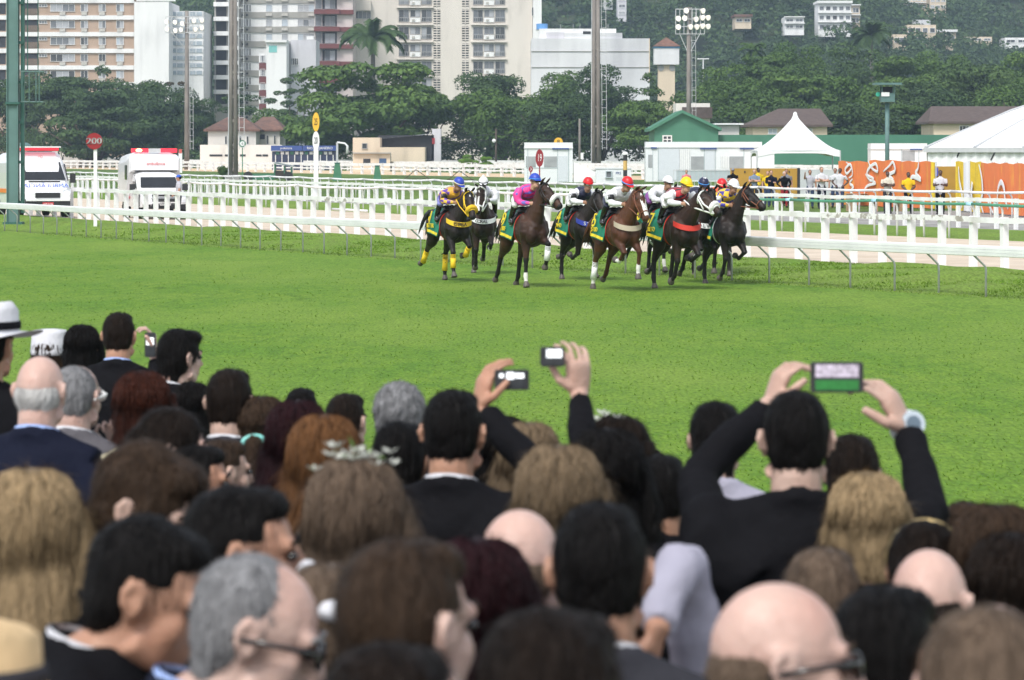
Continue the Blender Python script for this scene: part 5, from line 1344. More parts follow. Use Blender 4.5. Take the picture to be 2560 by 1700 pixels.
def horse(sx, base, label, coatname, legs, neck=(50, 0), head=(-42, 0), head_roll=0, socks=(), cloth='1', cloth_word='', bridle=None, noseband=None, breast=None, breast_word='', boots=None,
          tilt=0.0, hd_=None, blaze=None, scale=1.0, Y=None, tail_up=.3, girth_red=True, group='horses in the race'):
    g = G(sx, base) if Y is None else GY(sx, Y); g.z = 0
    turn = TRACK_HEAD - .10 + (hd_ or 0)
    T = thing('racehorse', g, turn, label, 'horse', group); T.scale = (scale,) * 3
    F = Flesh(); tags = {'coat': 0, 'pt': 1, 'hoof': 2, 'sock': 3}
    mats = [COATS[coatname], M_POINTS if coatname != 'chestnut' else COATS[coatname], M_HOOF, M_SOCK]
    # legs first, to know how high the body rides
    L = {}
    for key, sy in (('LF', .16), ('RF', -.16)):
        a = legs[key]; L[key] = chain((.47, sy, 1.02), [(.43, a[0]), (.33, a[1]), (.14, a[2]), (.085, a[2])])
    for key, sy in (('LH', .14), ('RH', -.14)):
        a = legs[key]; L[key] = chain((-.52, sy, 1.22), [(.36, a[0]), (.44, a[1]), (.40, a[2]), (.14, a[3]), (.085, a[3])])
    low = min(v[-1].z for v in L.values())
    dz = -low + .0
    off = Vector((0, 0, dz))
    rotT = rot_y(-tilt)
    P0 = Vector((0, 0, 1.2))
    Q = lambda v: rotT @ (Vector(v) - P0) + P0 + off
    mx = [max(r[2], r[3]) for r in RINGS]
    F.limb([Q((r[0], 0, r[1])) for r in RINGS], mx, 0, [(r[2] / m, r[3] / m) for r, m in zip(RINGS, mx)], n=20)
    F.ball(Q((.30, 0, 1.5)), (.26, .085, .125)); F.ball(Q((-.55, .12, 1.36)), (.24, .15, .2)); F.ball(Q((-.55, -.12, 1.36)), (.24, .15, .2))
    F.ball(Q((.64, .11, 1.1)), (.15, .125, .2)); F.ball(Q((.64, -.11, 1.1)), (.15, .125, .2))
    for s in (-1, 1): F.ball(Q((.42, s * .2, 1.28)), (.13, .085, .24)); F.ball(Q((-.62, s * .19, 1.2)), (.16, .09, .22))
    for key in ('LF', 'RF'):
        j = L[key]; s = 1 if key == 'LF' else -1
        F.limb([Q((.50, s * .15, 1.35)), Q((.53, s * .165, 1.15)), Q((.47, s * .15, 1.0)), Q(j[1].lerp(j[0], .75))], [.14, .155, .13, .11], 0)
        F.limb([Q(j[0]), Q(j[0].lerp(j[1], .35)), Q(j[0].lerp(j[1], .65)), Q(j[1].lerp(j[0], .1))], [.12, .1, .075, .058], 0)
        F.limb([Q(j[1].lerp(j[0], .12)), Q(j[1]), Q(j[1].lerp(j[2], .18))], [.058, .064, .048], 1)
        sk = 3 if key in socks else 1
        F.limb([Q(j[1].lerp(j[2], .15)), Q(j[1].lerp(j[2], .55)), Q(j[2].lerp(j[1], .12))], [.047, .042, .041], 1)
        F.limb([Q(j[2].lerp(j[1], .25)), Q(j[2]), Q(j[2].lerp(j[3], .6)), Q(j[3])], [.041, .053, .04, .05], sk)
        F.limb([Q(j[3]), Q(j[4])], [.058, .078], 2)
    for key in ('LH', 'RH'):
        j = L[key]; s = 1 if key == 'LH' else -1
        F.limb([Q((-.58, s * .13, 1.3)), Q(j[0].lerp(j[1], .4) + Vector((-.06, 0, 0))), Q(j[1])], [.2, .19, .12], 0)
        F.limb([Q(j[1].lerp(j[0], .2)), Q(j[1].lerp(j[2], .3)), Q(j[1].lerp(j[2], .7)), Q(j[2].lerp(j[1], .08))], [.145, .125, .08, .062], 0)
        F.ball(Q(j[2] + (j[1] - j[2]).normalized() * .02 + Vector((-.03, 0, .01))), (.055, .045, .065), 1)
        sk = 3 if key in socks else 1
        F.limb([Q(j[2]), Q(j[2].lerp(j[3], .45)), Q(j[3].lerp(j[2], .12))], [.06, .048, .045], 1)
        F.limb([Q(j[3].lerp(j[2], .3)), Q(j[3]), Q(j[3].lerp(j[4], .6)), Q(j[4])], [.045, .054, .041, .05], sk)
        F.limb([Q(j[4]), Q(j[5])], [.057, .076], 2)
    # neck and head
    ny, np_ = R(neck[1]), R(neck[0])
    ndir = Vector((math.cos(np_) * math.cos(ny), math.cos(np_) * math.sin(ny), math.sin(np_)))
    nb = Vector((.47, 0, 1.33)); poll = nb + ndir * .80
    mid = nb + Vector((math.cos(np_ - .1), 0, math.sin(np_ - .1))) * .38 + Vector((0, math.sin(ny) * .12, 0))
    F.limb([Q(nb - Vector((.1, 0, .05))), Q(nb + (mid - nb) * .4), Q(mid), Q(mid.lerp(poll, .55)), Q(poll)], [.33, .29, .225, .175, .125], 0, [(.6, 1), (.56, 1), (.55, 1), (.56, 1), (.72, 1)])
    hp, hy = R(head[0]), R(neck[1] + head[1])
    hdv = Vector((math.cos(hp) * math.cos(hy), math.cos(hp) * math.sin(hy), math.sin(hp)))
    side = Vector((-math.sin(hy), math.cos(hy), 0)); hup = hdv.cross(side) * -1
    if hup.z < 0: hup = -hup
    HB = lambda f, s=0, u=0: Q(poll + hdv * f + side * s + hup * u)
    F.limb([HB(-.06), HB(.04, 0, .0), HB(.17, 0, -.02), HB(.30, 0, -.03), HB(.42, 0, -.03), HB(.53, 0, -.035), HB(.60, 0, -.05), HB(.635, 0, -.06)], [.095, .135, .152, .135, .103, .088, .084, .05], 0,
           [(.9, 1), (.74, 1), (.7, 1), (.62, 1), (.66, 1), (.78, 1), (.8, 1), (.8, 1)], up=tuple(hup))
    for s in (-1, 1):
        F.ball(HB(.24, s * .06, -.08), (.10, .045, .09), 0); F.ball(HB(.15, s * .083, .04), (.045, .03, .04), 0)
    F.limb([HB(.30, 0, -.12), HB(.50, 0, -.105), HB(.57, 0, -.115)], [.05, .042, .038], 0)
    mzl = 3 if blaze == 'snip' else 0
    F.S.append((*HB(.62, 0, -.05), .08)); F.tags.append(1)
    body = F.grow('body', .021, mats, T, 4, .5)
    for s in (-1, 1):
        e0 = HB(-.02, s * .06, .08)
        MB().tube([e0, e0 + hup * .07 + side * s * .022 + hdv * .01, e0 + hup * .13 + side * s * .028 + hdv * .02, e0 + hup * .19 + side * s * .015 + hdv * .035], [.022, .036, .027, .004], 8, squash=[(1, .6)] * 4).build('ear', COATS[coatname], T, smooth=True)
        MB().ell(HB(.155, s * .098, .045), (.024, .014, .02), 10, 8).build('eye', M_EYE, T, smooth=True)
        MB().ell(HB(.595, s * .053, -.03), (.022, .012, .018), 8, 6).build('nostril', M_POINTS, T, smooth=True)
    if blaze:
        if blaze == 'star': rows = [(.10, .012), (.14, .04), (.19, .028), (.23, .006)]
        elif blaze == 'stripe': rows = [(.10, .02), (.16, .062), (.21, .03), (.3, .018), (.42, .022), (.5, .042), (.58, .05)]
        else: rows = [(.08, .04), (.16, .062), (.25, .064), (.35, .058), (.45, .055), (.55, .05)]
        mb = MB(); vs = []
        hh = {.04: .125, .17: .12, .30: .095, .42: .065, .53: .045, .6: .03}
        xs, hs = list(hh), list(hh.values())
        for f, w in rows:
            u = float(np.interp(f, xs, hs)) + .006
            for q in (-1, -.5, 0, .5, 1): vs.append(HB(f, q * w, u - .45 * (q * w) ** 2 / .06))
        mb.add(vs, [(i * 5 + j, i * 5 + j + 1, (i + 1) * 5 + j + 1, (i + 1) * 5 + j) for i in range(len(rows) - 1) for j in range(4)]).build('blaze', M_SOCK, T, smooth=True)
    # mane and tail
    mm = M_MANE if coatname != 'chestnut' else COATS['chestnut']
    mb = MB(); r = random.Random(sx)
    perp = ndir.cross(Vector((0, 1, 0))) * -1
    for i in range(26):
        t = i / 25; b0 = nb.lerp(poll, .2 + .85 * t) + perp * (.245 * (1 - t) + .10 * t) * (.9)
        sd = -1 if r.random() < .7 else 1
        mb.tube([Q(b0 - perp * .04), Q(b0 + perp * .05 + Vector((-.03, sd * .03, 0))), Q(b0 + Vector((-.1, sd * .09, -.02 - .06 * r.random())))], [.03, .032, .006], 5, squash=[(.6, 1)] * 3)
    mb.tube([HB(-.03, 0, .1), HB(.05, .01, .14), HB(.15, .015, .125)], [.03, .028, .006], 6)
    mb.build('mane', mm, T, smooth=True)
    mb = MB()
    for i in range(18):
        a = r.uniform(-.35, .35); l = r.uniform(.6, .85); u = tail_up + r.uniform(-.1, .1)
        p = Vector((-.80, 0, 1.40)); pts = [Q(p)]
        for j in range(1, 6):
            s_ = j / 5; pts.append(Q(p + Vector((-l * s_ * (.75 + .2 * u), a * s_ * .5, u * .25 * math.sin(s_ * 2.2) - l * .75 * s_ * s_))))
        mb.tube(pts, [.045, .05, .045, .036, .024, .004], 6)
    mb.build('tail', mm, T, smooth=True)
    # tack
    ring = lambda f0, f1, rr, w=.095, h=.115, uo=-.03: [HB(f0 + (f1 - f0) * (.5 - .5 * math.sin(a)), math.cos(a) * w, math.sin(a) * h + uo) for a in [2 * math.pi * i / 14 for i in range(15)]]
    bm = bridle or M_BLKLEATHER; mb = MB()
    bw = .013 if bm is not M_STRAPW else .019
    mb.tube(ring(.46, .46, 0, .08, .095), bw, 6, False)                                  # noseband strap
    mb.tube(ring(.02, .07, 0, .105, .14, 0), bw, 6, False)                               # headpiece and browband
    for s in (-1, 1):
        mb.tube([HB(.03, s * .1, .03), HB(.22, s * .11, -.04), HB(.46, s * .082, -.05), HB(.53, s * .075, -.085)], bw, 6)
        mb.tube([HB(.03, s * .1, -.02), HB(.28, s * .108, -.13)], bw * .8, 6)
    mb.build('bridle', bm, T, smooth=True)
    if noseband is not None:
        mb = MB(); pts = ring(.40, .46, 0, .098, .115); mb.tube(pts, [.05 if math.sin(2 * math.pi * i / 14) > -.25 else .022 for i in range(15)], 10, False); mb.build('sheepskin_noseband', noseband, T, smooth=True)
    hand = Vector((.66, 0, 1.78))
    mb = MB()
    for s in (-1, 1): mb.tube([HB(.53, s * .08, -.085), Q(Vector((.72, s * .16, 1.62)).lerp(poll + hdv * .3, .35)), Q(hand + Vector((0, s * .09, 0)))], .012 if bm is not M_STRAPW else .018, 5)
    mb.build('reins', bm, T, smooth=True)
    # saddle cloth with border, number, saddle, girth
    cloth_pt = lambda x, ph, o: Q(on_trunk(x + .07 * (abs(ph) / 2.15) ** 2 * (1 if x < -.2 else 0), ph, .022 + o + .012 * math.sin(x * 19 + ph * 3), .36))
    xs = np.linspace(-.64, .16, 9); phs = np.linspace(-2.15, 2.15, 31); vs = []
    for x in xs:
        for ph in phs:
            vs.append(cloth_pt(x, ph, 0))
    nph = len(phs); fs = [(i * nph + j, i * nph + j + 1, (i + 1) * nph + j + 1, (i + 1) * nph + j) for i in range(len(xs) - 1) for j in range(nph - 1)]
    mb = MB(); mb.add(vs, fs); mb.add([v + Vector((0, 0, -.012)) for v in vs], [tuple(reversed(f)) for f in fs]); cl = mb.build('saddle_cloth', M_CLOTH, T, smooth=True)
    mb = MB()
    def strip_(a, b):
        n0 = len(a); mb.add(a + b, [(i, i + 1, n0 + i + 1, n0 + i) for i in range(n0 - 1)])
    out = cloth_pt
    P2 = np.linspace(-2.13, 2.13, 44)
    strip_([out(-.625, p, .012) for p in P2], [out(-.565, p, .012) for p in P2])
    for s in (-1, 1): strip_([out(x, s * 2.12, .012) for x in np.linspace(-.625, .15, 14)], [out(x, s * 1.96, .012) for x in np.linspace(-.565, .15, 14)])
    mb.build('border', M_CLOTHY, cl, smooth=True)
    for s in (-1, 1):
        p = out(-.38, s * 1.25, .035); M_ = Matrix.Rotation(0, 4, 'Z')
        rx = R(90) - .30 * 1.0
        o = text_obj('number', cloth, .4, M_CLOTHY, cl, p, (0, 0, 0), .006)
        o.rotation_euler = (R(90 - 14), 0, 0) if s < 0 else (R(90 - 14), 0, R(180))
        if cloth_word:
            p = out(-.36, s * 1.72, .035); o = text_obj('lettering', cloth_word, .13, M_CLOTHY, cl, p, (0, 0, 0), .006)
            o.rotation_euler = (R(90), 0, 0) if s < 0 else (R(90), 0, R(180))
    mb = MB(); mb.ell(Q((.0, 0, 1.545)), (.22, .16, .07), 14, 8); mb.ell(Q((-.14, 0, 1.60)), (.09, .13, .05)); mb.ell(Q((.15, 0, 1.60)), (.06, .07, .06))
    for s in (-1, 1): mb.tube([Q(on_trunk(.04, s * .5, .05)), Q(on_trunk(.05, s * 1.0, .055)), Q(on_trunk(.06, s * 1.35, .05))], [.1, .12, .08], 8, squash=[(1, .25)] * 3, up=(0, s, 0))
    mb.build('saddle', M_BLKLEATHER, T, smooth=True)
    ga = [Q(on_trunk(.10 + .03 * math.cos(p), p, .014)) for p in np.linspace(-math.pi, math.pi, 36)]
    mb = MB(); strip_(ga, [v + rotT @ Vector((.08, 0, 0)) for v in ga]); mb.build('girth', M_RBAND if girth_red else M_WBAND, T, smooth=True)
    if breast is not None:
        mb = MB(); A, B = [], []
        for i in range(29):
            a = -1.0 + 2.0 * i / 28; th = a * 1.75
            zc, hw, hh = ring_at(.56)
            x = .30 + .53 * math.cos(th * .62) ** .9 if abs(th) < 2.4 else .3
            y = math.sin(th * .9) * .285; z = 1.34 - .10 * math.cos(th * .9)
            A.append(Q((x, y, z + .05))); B.append(Q((x + .012 * math.cos(th), y, z - .055)))
        strip_(A, B); bo = mb.build('breast_band', breast, T, smooth=True)
        if breast_word:
            # letters set round the band
            n0 = len(breast_word)
            for i, ch in enumerate(breast_word):
                if ch == ' ': continue
                a = (i - (n0 - 1) / 2) / max(1, n0 - 1) * .95 if n0 > 1 else 0
                a = -a * 1.0 if False else a
                th = (a - .25) * 1.0
                x = .30 + .53 * math.cos(th * .62) ** .9; y = math.sin(th * .9) * .285; z = 1.34 - .10 * math.cos(th * .9)
                o = text_obj('letter', ch, .11, M_BLACK if breast is not M_BBAND else M_SWHITE, bo, Q((x + .016, y, z - .003)), (0, 0, 0), .004)
                o.rotation_euler = (R(90), 0, R(90) + math.atan2(y, x - .25) * .9)
    if boots:
        for key, m in boots.items():
            j = L[key]; a, b = (j[1], j[2]) if key in ('LF', 'RF') else (j[2], j[3])
            pa, pb = a.lerp(b, .38), a.lerp(b, 1.02)
            MB().tube([Q(pa), Q(pa.lerp(pb, .5)), Q(pb)], [.061, .057, .067], 12).build('leg_wrap', m, T, smooth=True)
            for q in range(3):
                c_ = a.lerp(b, .14 + q * .08); e_ = a.lerp(b, .18 + q * .08)
                MB().cyl(Q(c_), Q(e_), .06, n=12).build('wrap_stripe', m, T, smooth=True)
    T['_seat'] = 0; del T['_seat']
    return T, Q
def silk(name, c1, c2=None, kind='plain', sc=6.0):
    m = mat(name, c1, .45, .12, 7, .25, 9, spec=.4, sheen=.1)
    if c2:
        nt = m.node_tree; N = nt.nodes; L = nt.links; b = N['Principled BSDF']
        tc = N.new('ShaderNodeTexCoord'); mp = N.new('ShaderNodeMapping'); L.new(tc.outputs['Object'], mp.inputs[0])
        if kind == 'check':
            t = N.new('ShaderNodeTexChecker'); t.inputs['Scale'].default_value = sc; mp.inputs['Rotation'].default_value = (.6, .5, .78); L.new(mp.outputs[0], t.inputs['Vector'])
            t.inputs['Color1'].default_value = (*c1, 1); t.inputs['Color2'].default_value = (*c2, 1); L.new(t.outputs[0], b.inputs['Base Color'])
        else:
            t = N.new('ShaderNodeTexWave'); t.wave_profile = 'TRI' if kind == 'zig' else 'SIN'; t.inputs['Scale'].default_value = sc; t.inputs['Distortion'].default_value = 2.5 if kind == 'zig' else .4
            t.inputs['Detail'].default_value = 0; mp.inputs['Rotation'].default_value = (0, .3, .5); L.new(mp.outputs[0], t.inputs['Vector'])
            r = N.new('ShaderNodeValToRGB'); r.color_ramp.interpolation = 'CONSTANT'; r.color_ramp.elements[0].color = (*c1, 1); r.color_ramp.elements[1].color = (*c2, 1); r.color_ramp.elements[1].position = .5 if kind == 'zig' else .8
            L.new(t.outputs['Fac'], r.inputs[0]); L.new(r.outputs[0], b.inputs['Base Color'])
    return m
M_SKIN_T = mat('tanned_skin', (.36, .19, .12), .5, .1, 12, sss=.1)
M_SKIN_L = mat('light_skin', (.5, .29, .2), .5, .1, 12, sss=.1)
M_SKIN_D = mat('dark_skin', (.09, .05, .035), .45, .12, 12)
M_BREECH = mat('white_breeches', (.75, .75, .76), .7, .06, 6, .2, 12)
M_BOOT = mat('black_boot', (.014, .013, .013), .25, .1, spec=.6)
def jockey(H, label, torso, sleeve, cap, capband, skin=None, breech=None, look=(0, -8), goggles=True, cap_top=None, lean=0.0, capm2=None, armband=None, boot_top=None, pom=False):
    """crouched rider on horse H = (object, placing function)"""
    hT, Q = H
    T = thing('jockey', hT.location, hT.rotation_euler.z, label, 'person', 'jockeys in the race'); T.scale = hT.scale
    skin = skin or M_SKIN_T; F = Flesh()
    mats = [torso, sleeve, breech or M_BREECH, M_BOOT, skin, capm2 or boot_top or M_BOOT]
    p = lambda x, y, z: Q((x + .02, y * (1.28 if z > 1.9 else 1.08 if z > 1.75 else 1.0), z - .05 if z > 1.7 else z + .01))
    hip = (-.17, 0, 1.87); chest = (.27, 0, 1.955 + lean); nk = (.44, 0, 2.03 + lean); hd0 = Vector((.55, 0, 2.145 + lean))
    F.limb([p(*hip), p(-.03, 0, 1.935 + lean * .3), p(.14, 0, 1.96 + lean * .7), p(*chest), p(.39, 0, 1.99 + lean)], [.165, .175, .195, .2, .115], 0, [(1, .85), (1, .8), (1.1, .82), (1.18, .8), (1.1, .8)])
    F.ball(p(-.2, 0, 1.85), (.15, .17, .14), 2)
    F.limb([p(.39, 0, 2.0 + lean), p(*nk), p(.50, 0, 2.08 + lean)], [.075, .062, .06], 4)
    for s in (-1, 1):
        F.limb([p(-.17, s * .09, 1.84), p(.05, s * .2, 1.82), p(.22, s * .265, 1.765)], [.125, .105, .075], 2)
        F.limb([p(.22, s * .265, 1.765), p(.16, s * .285, 1.66)], [.075, .07], 2)
        F.limb([p(.16, s * .285, 1.66), p(.08, s * .30, 1.53), p(-.03, s * .31, 1.37)], [.072, .062, .045], 3)
        F.limb([p(-.05, s * .315, 1.35), p(.03, s * .325, 1.325), p(.14, s * .335, 1.325)], [.042, .045, .032], 3)
        F.limb([p(.29, s * .17, 1.975 + lean), p(.33, s * .235, 1.905 + lean * .5), p(.36, s * .27, 1.80)], [.1, .096, .078], 1)
        F.limb([p(.36, s * .27, 1.80), p(.47, s * .20, 1.77), p(.57, s * .125, 1.77)], [.076, .064, .046], 1)
        # hand: palm and four curled fingers with a thumb
        F.limb([p(.56, s * .13, 1.77), p(.62, s * .105, 1.765)], [.038, .042], 4, [(.7, 1)] * 2)
        for q in range(4):
            F.limb([p(.63, s * .105, 1.795 - q * .022), p(.675, s * .09, 1.79 - q * .023), p(.665, s * .055, 1.785 - q * .022), p(.63, s * .05, 1.785 - q * .021)], [.014, .0135, .0125, .011], 4, n=7)
        F.limb([p(.60, s * .09, 1.79), p(.64, s * .065, 1.81), p(.665, s * .06, 1.80)], [.016, .014, .011], 4, n=7)
    F.grow('body', .0165, mats, T, 3, .5)
    # head
    yaw, pit = R(look[0]), R(look[1])
    M3 = (Matrix.Rotation(yaw, 3, 'Z') @ Matrix.Rotation(-pit, 3, 'Y'))
    C = p(*hd0); hp = lambda x, y, z: C + M3 @ Vector((x, y, z)) * 1.1
    Fh = Flesh(); Fh.ball(hp(-.005, 0, .02), (.095, .077, .105), 0, M3); Fh.ball(hp(.035, 0, -.06), (.062, .058, .07), 0, M3)
    Fh.limb([hp(.085, 0, .01), hp(.108, 0, -.03), hp(.1, 0, -.04)], [.012, .018, .012], 0, n=8); Fh.limb([hp(.078, -.025, -.075), hp(.086, 0, -.075), hp(.078, .025, -.075)], [.01, .013, .01], 0, n=8)
    Fh.limb([hp(-.01, 0, -.05), hp(-.06, 0, -.14)], [.06, .06], 0)
    for s in (-1, 1): Fh.ball(hp(-.01, s * .08, -.005), (.02, .012, .034), 0, M3)
    head = Fh.grow('head', .0095, [skin], T, 3, .5)
    MB().limb if False else None
    mb = MB()
    for s in (-1, 1): mb.ell(hp(.09, s * .03, .018), (.01, .014, .009), 8, 6)
    mb.build('eyes', M_EYE, head, smooth=True)
    MB().tube([hp(.083, -.024, -.085), hp(.093, 0, -.083), hp(.083, .024, -.085)], .004, 5).build('mouth', mat('lips', (.25, .09, .07), .5, .05), head)
    # cap: rounded shell, band, peak
    mb = MB(); vs = []; nv, nu = 7, 20
    for j in range(nv + 1):
        ph = (math.pi / 2) * j / nv
        for i in range(nu):
            th = 2 * math.pi * i / nu; vs.append(hp(-.008 + .122 * math.cos(ph) * math.cos(th), .102 * math.cos(ph) * math.sin(th), .045 + .118 * math.sin(ph)))
    mb.add(vs, [(j * nu + i, j * nu + (i + 1) % nu, (j + 1) * nu + (i + 1) % nu, (j + 1) * nu + i) for j in range(nv) for i in range(nu)])
    mb.add([hp(-.008 + .118 * math.cos(2 * math.pi * i / nu), .098 * math.sin(2 * math.pi * i / nu), .042) for i in range(nu)], [tuple(reversed(range(nu)))])
    cp = mb.build('cap', cap, T, smooth=True)
    bandp = [hp(-.008 + .124 * math.cos(2 * math.pi * i / nu), .104 * math.sin(2 * math.pi * i / nu), .055) for i in range(nu + 1)]
    MB().tube(bandp, [.011] * (nu + 1), 6, False, squash=[(.4, 1)] * (nu + 1)).build('cap_band', capband, cp, smooth=True)
    pk = [hp(-.008 + .12 * math.cos(a), .1 * math.sin(a), .045) for a in np.linspace(-1.1, 1.1, 9)] + [hp(.02 + .155 * math.cos(a), .088 * math.sin(a), .035) for a in np.linspace(.85, -.85, 9)]
    MB().extr(pk, (0, 0, 0), (0, 0, -.008)).build('peak', cap, cp)
    if pom: MB().ell(hp(-.01, 0, .17), (.03, .03, .03)).build('pompom', cap, cp, smooth=True)
    if cap_top:
        st = [hp(.02 + (.05 if i % 2 == 0 else .022) * math.cos(2 * math.pi * i / 10), (.05 if i % 2 == 0 else .022) * math.sin(2 * math.pi * i / 10), .163 - .9 * ((.05 if i % 2 == 0 else .022) ** 2)) for i in range(10)]
        MB().add([hp(.02, 0, .168)] + st, [(0, 1 + i, 1 + (i + 1) % 10) for i in range(10)]).build('star', cap_top, cp)
    if goggles:
        mb = MB()
        for s in (-1, 1): mb.ell(hp(.088, s * .033, .016), (.022, .036, .026), 12, 8, M3)
        mb.build('goggles', goggles if not isinstance(goggles, bool) else M_EYE, head, smooth=True)
        MB().tube([hp(-.008 + .1 * math.cos(a), .086 * math.sin(a), .018) for a in np.linspace(.5, 2 * math.pi - .5, 20)], .009, 6).build('goggle_strap', M_BLKLEATHER, head)
    for s in (-1, 1):
        mb = MB(); q = [p(.03 + .06 * math.cos(a), s * .325, 1.325 + .075 * math.sin(a)) for a in np.linspace(0, 2 * math.pi, 13)]
        mb.tube(q, .008, 5, False); mb.bar(p(.03, s * .325, 1.40), p(.06, s * .24, 1.60), .018)
        mb.build('stirrup', M_IRON, T)
    if armband is not None:
        bm, tx, tm = armband
        MB().tube([p(.32, -.222, 1.93 + lean * .6), p(.35, -.262, 1.84 + lean * .2)], [.102, .09], 14).build('arm_badge', bm, T, smooth=True)
        o = text_obj('badge_number', tx, .12, tm, T, p(.37, -.325, 1.885 + lean * .4), (R(90), 0, R(18)), .004)
    return T
GAL = {   # joint angles: front = forearm, cannon, pastern; hind = thigh, gaskin, cannon, pastern
    'a': dict(RF=(2, -3, 12), LF=(76, -14, -34), RH=(-18, -54, -28, -46), LH=(32, -44, -16, -36)),
    'b': dict(RF=(28, 0, 22), LF=(56, -50, -88), RH=(-24, -60, -44, -76), LH=(32, -46, -8, 4)),
    'c': dict(RF=(-14, -70, -115), LF=(20, -4, 14), RH=(36, -44, -6, 10), LH=(-14, -62, -58, -96)),
    'd': dict(RF=(6, -26, -52), LF=(48, -66, -104), RH=(40, -44, -4, 16), LH=(-22, -60, -44, -74)),
    'e': dict(RF=(54, -56, -98), LF=(56, -12, 0), RH=(20, -48, -18, -8), LH=(32, -50, -30, -56)),
}
SILK = dict(
    yel=silk('gold_silk', (.62, .33, .03), (.11, .05, .3), 'wave', 2.2), pur=silk('gold_purple_sleeve', (.7, .42, .04), (.12, .05, .36), 'check', 12),
    wht=silk('white_silk', (.72, .72, .75)), lil=silk('grey_lilac_silk', (.48, .46, .55), (.75, .75, .77), 'wave', 3.0),
    pink=silk('pink_silk', (.66, .03, .22), (.12, .1, .42), 'wave', 3.4), pinks=silk('pink_sleeve', (.72, .05, .27), (.12, .1, .42), 'wave', 4.5),
    navy=silk('navy_silk', (.014, .016, .045)), grey=silk('white_grey_silk', (.68, .68, .69), (.35, .35, .36), 'wave', 1.6),
    redblk=silk('red_black_silk', (.45, .02, .03), (.02, .02, .03), 'zig', 4.2), orange=silk('orange_silk', (.75, .1, .02)),
    chk=silk('yellow_blue_check_silk', (.75, .5, .03), (.05, .04, .3), 'check', 9.0),
)
CAPM = {n: mat('cap_' + n, c, .4, .05, 5, spec=.45) for n, c in dict(blue=(.025, .06, .42), white=(.78, .78, .8), red=(.62, .015, .02), yellow=(.85, .6, .01), navy=(.015, .018, .06), lblue=(.06, .28, .7), cream=(.75, .66, .45)).items()}
M_WRAPY = mat('yellow_wrap', (.82, .55, .02), .7, .05)
M_WRAPW = mat('white_wrap', (.8, .8, .8), .7, .04)
h10 = horse(1642, 684, 'black horse almost hidden between the chestnut and the red girthed horse', 'black', GAL['b'], (46, 0), (-40, -6), cloth='10', Y=79.5, hd_=.06, socks=('RF',))
jockey(h10, 'mostly hidden jockey in white cap behind the yellow capped one', SILK['wht'], SILK['wht'], CAPM['white'], CAPM['white'], look=(10, -5), breech=mat('purple_breeches', (.2, .06, .26), .6, .1))
h8 = horse(1778, 697, 'black horse at the back of the lead group with white sheepskin noseband', 'black', GAL['c'], (50, -4), (-44, -18), cloth='8', Y=77.6, noseband=M_FLEECE, blaze='star')
jockey(h8, 'jockey in red cap and orange silk behind the leaders', SILK['orange'], SILK['orange'], CAPM['red'], CAPM['cream'], look=(0, -18), skin=M_SKIN_D, lean=-.04)
h7 = horse(1732, 716, 'near black horse with white lettered breast band in the lead group', 'black', GAL['e'], (50, -2), (-46, -8), cloth='7', Y=74.6, breast=M_WBAND, breast_word='ALVE', boots=dict(RF=M_WRAPW))
jockey(h7, 'jockey in navy cap with white star in the lead group', SILK['navy'], SILK['navy'], CAPM['navy'], CAPM['lblue'], look=(-6, -20), cap_top=M_SWHITE)
h2 = horse(1204, 690, 'dark horse with white stripe and white bridle facing the camera', 'darkbay', GAL['d'], (54, -8), (-58, -14), cloth='2', Y=80.5, bridle=M_STRAPW, breast=M_WBAND, breast_word='CORAL', blaze='stripe', socks=('LF',), hd_=-.28)
jockey(h2, 'jockey in white cap and grey lilac silk second from the left', SILK['lil'], SILK['wht'], CAPM['white'], M_BLACK, look=(-8, -16), skin=M_SKIN_D, pom=True)
h1 = horse(1124, 705, 'black horse with yellow noseband and yellow leg wraps at the back of the field', 'black', GAL['b'], (44, 4), (-50, -6), cloth='1', cloth_word='BETTER', Y=76.2, noseband=M_YFLEECE, bridle=M_YBAND, breast=M_YBAND, breast_word='ESTRELA', boots=dict(RF=M_WRAPY, LF=M_WRAPY, RH=M_WRAPY, LH=M_WRAPY), blaze='star', tail_up=.9)
jockey(h1, 'jockey in blue cap and gold silk on the leftmost horse', SILK['yel'], SILK['pur'], CAPM['blue'], CAPM['cream'], look=(14, -26), breech=mat('blue_white_breeches', (.2, .2, .5), .6, .3), goggles=False, armband=(M_BLACK, '1', M_SWHITE))
h4 = horse(1446, 705, 'black horse with blue lettered breast band and number 4 cloth', 'black', GAL['c'], (44, 2), (-50, 2), cloth='4', cloth_word='NHO', Y=76.6, breast=M_BBAND, breast_word='STUD', bridle=M_BLKLEATHER)
jockey(h4, 'jockey in red and white cap and navy silk with white sleeves', SILK['navy'], SILK['wht'], CAPM['red'], CAPM['red'], look=(-8, -6), goggles=mat('white_goggles', (.45, .6, .6), .2, .1), cap_top=M_SWHITE, armband=(M_BLACK, '4', M_SWHITE))
h3 = horse(1312, 728, 'tall bay horse with white noseband and number 9 cloth turning its head', 'bay', GAL['a'], (60, 4), (-34, 24), cloth='9', cloth_word='BRF', Y=73.2, noseband=M_FLEECE, boots=dict(LF=M_WRAPW), socks=('RF',), blaze='star', scale=1.04)
jockey(h3, 'jockey in bright pink silk and blue cap with dark goggles', SILK['pink'], SILK['pinks'], CAPM['blue'], CAPM['lblue'], look=(16, -2), skin=M_SKIN_L, lean=.05)
h9 = horse(1806, 716, 'dark horse with brown bridle leading by the rail', 'black', GAL['d'], (56, 10), (-30, 22), cloth='11', Y=74.0, bridle=M_LEATHER, girth_red=False)
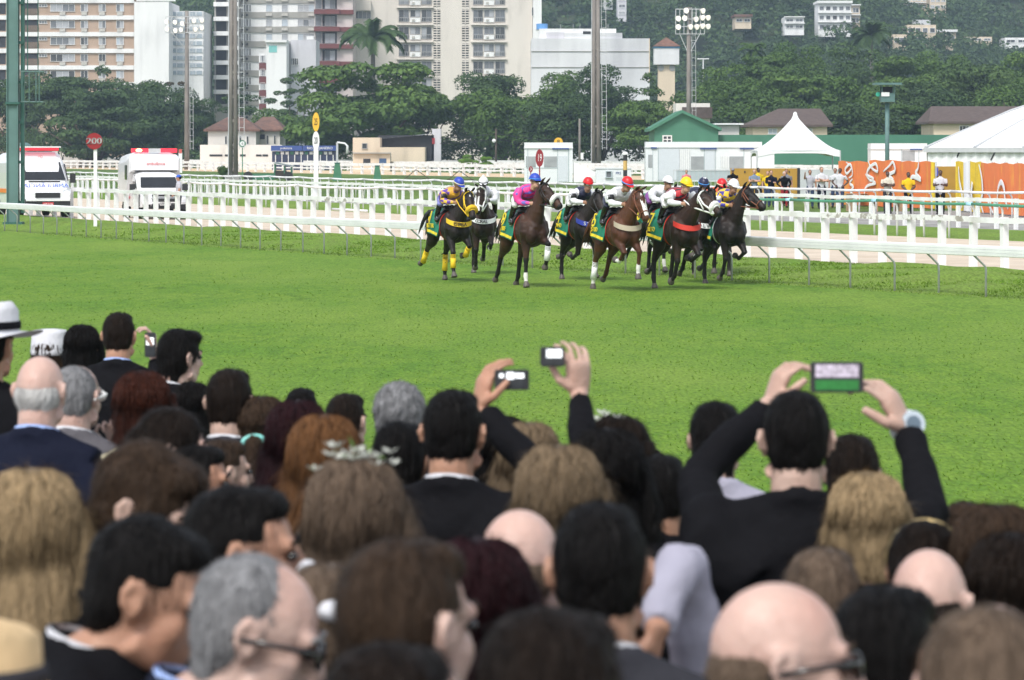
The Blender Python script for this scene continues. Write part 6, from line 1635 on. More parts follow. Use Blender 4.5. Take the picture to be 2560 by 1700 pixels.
jockey(h9, 'jockey in white cap and yellow blue checked silk by the rail', SILK['chk'], SILK['chk'], CAPM['white'], CAPM['white'], look=(6, -12), goggles=False, armband=(M_SWHITE, '1', M_BLACK))
h6 = horse(1684, 727, 'dark horse with red breast band and white double bridle in front', 'darkbay', GAL['d'], (42, 6), (-30, 16), cloth='7', cloth_word='BETO', Y=71.6, bridle=M_STRAPW, noseband=M_FLEECE, breast=M_RBAND, hd_=.04, scale=1.04)
jockey(h6, 'jockey in yellow cap and red black zigzag silk in front', SILK['redblk'], SILK['wht'], CAPM['yellow'], CAPM['yellow'], look=(10, -14), skin=M_SKIN_L, goggles=mat('amber_goggles', (.5, .25, .02), .15, .1), armband=(M_SWHITE, '21', M_BLACK), lean=-.03)
h5 = horse(1540, 736, 'chestnut horse with white blaze and number 5 cloth in the middle', 'chestnut', GAL['e'], (50, 4), (-56, 10), cloth='5', cloth_word='STUD', Y=71.2, breast=M_TBAND, bridle=M_LEATHER, blaze='bald', socks=('RF', 'LF', 'RH'), boots=dict(RH=M_WRAPW), scale=1.02)
jockey(h5, 'jockey in red cap and white grey silk on the chestnut', SILK['grey'], SILK['wht'], CAPM['red'], CAPM['lblue'], look=(12, -24), breech=SILK['navy'], armband=(M_BLACK, '3', M_SWHITE))

# bits of turf thrown up by the hooves
def clods():
    r = random.Random(4); mb = MB()
    for i in range(46):
        Y_ = r.uniform(72, 82); p = W(r.uniform(1035, 1800), r.uniform(610, 728), Y_)
        if p.z < .03: continue
        s = r.uniform(.008, .026); mb.ell(p, (s, s * .8, s * .6), 6, 4)
    return mb.build('turf_clods', mat('turf_clod', (.035, .03, .015), .95, .3, 30))
struct(clods(), 'stuff', 'small dark bits of turf thrown up behind the horses')
# ================================================================ ambulances
M_CARW = mat('white_car_paint', (.8, .8, .81), .25, .02, 1, spec=.5, coat=.5)
M_CARGLASS = mat('dark_car_glass', (.02, .022, .025), .06, .2, 2, spec=.7)
M_TYRE = mat('tyre', (.022, .022, .022), .85, .1, 20)
M_RIM = mat('wheel_rim', (.45, .45, .46), .35, .1, metal=.6)
M_PLASTIC = mat('black_plastic', (.03, .03, .032), .55, .1)
M_REDLAMP = mat('red_light_bar', (.65, .02, .05), .25, .05, spec=.6, emit=(1, .05, .08), estr=.35)
M_LITLAMP = mat('lit_beacon', (1, .75, .3), .3, 0, emit=(1, .72, .25), estr=5.0)
M_HEADL = mat('headlamp', (.62, .65, .68), .1, .1, 6, spec=.8)
M_BLUETXT = mat('blue_vehicle_lettering', (.08, .16, .55), .5, 0)
M_REDTXT = mat('red_vehicle_lettering', (.6, .06, .07), .5, 0)
def wheel(T, x, y, r=.36):
    w = MB().tube([(x, y - .12, r), (x, y - .1, r), (x, y + .1, r), (x, y + .12, r)], [r * .93, r, r, r * .93], 22, up=(0, 0, 1)).build('wheel', M_TYRE, T, smooth=False)
    MB().disc((x, y + (.125 if y > 0 else -.125), r), r * .6, .02, (0, 1, 0), 20).build('rim', M_RIM, w)
    for i in range(5): a = i * 1.257; MB().bar((x, y + (.14 if y > 0 else -.14), r), (x + math.cos(a) * r * .55, y + (.14 if y > 0 else -.14), r + math.sin(a) * r * .55), .05, .02).build('spoke', M_PLASTIC, w)
def loft_body(T, name, secs, m):
    """body shell from cross-sections: (x, half width, z low, z high, shoulder factor)"""
    mb = MB(); vs = []; n = 14
    for (x, hw, z0, z1, k) in secs:
        for (a, b) in ((-1, 0), (-1, .3), (-1, .62), (-.985, .8), (-.9 * k, .95), (-.7 * k, 1), (-.25, 1.0), (.25, 1.0), (.7 * k, 1), (.9 * k, .95), (.985, .8), (1, .62), (1, .3), (1, 0)): vs.append((x, a * hw, z0 + (z1 - z0) * b))
    m_ = len(secs)
    mb.add(vs, [(i * n + j, i * n + j + 1, (i + 1) * n + j + 1, (i + 1) * n + j) for i in range(m_ - 1) for j in range(n - 1)] + [(i * n + n - 1, i * n, (i + 1) * n, (i + 1) * n + n - 1) for i in range(m_ - 1)] + [tuple(range(n)), tuple(reversed(range((m_ - 1) * n, m_ * n)))])
    return mb.build(name, m, T, smooth=False)
def pickup():
    g = G(384, 546); T = thing('ambulance', g, TRACK_HEAD - .2, 'white pickup ambulance with a red light bar on the sand track', 'ambulance'); T.scale = (1.1,) * 3
    loft_body(T, 'body', [(-2.2, .86, .5, 1.1, 1), (.3, .9, .45, 1.12, 1), (1.0, .9, .45, 1.12, .97), (1.6, .9, .45, 1.08, .95), (2.3, .87, .45, 1.0, .93), (2.55, .8, .48, .9, .9), (2.62, .7, .5, .8, .9)], M_CARW)
    loft_body(T, 'cab', [(-.3, .84, 1.1, 1.78, .9), (.35, .84, 1.1, 1.8, .88), (.75, .84, 1.1, 1.74, .86), (1.42, .84, 1.08, 1.14, .9)], M_CARW)
    wv = [(1.38, -.72, 1.17), (1.38, .72, 1.17), (.96, .66, 1.55), (.96, -.66, 1.55)]
    ws = MB().add([(x + .03, y, z + .03) for x, y, z in wv], [(0, 1, 2, 3)]).build('windscreen', M_CARGLASS, T)
    for s in (-1, 1):
        MB().add([(1.25, s * .855, 1.17), (.2, s * .855, 1.17), (.28, s * .825, 1.66), (.72, s * .825, 1.66)], [(0, 1, 2, 3)] if s < 0 else [(3, 2, 1, 0)]).build('side_window', M_CARGLASS, T)
        mr = MB().box((1.2, s * 1.0, 1.2), (.14, .2, .24)).build('mirror', M_PLASTIC, T)
        hl = MB().add([(2.45, s * .82, .98), (2.60, s * .5, .96), (2.63, s * .48, .82), (2.52, s * .8, .8)], [(0, 1, 2, 3)] if s < 0 else [(3, 2, 1, 0)]); hl.extr([(2.42, s * .84, .99), (2.58, s * .5, .97), (2.61, s * .48, .8), (2.5, s * .82, .78)], (0, 0, 0), (.04, 0, 0)).build('headlight', M_HEADL, T)
        MB().box((2.64, s * .66, .52), (.06, .22, .12)).build('fog_lamp', M_PLASTIC, T)
        for x in (-1.35, 1.72): wheel(T, x, s * .82)
        MB().box((1.72, s * .893, .74), (.86, .03, .5)).build('wheel_arch', M_PLASTIC, T)
        MB().box((-.5, s * .925, .8), (.9, .02, .1)).build('side_strip', M_REDTXT, T)
    MB().box((2.66, 0, .905), (.05, .98, .075)).build('upper_grille', M_PLASTIC, T)
    MB().box((2.67, 0, .72), (.05, .95, .13)).build('middle_grille', M_PLASTIC, T)
    MB().box((2.66, 0, .54), (.08, 1.0, .16)).build('lower_grille', M_PLASTIC, T)
    MB().box((2.6, 0, .62), (.2, 1.72, .09)).build('bumper', M_CARW, T); MB().box((2.55, 0, .44), (.25, 1.6, .08)).build('valance', M_PLASTIC, T)
    pl = MB().box((2.72, 0, .60), (.03, .42, .14)).build('number_plate', mat('plate_grey', (.5, .5, .5), .5, .05), T)
    text_obj('plate_number', 'LTK 5081', .09, M_BLACK, pl, (2.74, 0, .6), (R(90), 0, R(90)), .002)
    bxp = loft_body(T, 'rear_box', [(-2.5, .98, .62, 2.42, .97), (-.7, 1.0, .62, 2.5, .97), (-.25, 1.0, 1.0, 2.5, .96), (.2, .98, 1.72, 2.46, .95), (.45, .92, 1.8, 2.4, .93), (.52, .86, 1.84, 2.3, .9)], M_CARW)
    for s in (-1, 1): MB().box((-.35, s * 1.0, 1.75), (.5, .03, .55)).build('box_window', M_CARGLASS, T)
    MB().bar((.53, -.8, 1.80), (.53, .8, 1.80), .04).build('rain_trim', M_PLASTIC, T)
    text_obj('lettering', 'ambulância', .16, M_REDTXT, T, (.545, 0, 2.08), (R(90), 0, R(90)), .003)
    lb = MB().box((.1, -.55, 2.58), (.28, .62, .16)).build('light_bar', M_REDLAMP, T); MB().box((.1, .55, 2.58), (.28, .62, .16)).build('light_bar', M_REDLAMP, T)
    MB().box((.1, 0, 2.58), (.28, .46, .158)).build('light_bar_centre', M_STEEL, T)
    MB().ell((.25, -.6, 2.59), (.05, .12, .055), 10, 8).build('lit_beacon', M_LITLAMP, lb)
pickup()
def van():
    g = G(82, 541); T = thing('ambulance', g, TRACK_HEAD - .14, 'white van ambulance with blue mirrored lettering behind the green tower', 'ambulance'); T.scale = (1.06,) * 3
    loft_body(T, 'body', [(-2.9, .97, .45, 2.45, .96), (.9, 1.0, .42, 2.52, .95), (1.25, 1.0, .42, 2.42, .92), (1.5, .99, .42, 2.22, .9), (2.25, .97, .42, 1.4, .93), (2.85, .93, .42, 1.12, .92), (3.02, .86, .45, .95, .9)], M_CARW)
    MB().add([(2.24, -.85, 1.44), (2.24, .85, 1.44), (1.56, .76, 2.12), (1.56, -.76, 2.12)], [(0, 1, 2, 3)]).build('windscreen', M_CARGLASS, T)
    for (x, y, z) in T_fix(): pass
    for s in (-1, 1):
        MB().add([(2.0, s * 1.0, 1.4), (1.0, s * 1.015, 1.4), (1.0, s * .985, 2.05), (1.5, s * .97, 2.05)], [(0, 1, 2, 3)] if s < 0 else [(3, 2, 1, 0)]).build('side_window', M_CARGLASS, T)
        MB().box((2.0, s * 1.17, 1.5), (.14, .2, .36)).build('mirror', M_PLASTIC, T)
        MB().extr([(2.72, s * .95, 1.12), (2.93, s * .6, 1.05), (2.98, s * .56, .8), (2.85, s * .92, .78)], (0, 0, 0), (.05, 0, 0)).build('headlight', M_HEADL, T)
        for x in (-1.9, 1.95): wheel(T, x, s * .88, .35)
        MB().box((1.95, s * 1.0, .7), (.85, .03, .5)).build('wheel_arch', M_PLASTIC, T)
        MB().box((-.6, s * 1.01, 1.0), (3.6, .02, .16)).build('orange_stripe', mat('orange_stripe', (.75, .22, .03), .5, .05), T)
        MB().box((3.0, s * .62, .58), (.12, .5, .26)).build('bumper_corner', M_PLASTIC, T)
    MB().box((2.97, 0, .86), (.16, .95, .2)).build('grille', M_PLASTIC, T); MB().box((3.0, 0, .55), (.16, .9, .2)).build('lower_grille', M_PLASTIC, T)
    MB().box((3.05, 0, .68), (.1, 1.7, .08)).build('bumper', M_CARW, T)
    pl = MB().box((3.1, 0, .52), (.03, .42, .14)).build('number_plate', M_REDTXT, T); text_obj('plate_number', 'KPF 3106', .09, M_SWHITE, pl, (3.12, 0, .52), (R(90), 0, R(90)), .002)
    MB().box((2.33, 0, 1.39), (.12, 1.2, .03)).build('wiper_slot', M_PLASTIC, T)
    o = text_obj('mirrored_lettering', 'AMBULÂNCIA', .24, M_BLUETXT, T, (2.72, 0, 1.22), (R(62), 0, R(90)), .004); o.scale = (-1.15, 1, 1)
    MB().box((1.2, 0, 2.62), (.35, 1.5, .12)).build('light_bar', M_REDLAMP, T); MB().box((1.25, 0, 2.70), (.6, 1.6, .05)).build('roof_fairing', M_CARW, T)
    text_obj('lettering', '192', .14, M_REDTXT, T, (1.5, 0, 2.32), (R(60), 0, R(90)), .003)
    MB().ell((.2, -.4, 2.72), (.3, .3, .16), 14, 8).build('roof_vent', M_GSTEEL, T, smooth=True)
def T_fix(): return ()
van()
# ================================================================ people standing far off
HAIRM = {n: mat('hair_' + n, c, .5, .35, 40, .5, 90, spec=.1, stretch=(1, 1, .12)) for n, c in dict(black=(.006, .0052, .005), dkbrown=(.013, .0085, .0062), brown=(.04, .025, .016), auburn=(.04, .012, .007), burgundy=(.018, .005, .007),
        ginger=(.13, .06, .024), blond=(.30, .215, .12), dkblond=(.17, .122, .075), grey=(.22, .22, .225), white=(.5, .49, .47), ltbrown=(.12, .085, .06)).items()}
def cloth(name, c, rough=.8, var=.12, b=.4, s=5): return mat('cloth_' + name, c, rough, var, s, b, s * 1.8, spec=.07)
CL = dict(white=cloth('white', (.6, .6, .63)), grey=cloth('grey', (.2, .21, .24)), navy=cloth('navy', (.0085, .0105, .022)), yellow=cloth('yellow', (.75, .5, .02)), cream=cloth('cream', (.62, .58, .48)), blue=cloth('blue', (.2, .25, .33)),
          black=cloth('black', (.0065, .0065, .008)), jean=cloth('jean', (.04, .06, .12)), pink=cloth('pink', (.6, .2, .22)), red=cloth('red', (.3, .03, .04)), lgrey=cloth('lgrey', (.45, .45, .5)), charcoal=cloth('charcoal', (.035, .035, .042)),
          suit=cloth('suit', (.10, .095, .105)), lilac=cloth('lilac', (.34, .33, .40)), straw=cloth('straw', (.58, .42, .24)), paleyellow=cloth('paleyellow', (.66, .6, .4)), lblue=cloth('lblue', (.32, .42, .7)), kblue=cloth('kblue', (.05, .12, .5)))
def bystander(sx, base, h_px, label, shirt, trousers, skin, hair, face=0, arms='down', cap=None, short=True, Y=None):
    g = G(sx, base) if Y is None else GY(sx, Y)
    s = h_px * g.y / FPX / 1.75
    T = thing('person', g, R(-90 + face), label, 'person', 'people standing beyond the rails'); T.scale = (s, s, s)
    F = Flesh(); up = (1, 0, 0)
    F.limb([(0, 0, .9), (0, 0, 1.08), (0, 0, 1.28), (0, 0, 1.42), (0, 0, 1.48)], [.165, .155, .185, .17, .08], 0, [(1, .72), (1, .68), (1.05, .66), (1.1, .62), (1, 1)], up)
    F.limb([(0, 0, 1.44), (.01, 0, 1.56)], [.06, .055], 2); F.ball((.01, 0, 1.645), (.095, .076, .105), 2); F.ball((.04, 0, 1.58), (.055, .055, .06), 2); F.limb([(.1, 0, 1.64), (.115, 0, 1.61)], [.012, .016], 2)
    for q in (-1, 1):
        F.limb([(0, q * .1, .92), (.015, q * .11, .5), (-.02, q * .11, .1)], [.1, .078, .058], 1); F.limb([(-.05, q * .11, .045), (.06, q * .12, .045), (.16, q * .13, .035)], [.045, .05, .035], 3)
        sh = Vector((0, q * .2, 1.41))
        if arms == 'crossed': el, wr = Vector((.08, q * .27, 1.16)), Vector((.21, -q * .06, 1.2 + .03 * q))
        elif arms == 'front': el, wr = Vector((.02, q * .27, 1.14)), Vector((.2, q * .06, .98))
        elif arms == 'point' and q < 0: el, wr = Vector((.24, q * .26, 1.36)), Vector((.42, q * .26, 1.56))
        elif arms == 'read': el, wr = Vector((.04, q * .26, 1.14)), Vector((.27, q * .1, 1.18))
        elif arms == 'hip': el, wr = Vector((-.06, q * .36, 1.16)), Vector((.06, q * .2, 1.0))
        else: el, wr = Vector((-.02, q * .26, 1.14)), Vector((.06, q * .27, .88))
        F.limb([sh, sh.lerp(el, .55)], [.072, .06], 0); F.limb([sh.lerp(el, .5), el], [.055, .048], 2 if short else 0); F.limb([el, wr], [.047, .035], 2 if short else 0)
        d = (wr - el).normalized(); F.limb([wr, wr + d * .09], [.034, .036], 2)
        for f in range(4): F.limb([wr + d * .08 + Vector((0, 0, .03 - f * .02)), wr + d * (.16 - .01 * abs(f - 1)) + Vector((0, 0, .026 - f * .018))], [.012, .01], 2, n=6)
        F.limb([wr + d * .03, wr + d * .08 + Vector((.02, 0, .045))], [.014, .011], 2, n=6)
    F.grow('body', .02, [CL[shirt], CL[trousers], skin, M_TYRE], T, 3)
    mb = MB(); mb.ell((-.024, 0, 1.668), (.094, .083, .096), 14, 10)
    if hair: mb.build('hair', HAIRM[hair], T, smooth=True)
    if cap:
        MB().ell((-.002, 0, 1.70), (.108, .09, .075), 14, 8).extr([(.08, -.07, 1.69), (.19, -.05, 1.675), (.19, .05, 1.675), (.08, .07, 1.69)], (0, 0, 0), (0, 0, .01)).build('cap', CL[cap], T, smooth=False)
    mb = MB()
    for q in (-1, 1): mb.ell((.1, q * .03, 1.655), (.008, .012, .008), 6, 5)
    mb.build('eyes', M_EYE, T)
    return T
SL, SD, ST = M_SKIN_L, M_SKIN_D, M_SKIN_T
bystander(2025, 521, 96, 'man in pale grey shirt raising a hand beside the mustard hoarding', 'lgrey', 'jean', ST, 'black', 0, 'point')
bystander(2054, 522, 104, 'broad man in white polo with crossed arms', 'white', 'navy', SL, 'black', 8, 'crossed')
bystander(2088, 519, 98, 'man in white shirt standing left of another in white', 'white', 'jean', ST, 'black', -10, 'down')
bystander(2100, 520, 99, 'dark haired man in white shirt with a hand on his hip', 'white', 'jean', SD, 'black', -14, 'hip')
bystander(2219, 534, 105, 'bearded man in cream printed shirt with crossed arms', 'cream', 'charcoal', SD, 'black', 0, 'crossed')
bystander(2271, 535, 104, 'young man in yellow shirt before the orange banner', 'yellow', 'black', SD, 'black', 0, 'front')
bystander(2351, 536, 110, 'man in white shirt looking at his hands in the banner gap', 'white', 'black', SD, 'black', -10, 'read')
bystander(1832, 508, 86, 'man in black shirt and grey cap touching his face', 'black', 'charcoal', ST, 'grey', -10, 'crossed', cap='grey')
bystander(1886, 512, 88, 'grey haired man in blue grey shirt with crossed arms', 'blue', 'charcoal', SL, 'grey', 0, 'crossed')
bystander(1896, 510, 90, 'man in yellow shirt half behind the grey haired man', 'yellow', 'black', SD, 'black', 20, 'down')
bystander(1928, 518, 92, 'dark haired man in navy sweater and jeans with crossed arms', 'navy', 'jean', SL, 'black', 5, 'crossed', short=False)
bystander(1919, 514, 86, 'person in yellow half behind the man in navy', 'yellow', 'jean', SL, 'ltbrown', 0, 'down')
bystander(1961, 519, 90, 'man in black waistcoat over white sleeves', 'black', 'red', SL, 'white', 15, 'hip', short=False)
bystander(1966, 515, 92, 'man in grey shirt behind the black waistcoat', 'grey', 'black', ST, 'dkbrown', 0, 'down')
bystander(1716, 497, 72, 'woman with dark bob and pink top by the cabins', 'pink', 'jean', SL, 'black', 0, 'down')
bystander(447, 545, 112, 'man in blue cap and grey shirt at the pickup ambulance door', 'lgrey', 'navy', ST, 'black', -75, 'front', cap='kblue', Y=143)
bystander(987, 412, 16, 'tiny person in pink by the cream stable wall', 'pink', 'jean', SL, 'black', 0, 'down', Y=440)
# ================================================================ the crowd in front
APRON = 0.36
YK = 1.12                                          # depth of the crowd rows against the first estimate
def WC(sx, sy, Y): return W(sx, sy, Y * YK)
HZ0 = 1.632                                        # head centre of the standing template (1.75 m tall)
def finger(F, p, d, n, lens, r, curl, tag=0, k=1.0):
    """one finger: three bones that curl round axis n"""
    pts = [p]; dd = d.copy()
    for i, L in enumerate(lens):
        dd = (Matrix.Rotation(curl[i], 3, n) @ dd).normalized(); pts.append(pts[-1] + dd * L * k)
    F.limb(pts, [r, r * .95, r * .88, r * .72], tag, n=8)
def hand(F, wrist, fwd, palm, thumb_side, curl=.5, k=1.0, tag=0, spread=.13):
    """palm, four unequal fingers and a thumb; fwd = finger direction, palm = palm normal, thumb_side = towards the thumb"""
    fwd, palm = Vector(fwd).normalized(), Vector(palm).normalized(); ts = Vector(thumb_side); ts = (ts - fwd * ts.dot(fwd)); ts = (ts - palm * ts.dot(palm)).normalized()
    w = Vector(wrist); c = w + fwd * .045 * k
    F.limb([w - fwd * .02 * k, w + fwd * .03 * k, w + fwd * .075 * k, w + fwd * .092 * k], [.027 * k, .038 * k, .043 * k, .036 * k], tag, [(1, .5)] * 4, up=tuple(palm))
    ax = palm.cross(fwd)*1.0
    if (Matrix.Rotation(.5, 3, ax) @ fwd).dot(palm) < 0: ax = -ax
    for i, (o, L) in enumerate(((.034, (.042, .026, .021)), (.0115, (.047, .03, .022)), (-.0115, (.044, .028, .021)), (-.034, (.034, .021, .018)))):
        d = (fwd + ts * spread * (1.5 - i)).normalized()
        finger(F, w + fwd * .085 * k + ts * o * k, d, ax, L, .0084 * k, (curl * .7, curl * 1.1, curl * .8), tag, k)
    d = (fwd * .55 + ts * .8 + palm * .25).normalized(); pts = [w + fwd * .02 * k + ts * .025 * k]
    pts.append(pts[-1] + d * .042 * k); d2 = (fwd * .85 + ts * .25 + palm * .45).normalized(); pts.append(pts[-1] + d2 * .032 * k); pts.append(pts[-1] + d2 * .026 * k)
    F.limb(pts, [.016 * k, .0125 * k, .0115 * k, .009 * k], tag, n=8)
def head_flesh(F, hx, hz, pitch=0.0, fem=False):
    M = Matrix.Rotation(-pitch, 3, 'Y'); C = Vector((hx, 0, hz))
    h = lambda x, y, z: C + M @ Vector((x, y, z))
    F.ball(h(-.012, 0, .022), (.098, .0765, .096), 0, M); F.ball(h(-.03, 0, -.005), (.075, .069, .075), 0, M)
    F.ball(h(.035, 0, -.045), (.058, .056 if fem else .06, .074), 0, M); F.ball(h(.064, 0, -.098), (.024, .028, .02), 0, M)
    for s in (-1, 1):
        F.ball(h(.052, s * .036, -.034), (.03, .026, .033), 0, M)
        F.limb([h(.0, s * .058, -.07), h(.05, s * .03, -.1)], [.024, .018], 0, n=8)
        F.limb([h(.072, s * .05, .02), h(.086, s * .02, .02)], [.012, .012], 0, n=8)
        E = M @ Matrix.Rotation(s * .38, 3, 'Z')                      # ear
        F.ball(h(-.012, s * .079, -.004), (.021, .008, .031), 0, E); F.ball(h(-.008, s * .076, -.028), (.012, .008, .014), 0, E)
        F.limb([h(-.002, s * .08, .022), h(-.02, s * .09, .028), h(-.034, s * .094, .008), h(-.026, s * .088, -.022)], [.006, .007, .0075, .006], 0, n=6)
    F.limb([h(.088, 0, .012), h(.104, 0, -.02), h(.112, 0, -.034), h(.098, 0, -.043)], [.009, .012, .0155, .01], 0, n=8)
    F.limb([h(.084, -.022, -.068), h(.094, 0, -.065), h(.084, .022, -.068)], [.007, .0095, .007], 0, n=8); F.limb([h(.082, -.02, -.079), h(.09, 0, -.08), h(.082, .02, -.079)], [.007, .0095, .007], 0, n=8)
    return h
def skin_mesh(kind, arms=None, hands=None):
    """head, neck, core and arms as one continuous mesh (template size, local x forward)"""
    fem = kind == 'f'; pitch = {'m': 0.0, 'f': 0.0, 'd': -.33}[kind]
    F = Flesh(); hx = .02 if kind != 'd' else .085; hz = HZ0 - (.05 if kind == 'd' else 0)
    head_flesh(F, hx, hz, pitch, fem)
    r = .054 if fem else .064
    F.limb([(hx - .03, 0, hz - .03), (hx - .04, 0, hz - .08), (-.015, 0, 1.47), (-.01, 0, 1.40)], [r, r * .98, r * 1.04, .075], 0)
    F.limb([(0, 0, .95), (0, 0, 1.2), (0, 0, 1.37)], [.12, .12, .13], 0, [(1.2, .8)] * 3, (1, 0, 0))
    sw = .165 if fem else .19
    for s in (-1, 1):
        el, wr = (arms or {}).get(s, (Vector((-.02, s * (sw + .065), 1.12)), Vector((.06, s * (sw + .07), .87))))
        F.limb([(-.005, s * sw, 1.385), el, wr], [.04, .03, .026], 0)
        hnd = (hands or {}).get(s)
        if hnd: hand(F, wr, *hnd)
        else: hand(F, wr, (wr - el), (0, -s, 0), (1, 0, 0), .45)
    me = remesh(F.mb, .0055 if arms else .0078, 3, .5); me.name = 'body'
    me.polygons.foreach_set('use_smooth', [True] * len(me.polygons)); me.materials.append(None)
    return me
def jacket_mesh(kind, arms=None, bulk=1.0):
    fem = kind == 'f'; F = Flesh(); sw = (.155 if fem else .19) * bulk; up = (1, 0, 0); k = .88 if fem else 1.0
    F.limb([(0, 0, .80), (0, 0, .95), (0, 0, 1.1), (0, 0, 1.28), (-.008, 0, 1.385), (-.012, 0, 1.45), (-.022, 0, 1.492)], [.20 * k, .195 * k, .18 * k, .205 * k, .19 * k, .135 * k, .09], 0, [(1, .72), (1, .7), (1, .68), (1.05, .68), (1.08, .64), (1.05, .75), (1, .9)], up, 16)
    for s in (-1, 1):
        el, wr = (arms or {}).get(s, (Vector((-.02, s * (sw + .065), 1.12)), Vector((.06, s * (sw + .07), .87))))
        sh = Vector((-.01, s * sw, 1.385)); a_ = .84 if arms else 1.0
        F.limb([(-.02, s * .045, 1.455), (-.015, s * sw * .6, 1.425), sh], [.062, .066 * k, .074 * k], 0)
        tp = 1.0
        F.limb([sh, sh.lerp(el, .5), el], [.082 * k, .073 * k * a_, .062 * k * a_], 0); F.limb([el, el.lerp(wr, .5), el.lerp(wr, .93)], [.062 * k * a_, .058 * k * a_, .05 * k * a_], 0)
        if wr.z > 1.5:                                         # cloth bunches at a raised shoulder
            F.ball(sh.lerp(el, .12) + Vector((-.02, 0, .03)), (.08, .075, .075)); F.limb([Vector((-.06, s * .1, 1.3)), sh + Vector((-.03, 0, 0)), sh.lerp(el, .4)], [.1, .088, .062], 0)
    if not fem:
        mb = F.mb
        pts = [(.07 * math.cos(a) - .018, .08 * math.sin(a), 1.482 + .026 * (-math.cos(a))) for a in np.linspace(.7, 2 * math.pi - .7, 18)]
        mb.tube(pts, [.020] * 18, 8, True, squash=[(.8, 1.4)] * 18)
    me = remesh(F.mb, .015, 4, .5); me.name = 'jacket'
    # soft folds
    n = len(me.vertices); co = np.empty(n * 3, np.float32); me.vertices.foreach_get('co', co); co = co.reshape(-1, 3); nr = np.empty(n * 3, np.float32); me.vertex_normals.foreach_get('vector', nr); nr = nr.reshape(-1, 3)
    f = np.sin(co[:, 2] * 38 + co[:, 1] * 14 + np.sin(co[:, 0] * 20) * 1.2) * .0028 + np.sin(co[:, 2] * 17 - co[:, 1] * 26 + co[:, 0] * 9) * .0032
    me.vertices.foreach_set('co', (co + nr * f[:, None]).ravel())
    me.polygons.foreach_set('use_smooth', [True] * len(me.polygons)); me.materials.append(None); me.update()
    return me
def trousers_mesh():
    F = Flesh()
    F.limb([(0, 0, .84), (0, 0, .95)], [.165, .16], 0, [(1, .7)] * 2, (1, 0, 0))
    for s in (-1, 1):
        F.limb([(0, s * .085, .88), (.015, s * .095, .5), (-.02, s * .1, .08)], [.1, .08, .066], 0); F.limb([(-.06, s * .1, .045), (.07, s * .11, .045), (.17, s * .12, .035)], [.045, .05, .035], 1)
    me = remesh(F.mb, .022, 3, .5); me.name = 'trousers'
    return skin_by_bone(me, F.S, F.tags, [CL['black'], M_BOOT])
def shirt_collar_mesh():
    mb = MB(); A, B = [], []
    for a in np.linspace(.45, 2 * math.pi - .45, 22):
        x, y = .070 * math.cos(a) - .016, .074 * math.sin(a); z = 1.503 - .022 * math.cos(a)
        A.append((x, y, z + .008)); B.append((x * 1.12 - .0, y * 1.12, z - .03))
    n = 22; mb.add(A + B, [(i, i + 1, n + i + 1, n + i) for i in range(n - 1)]); mb.add([(x * .94, y * .94, z) for x, y, z in A] + [(x * .95, y * .95, z) for x, y, z in B], [(n + i, n + i + 1, i + 1, i) for i in range(n - 1)])
    me = mb.mesh('shirt_collar', [], True); me.materials.append(None); return me
def noisy(me, amp, freq, seed):
    n = len(me.vertices); co = np.empty(n * 3, np.float32); me.vertices.foreach_get('co', co); co = co.reshape(-1, 3); nr = np.empty(n * 3, np.float32); me.vertex_normals.foreach_get('vector', nr); nr = nr.reshape(-1, 3)
    r = np.random.default_rng(seed); f = np.zeros(n)
    for _ in range(7):
        k = r.normal(0, 1, 3) * freq * np.array([1, 1, .35]); f += np.sin(co @ k + r.uniform(0, 6.28))
    me.vertices.foreach_set('co', (co + nr * (f / 7 * amp)[:, None]).ravel()); me.update(); return me
HAIRS = {}
def strand_mesh(me, n, L, seed, stray):
    """thin blades of hair that lie along a hair shell and stand off it a little"""
    r = np.random.default_rng(seed); m = len(me.polygons); c = np.empty(m * 3, np.float32); me.polygons.foreach_get('center', c); c = c.reshape(-1, 3); nr = np.empty(m * 3, np.float32); me.polygons.foreach_get('normal', nr); nr = nr.reshape(-1, 3)
    k = r.integers(0, m, n); P = c[k] + r.normal(0, .003, (n, 3)); N_ = nr[k]
    g = np.array([-.35, 0, -1.0]) + r.normal(0, stray, (n, 3)); t = g - N_ * (g * N_).sum(1)[:, None]; t /= np.maximum(np.linalg.norm(t, axis=1), .05)[:, None]
    s = np.cross(t, N_); ln = L * r.uniform(.6, 1.3, n)[:, None]; w = .0009
    lift = r.uniform(.03, .22, n)[:, None]
    a = P - N_ * .002; mid = P + t * ln * .55 + N_ * ln * lift * .6; tip = P + t * ln + N_ * ln * lift
    V = np.stack([a - s * w, a + s * w, mid + s * w * .9, tip, mid - s * w * .9], 1).reshape(-1, 3); o = np.arange(n)[:, None] * 5
    Fq = np.concatenate([o + np.array([0, 1, 2]), o + np.array([0, 2, 4]), o + np.array([4, 2, 3])])
    st = np_mesh('hair_strands', V, Fq, []); st.materials.append(None); return st
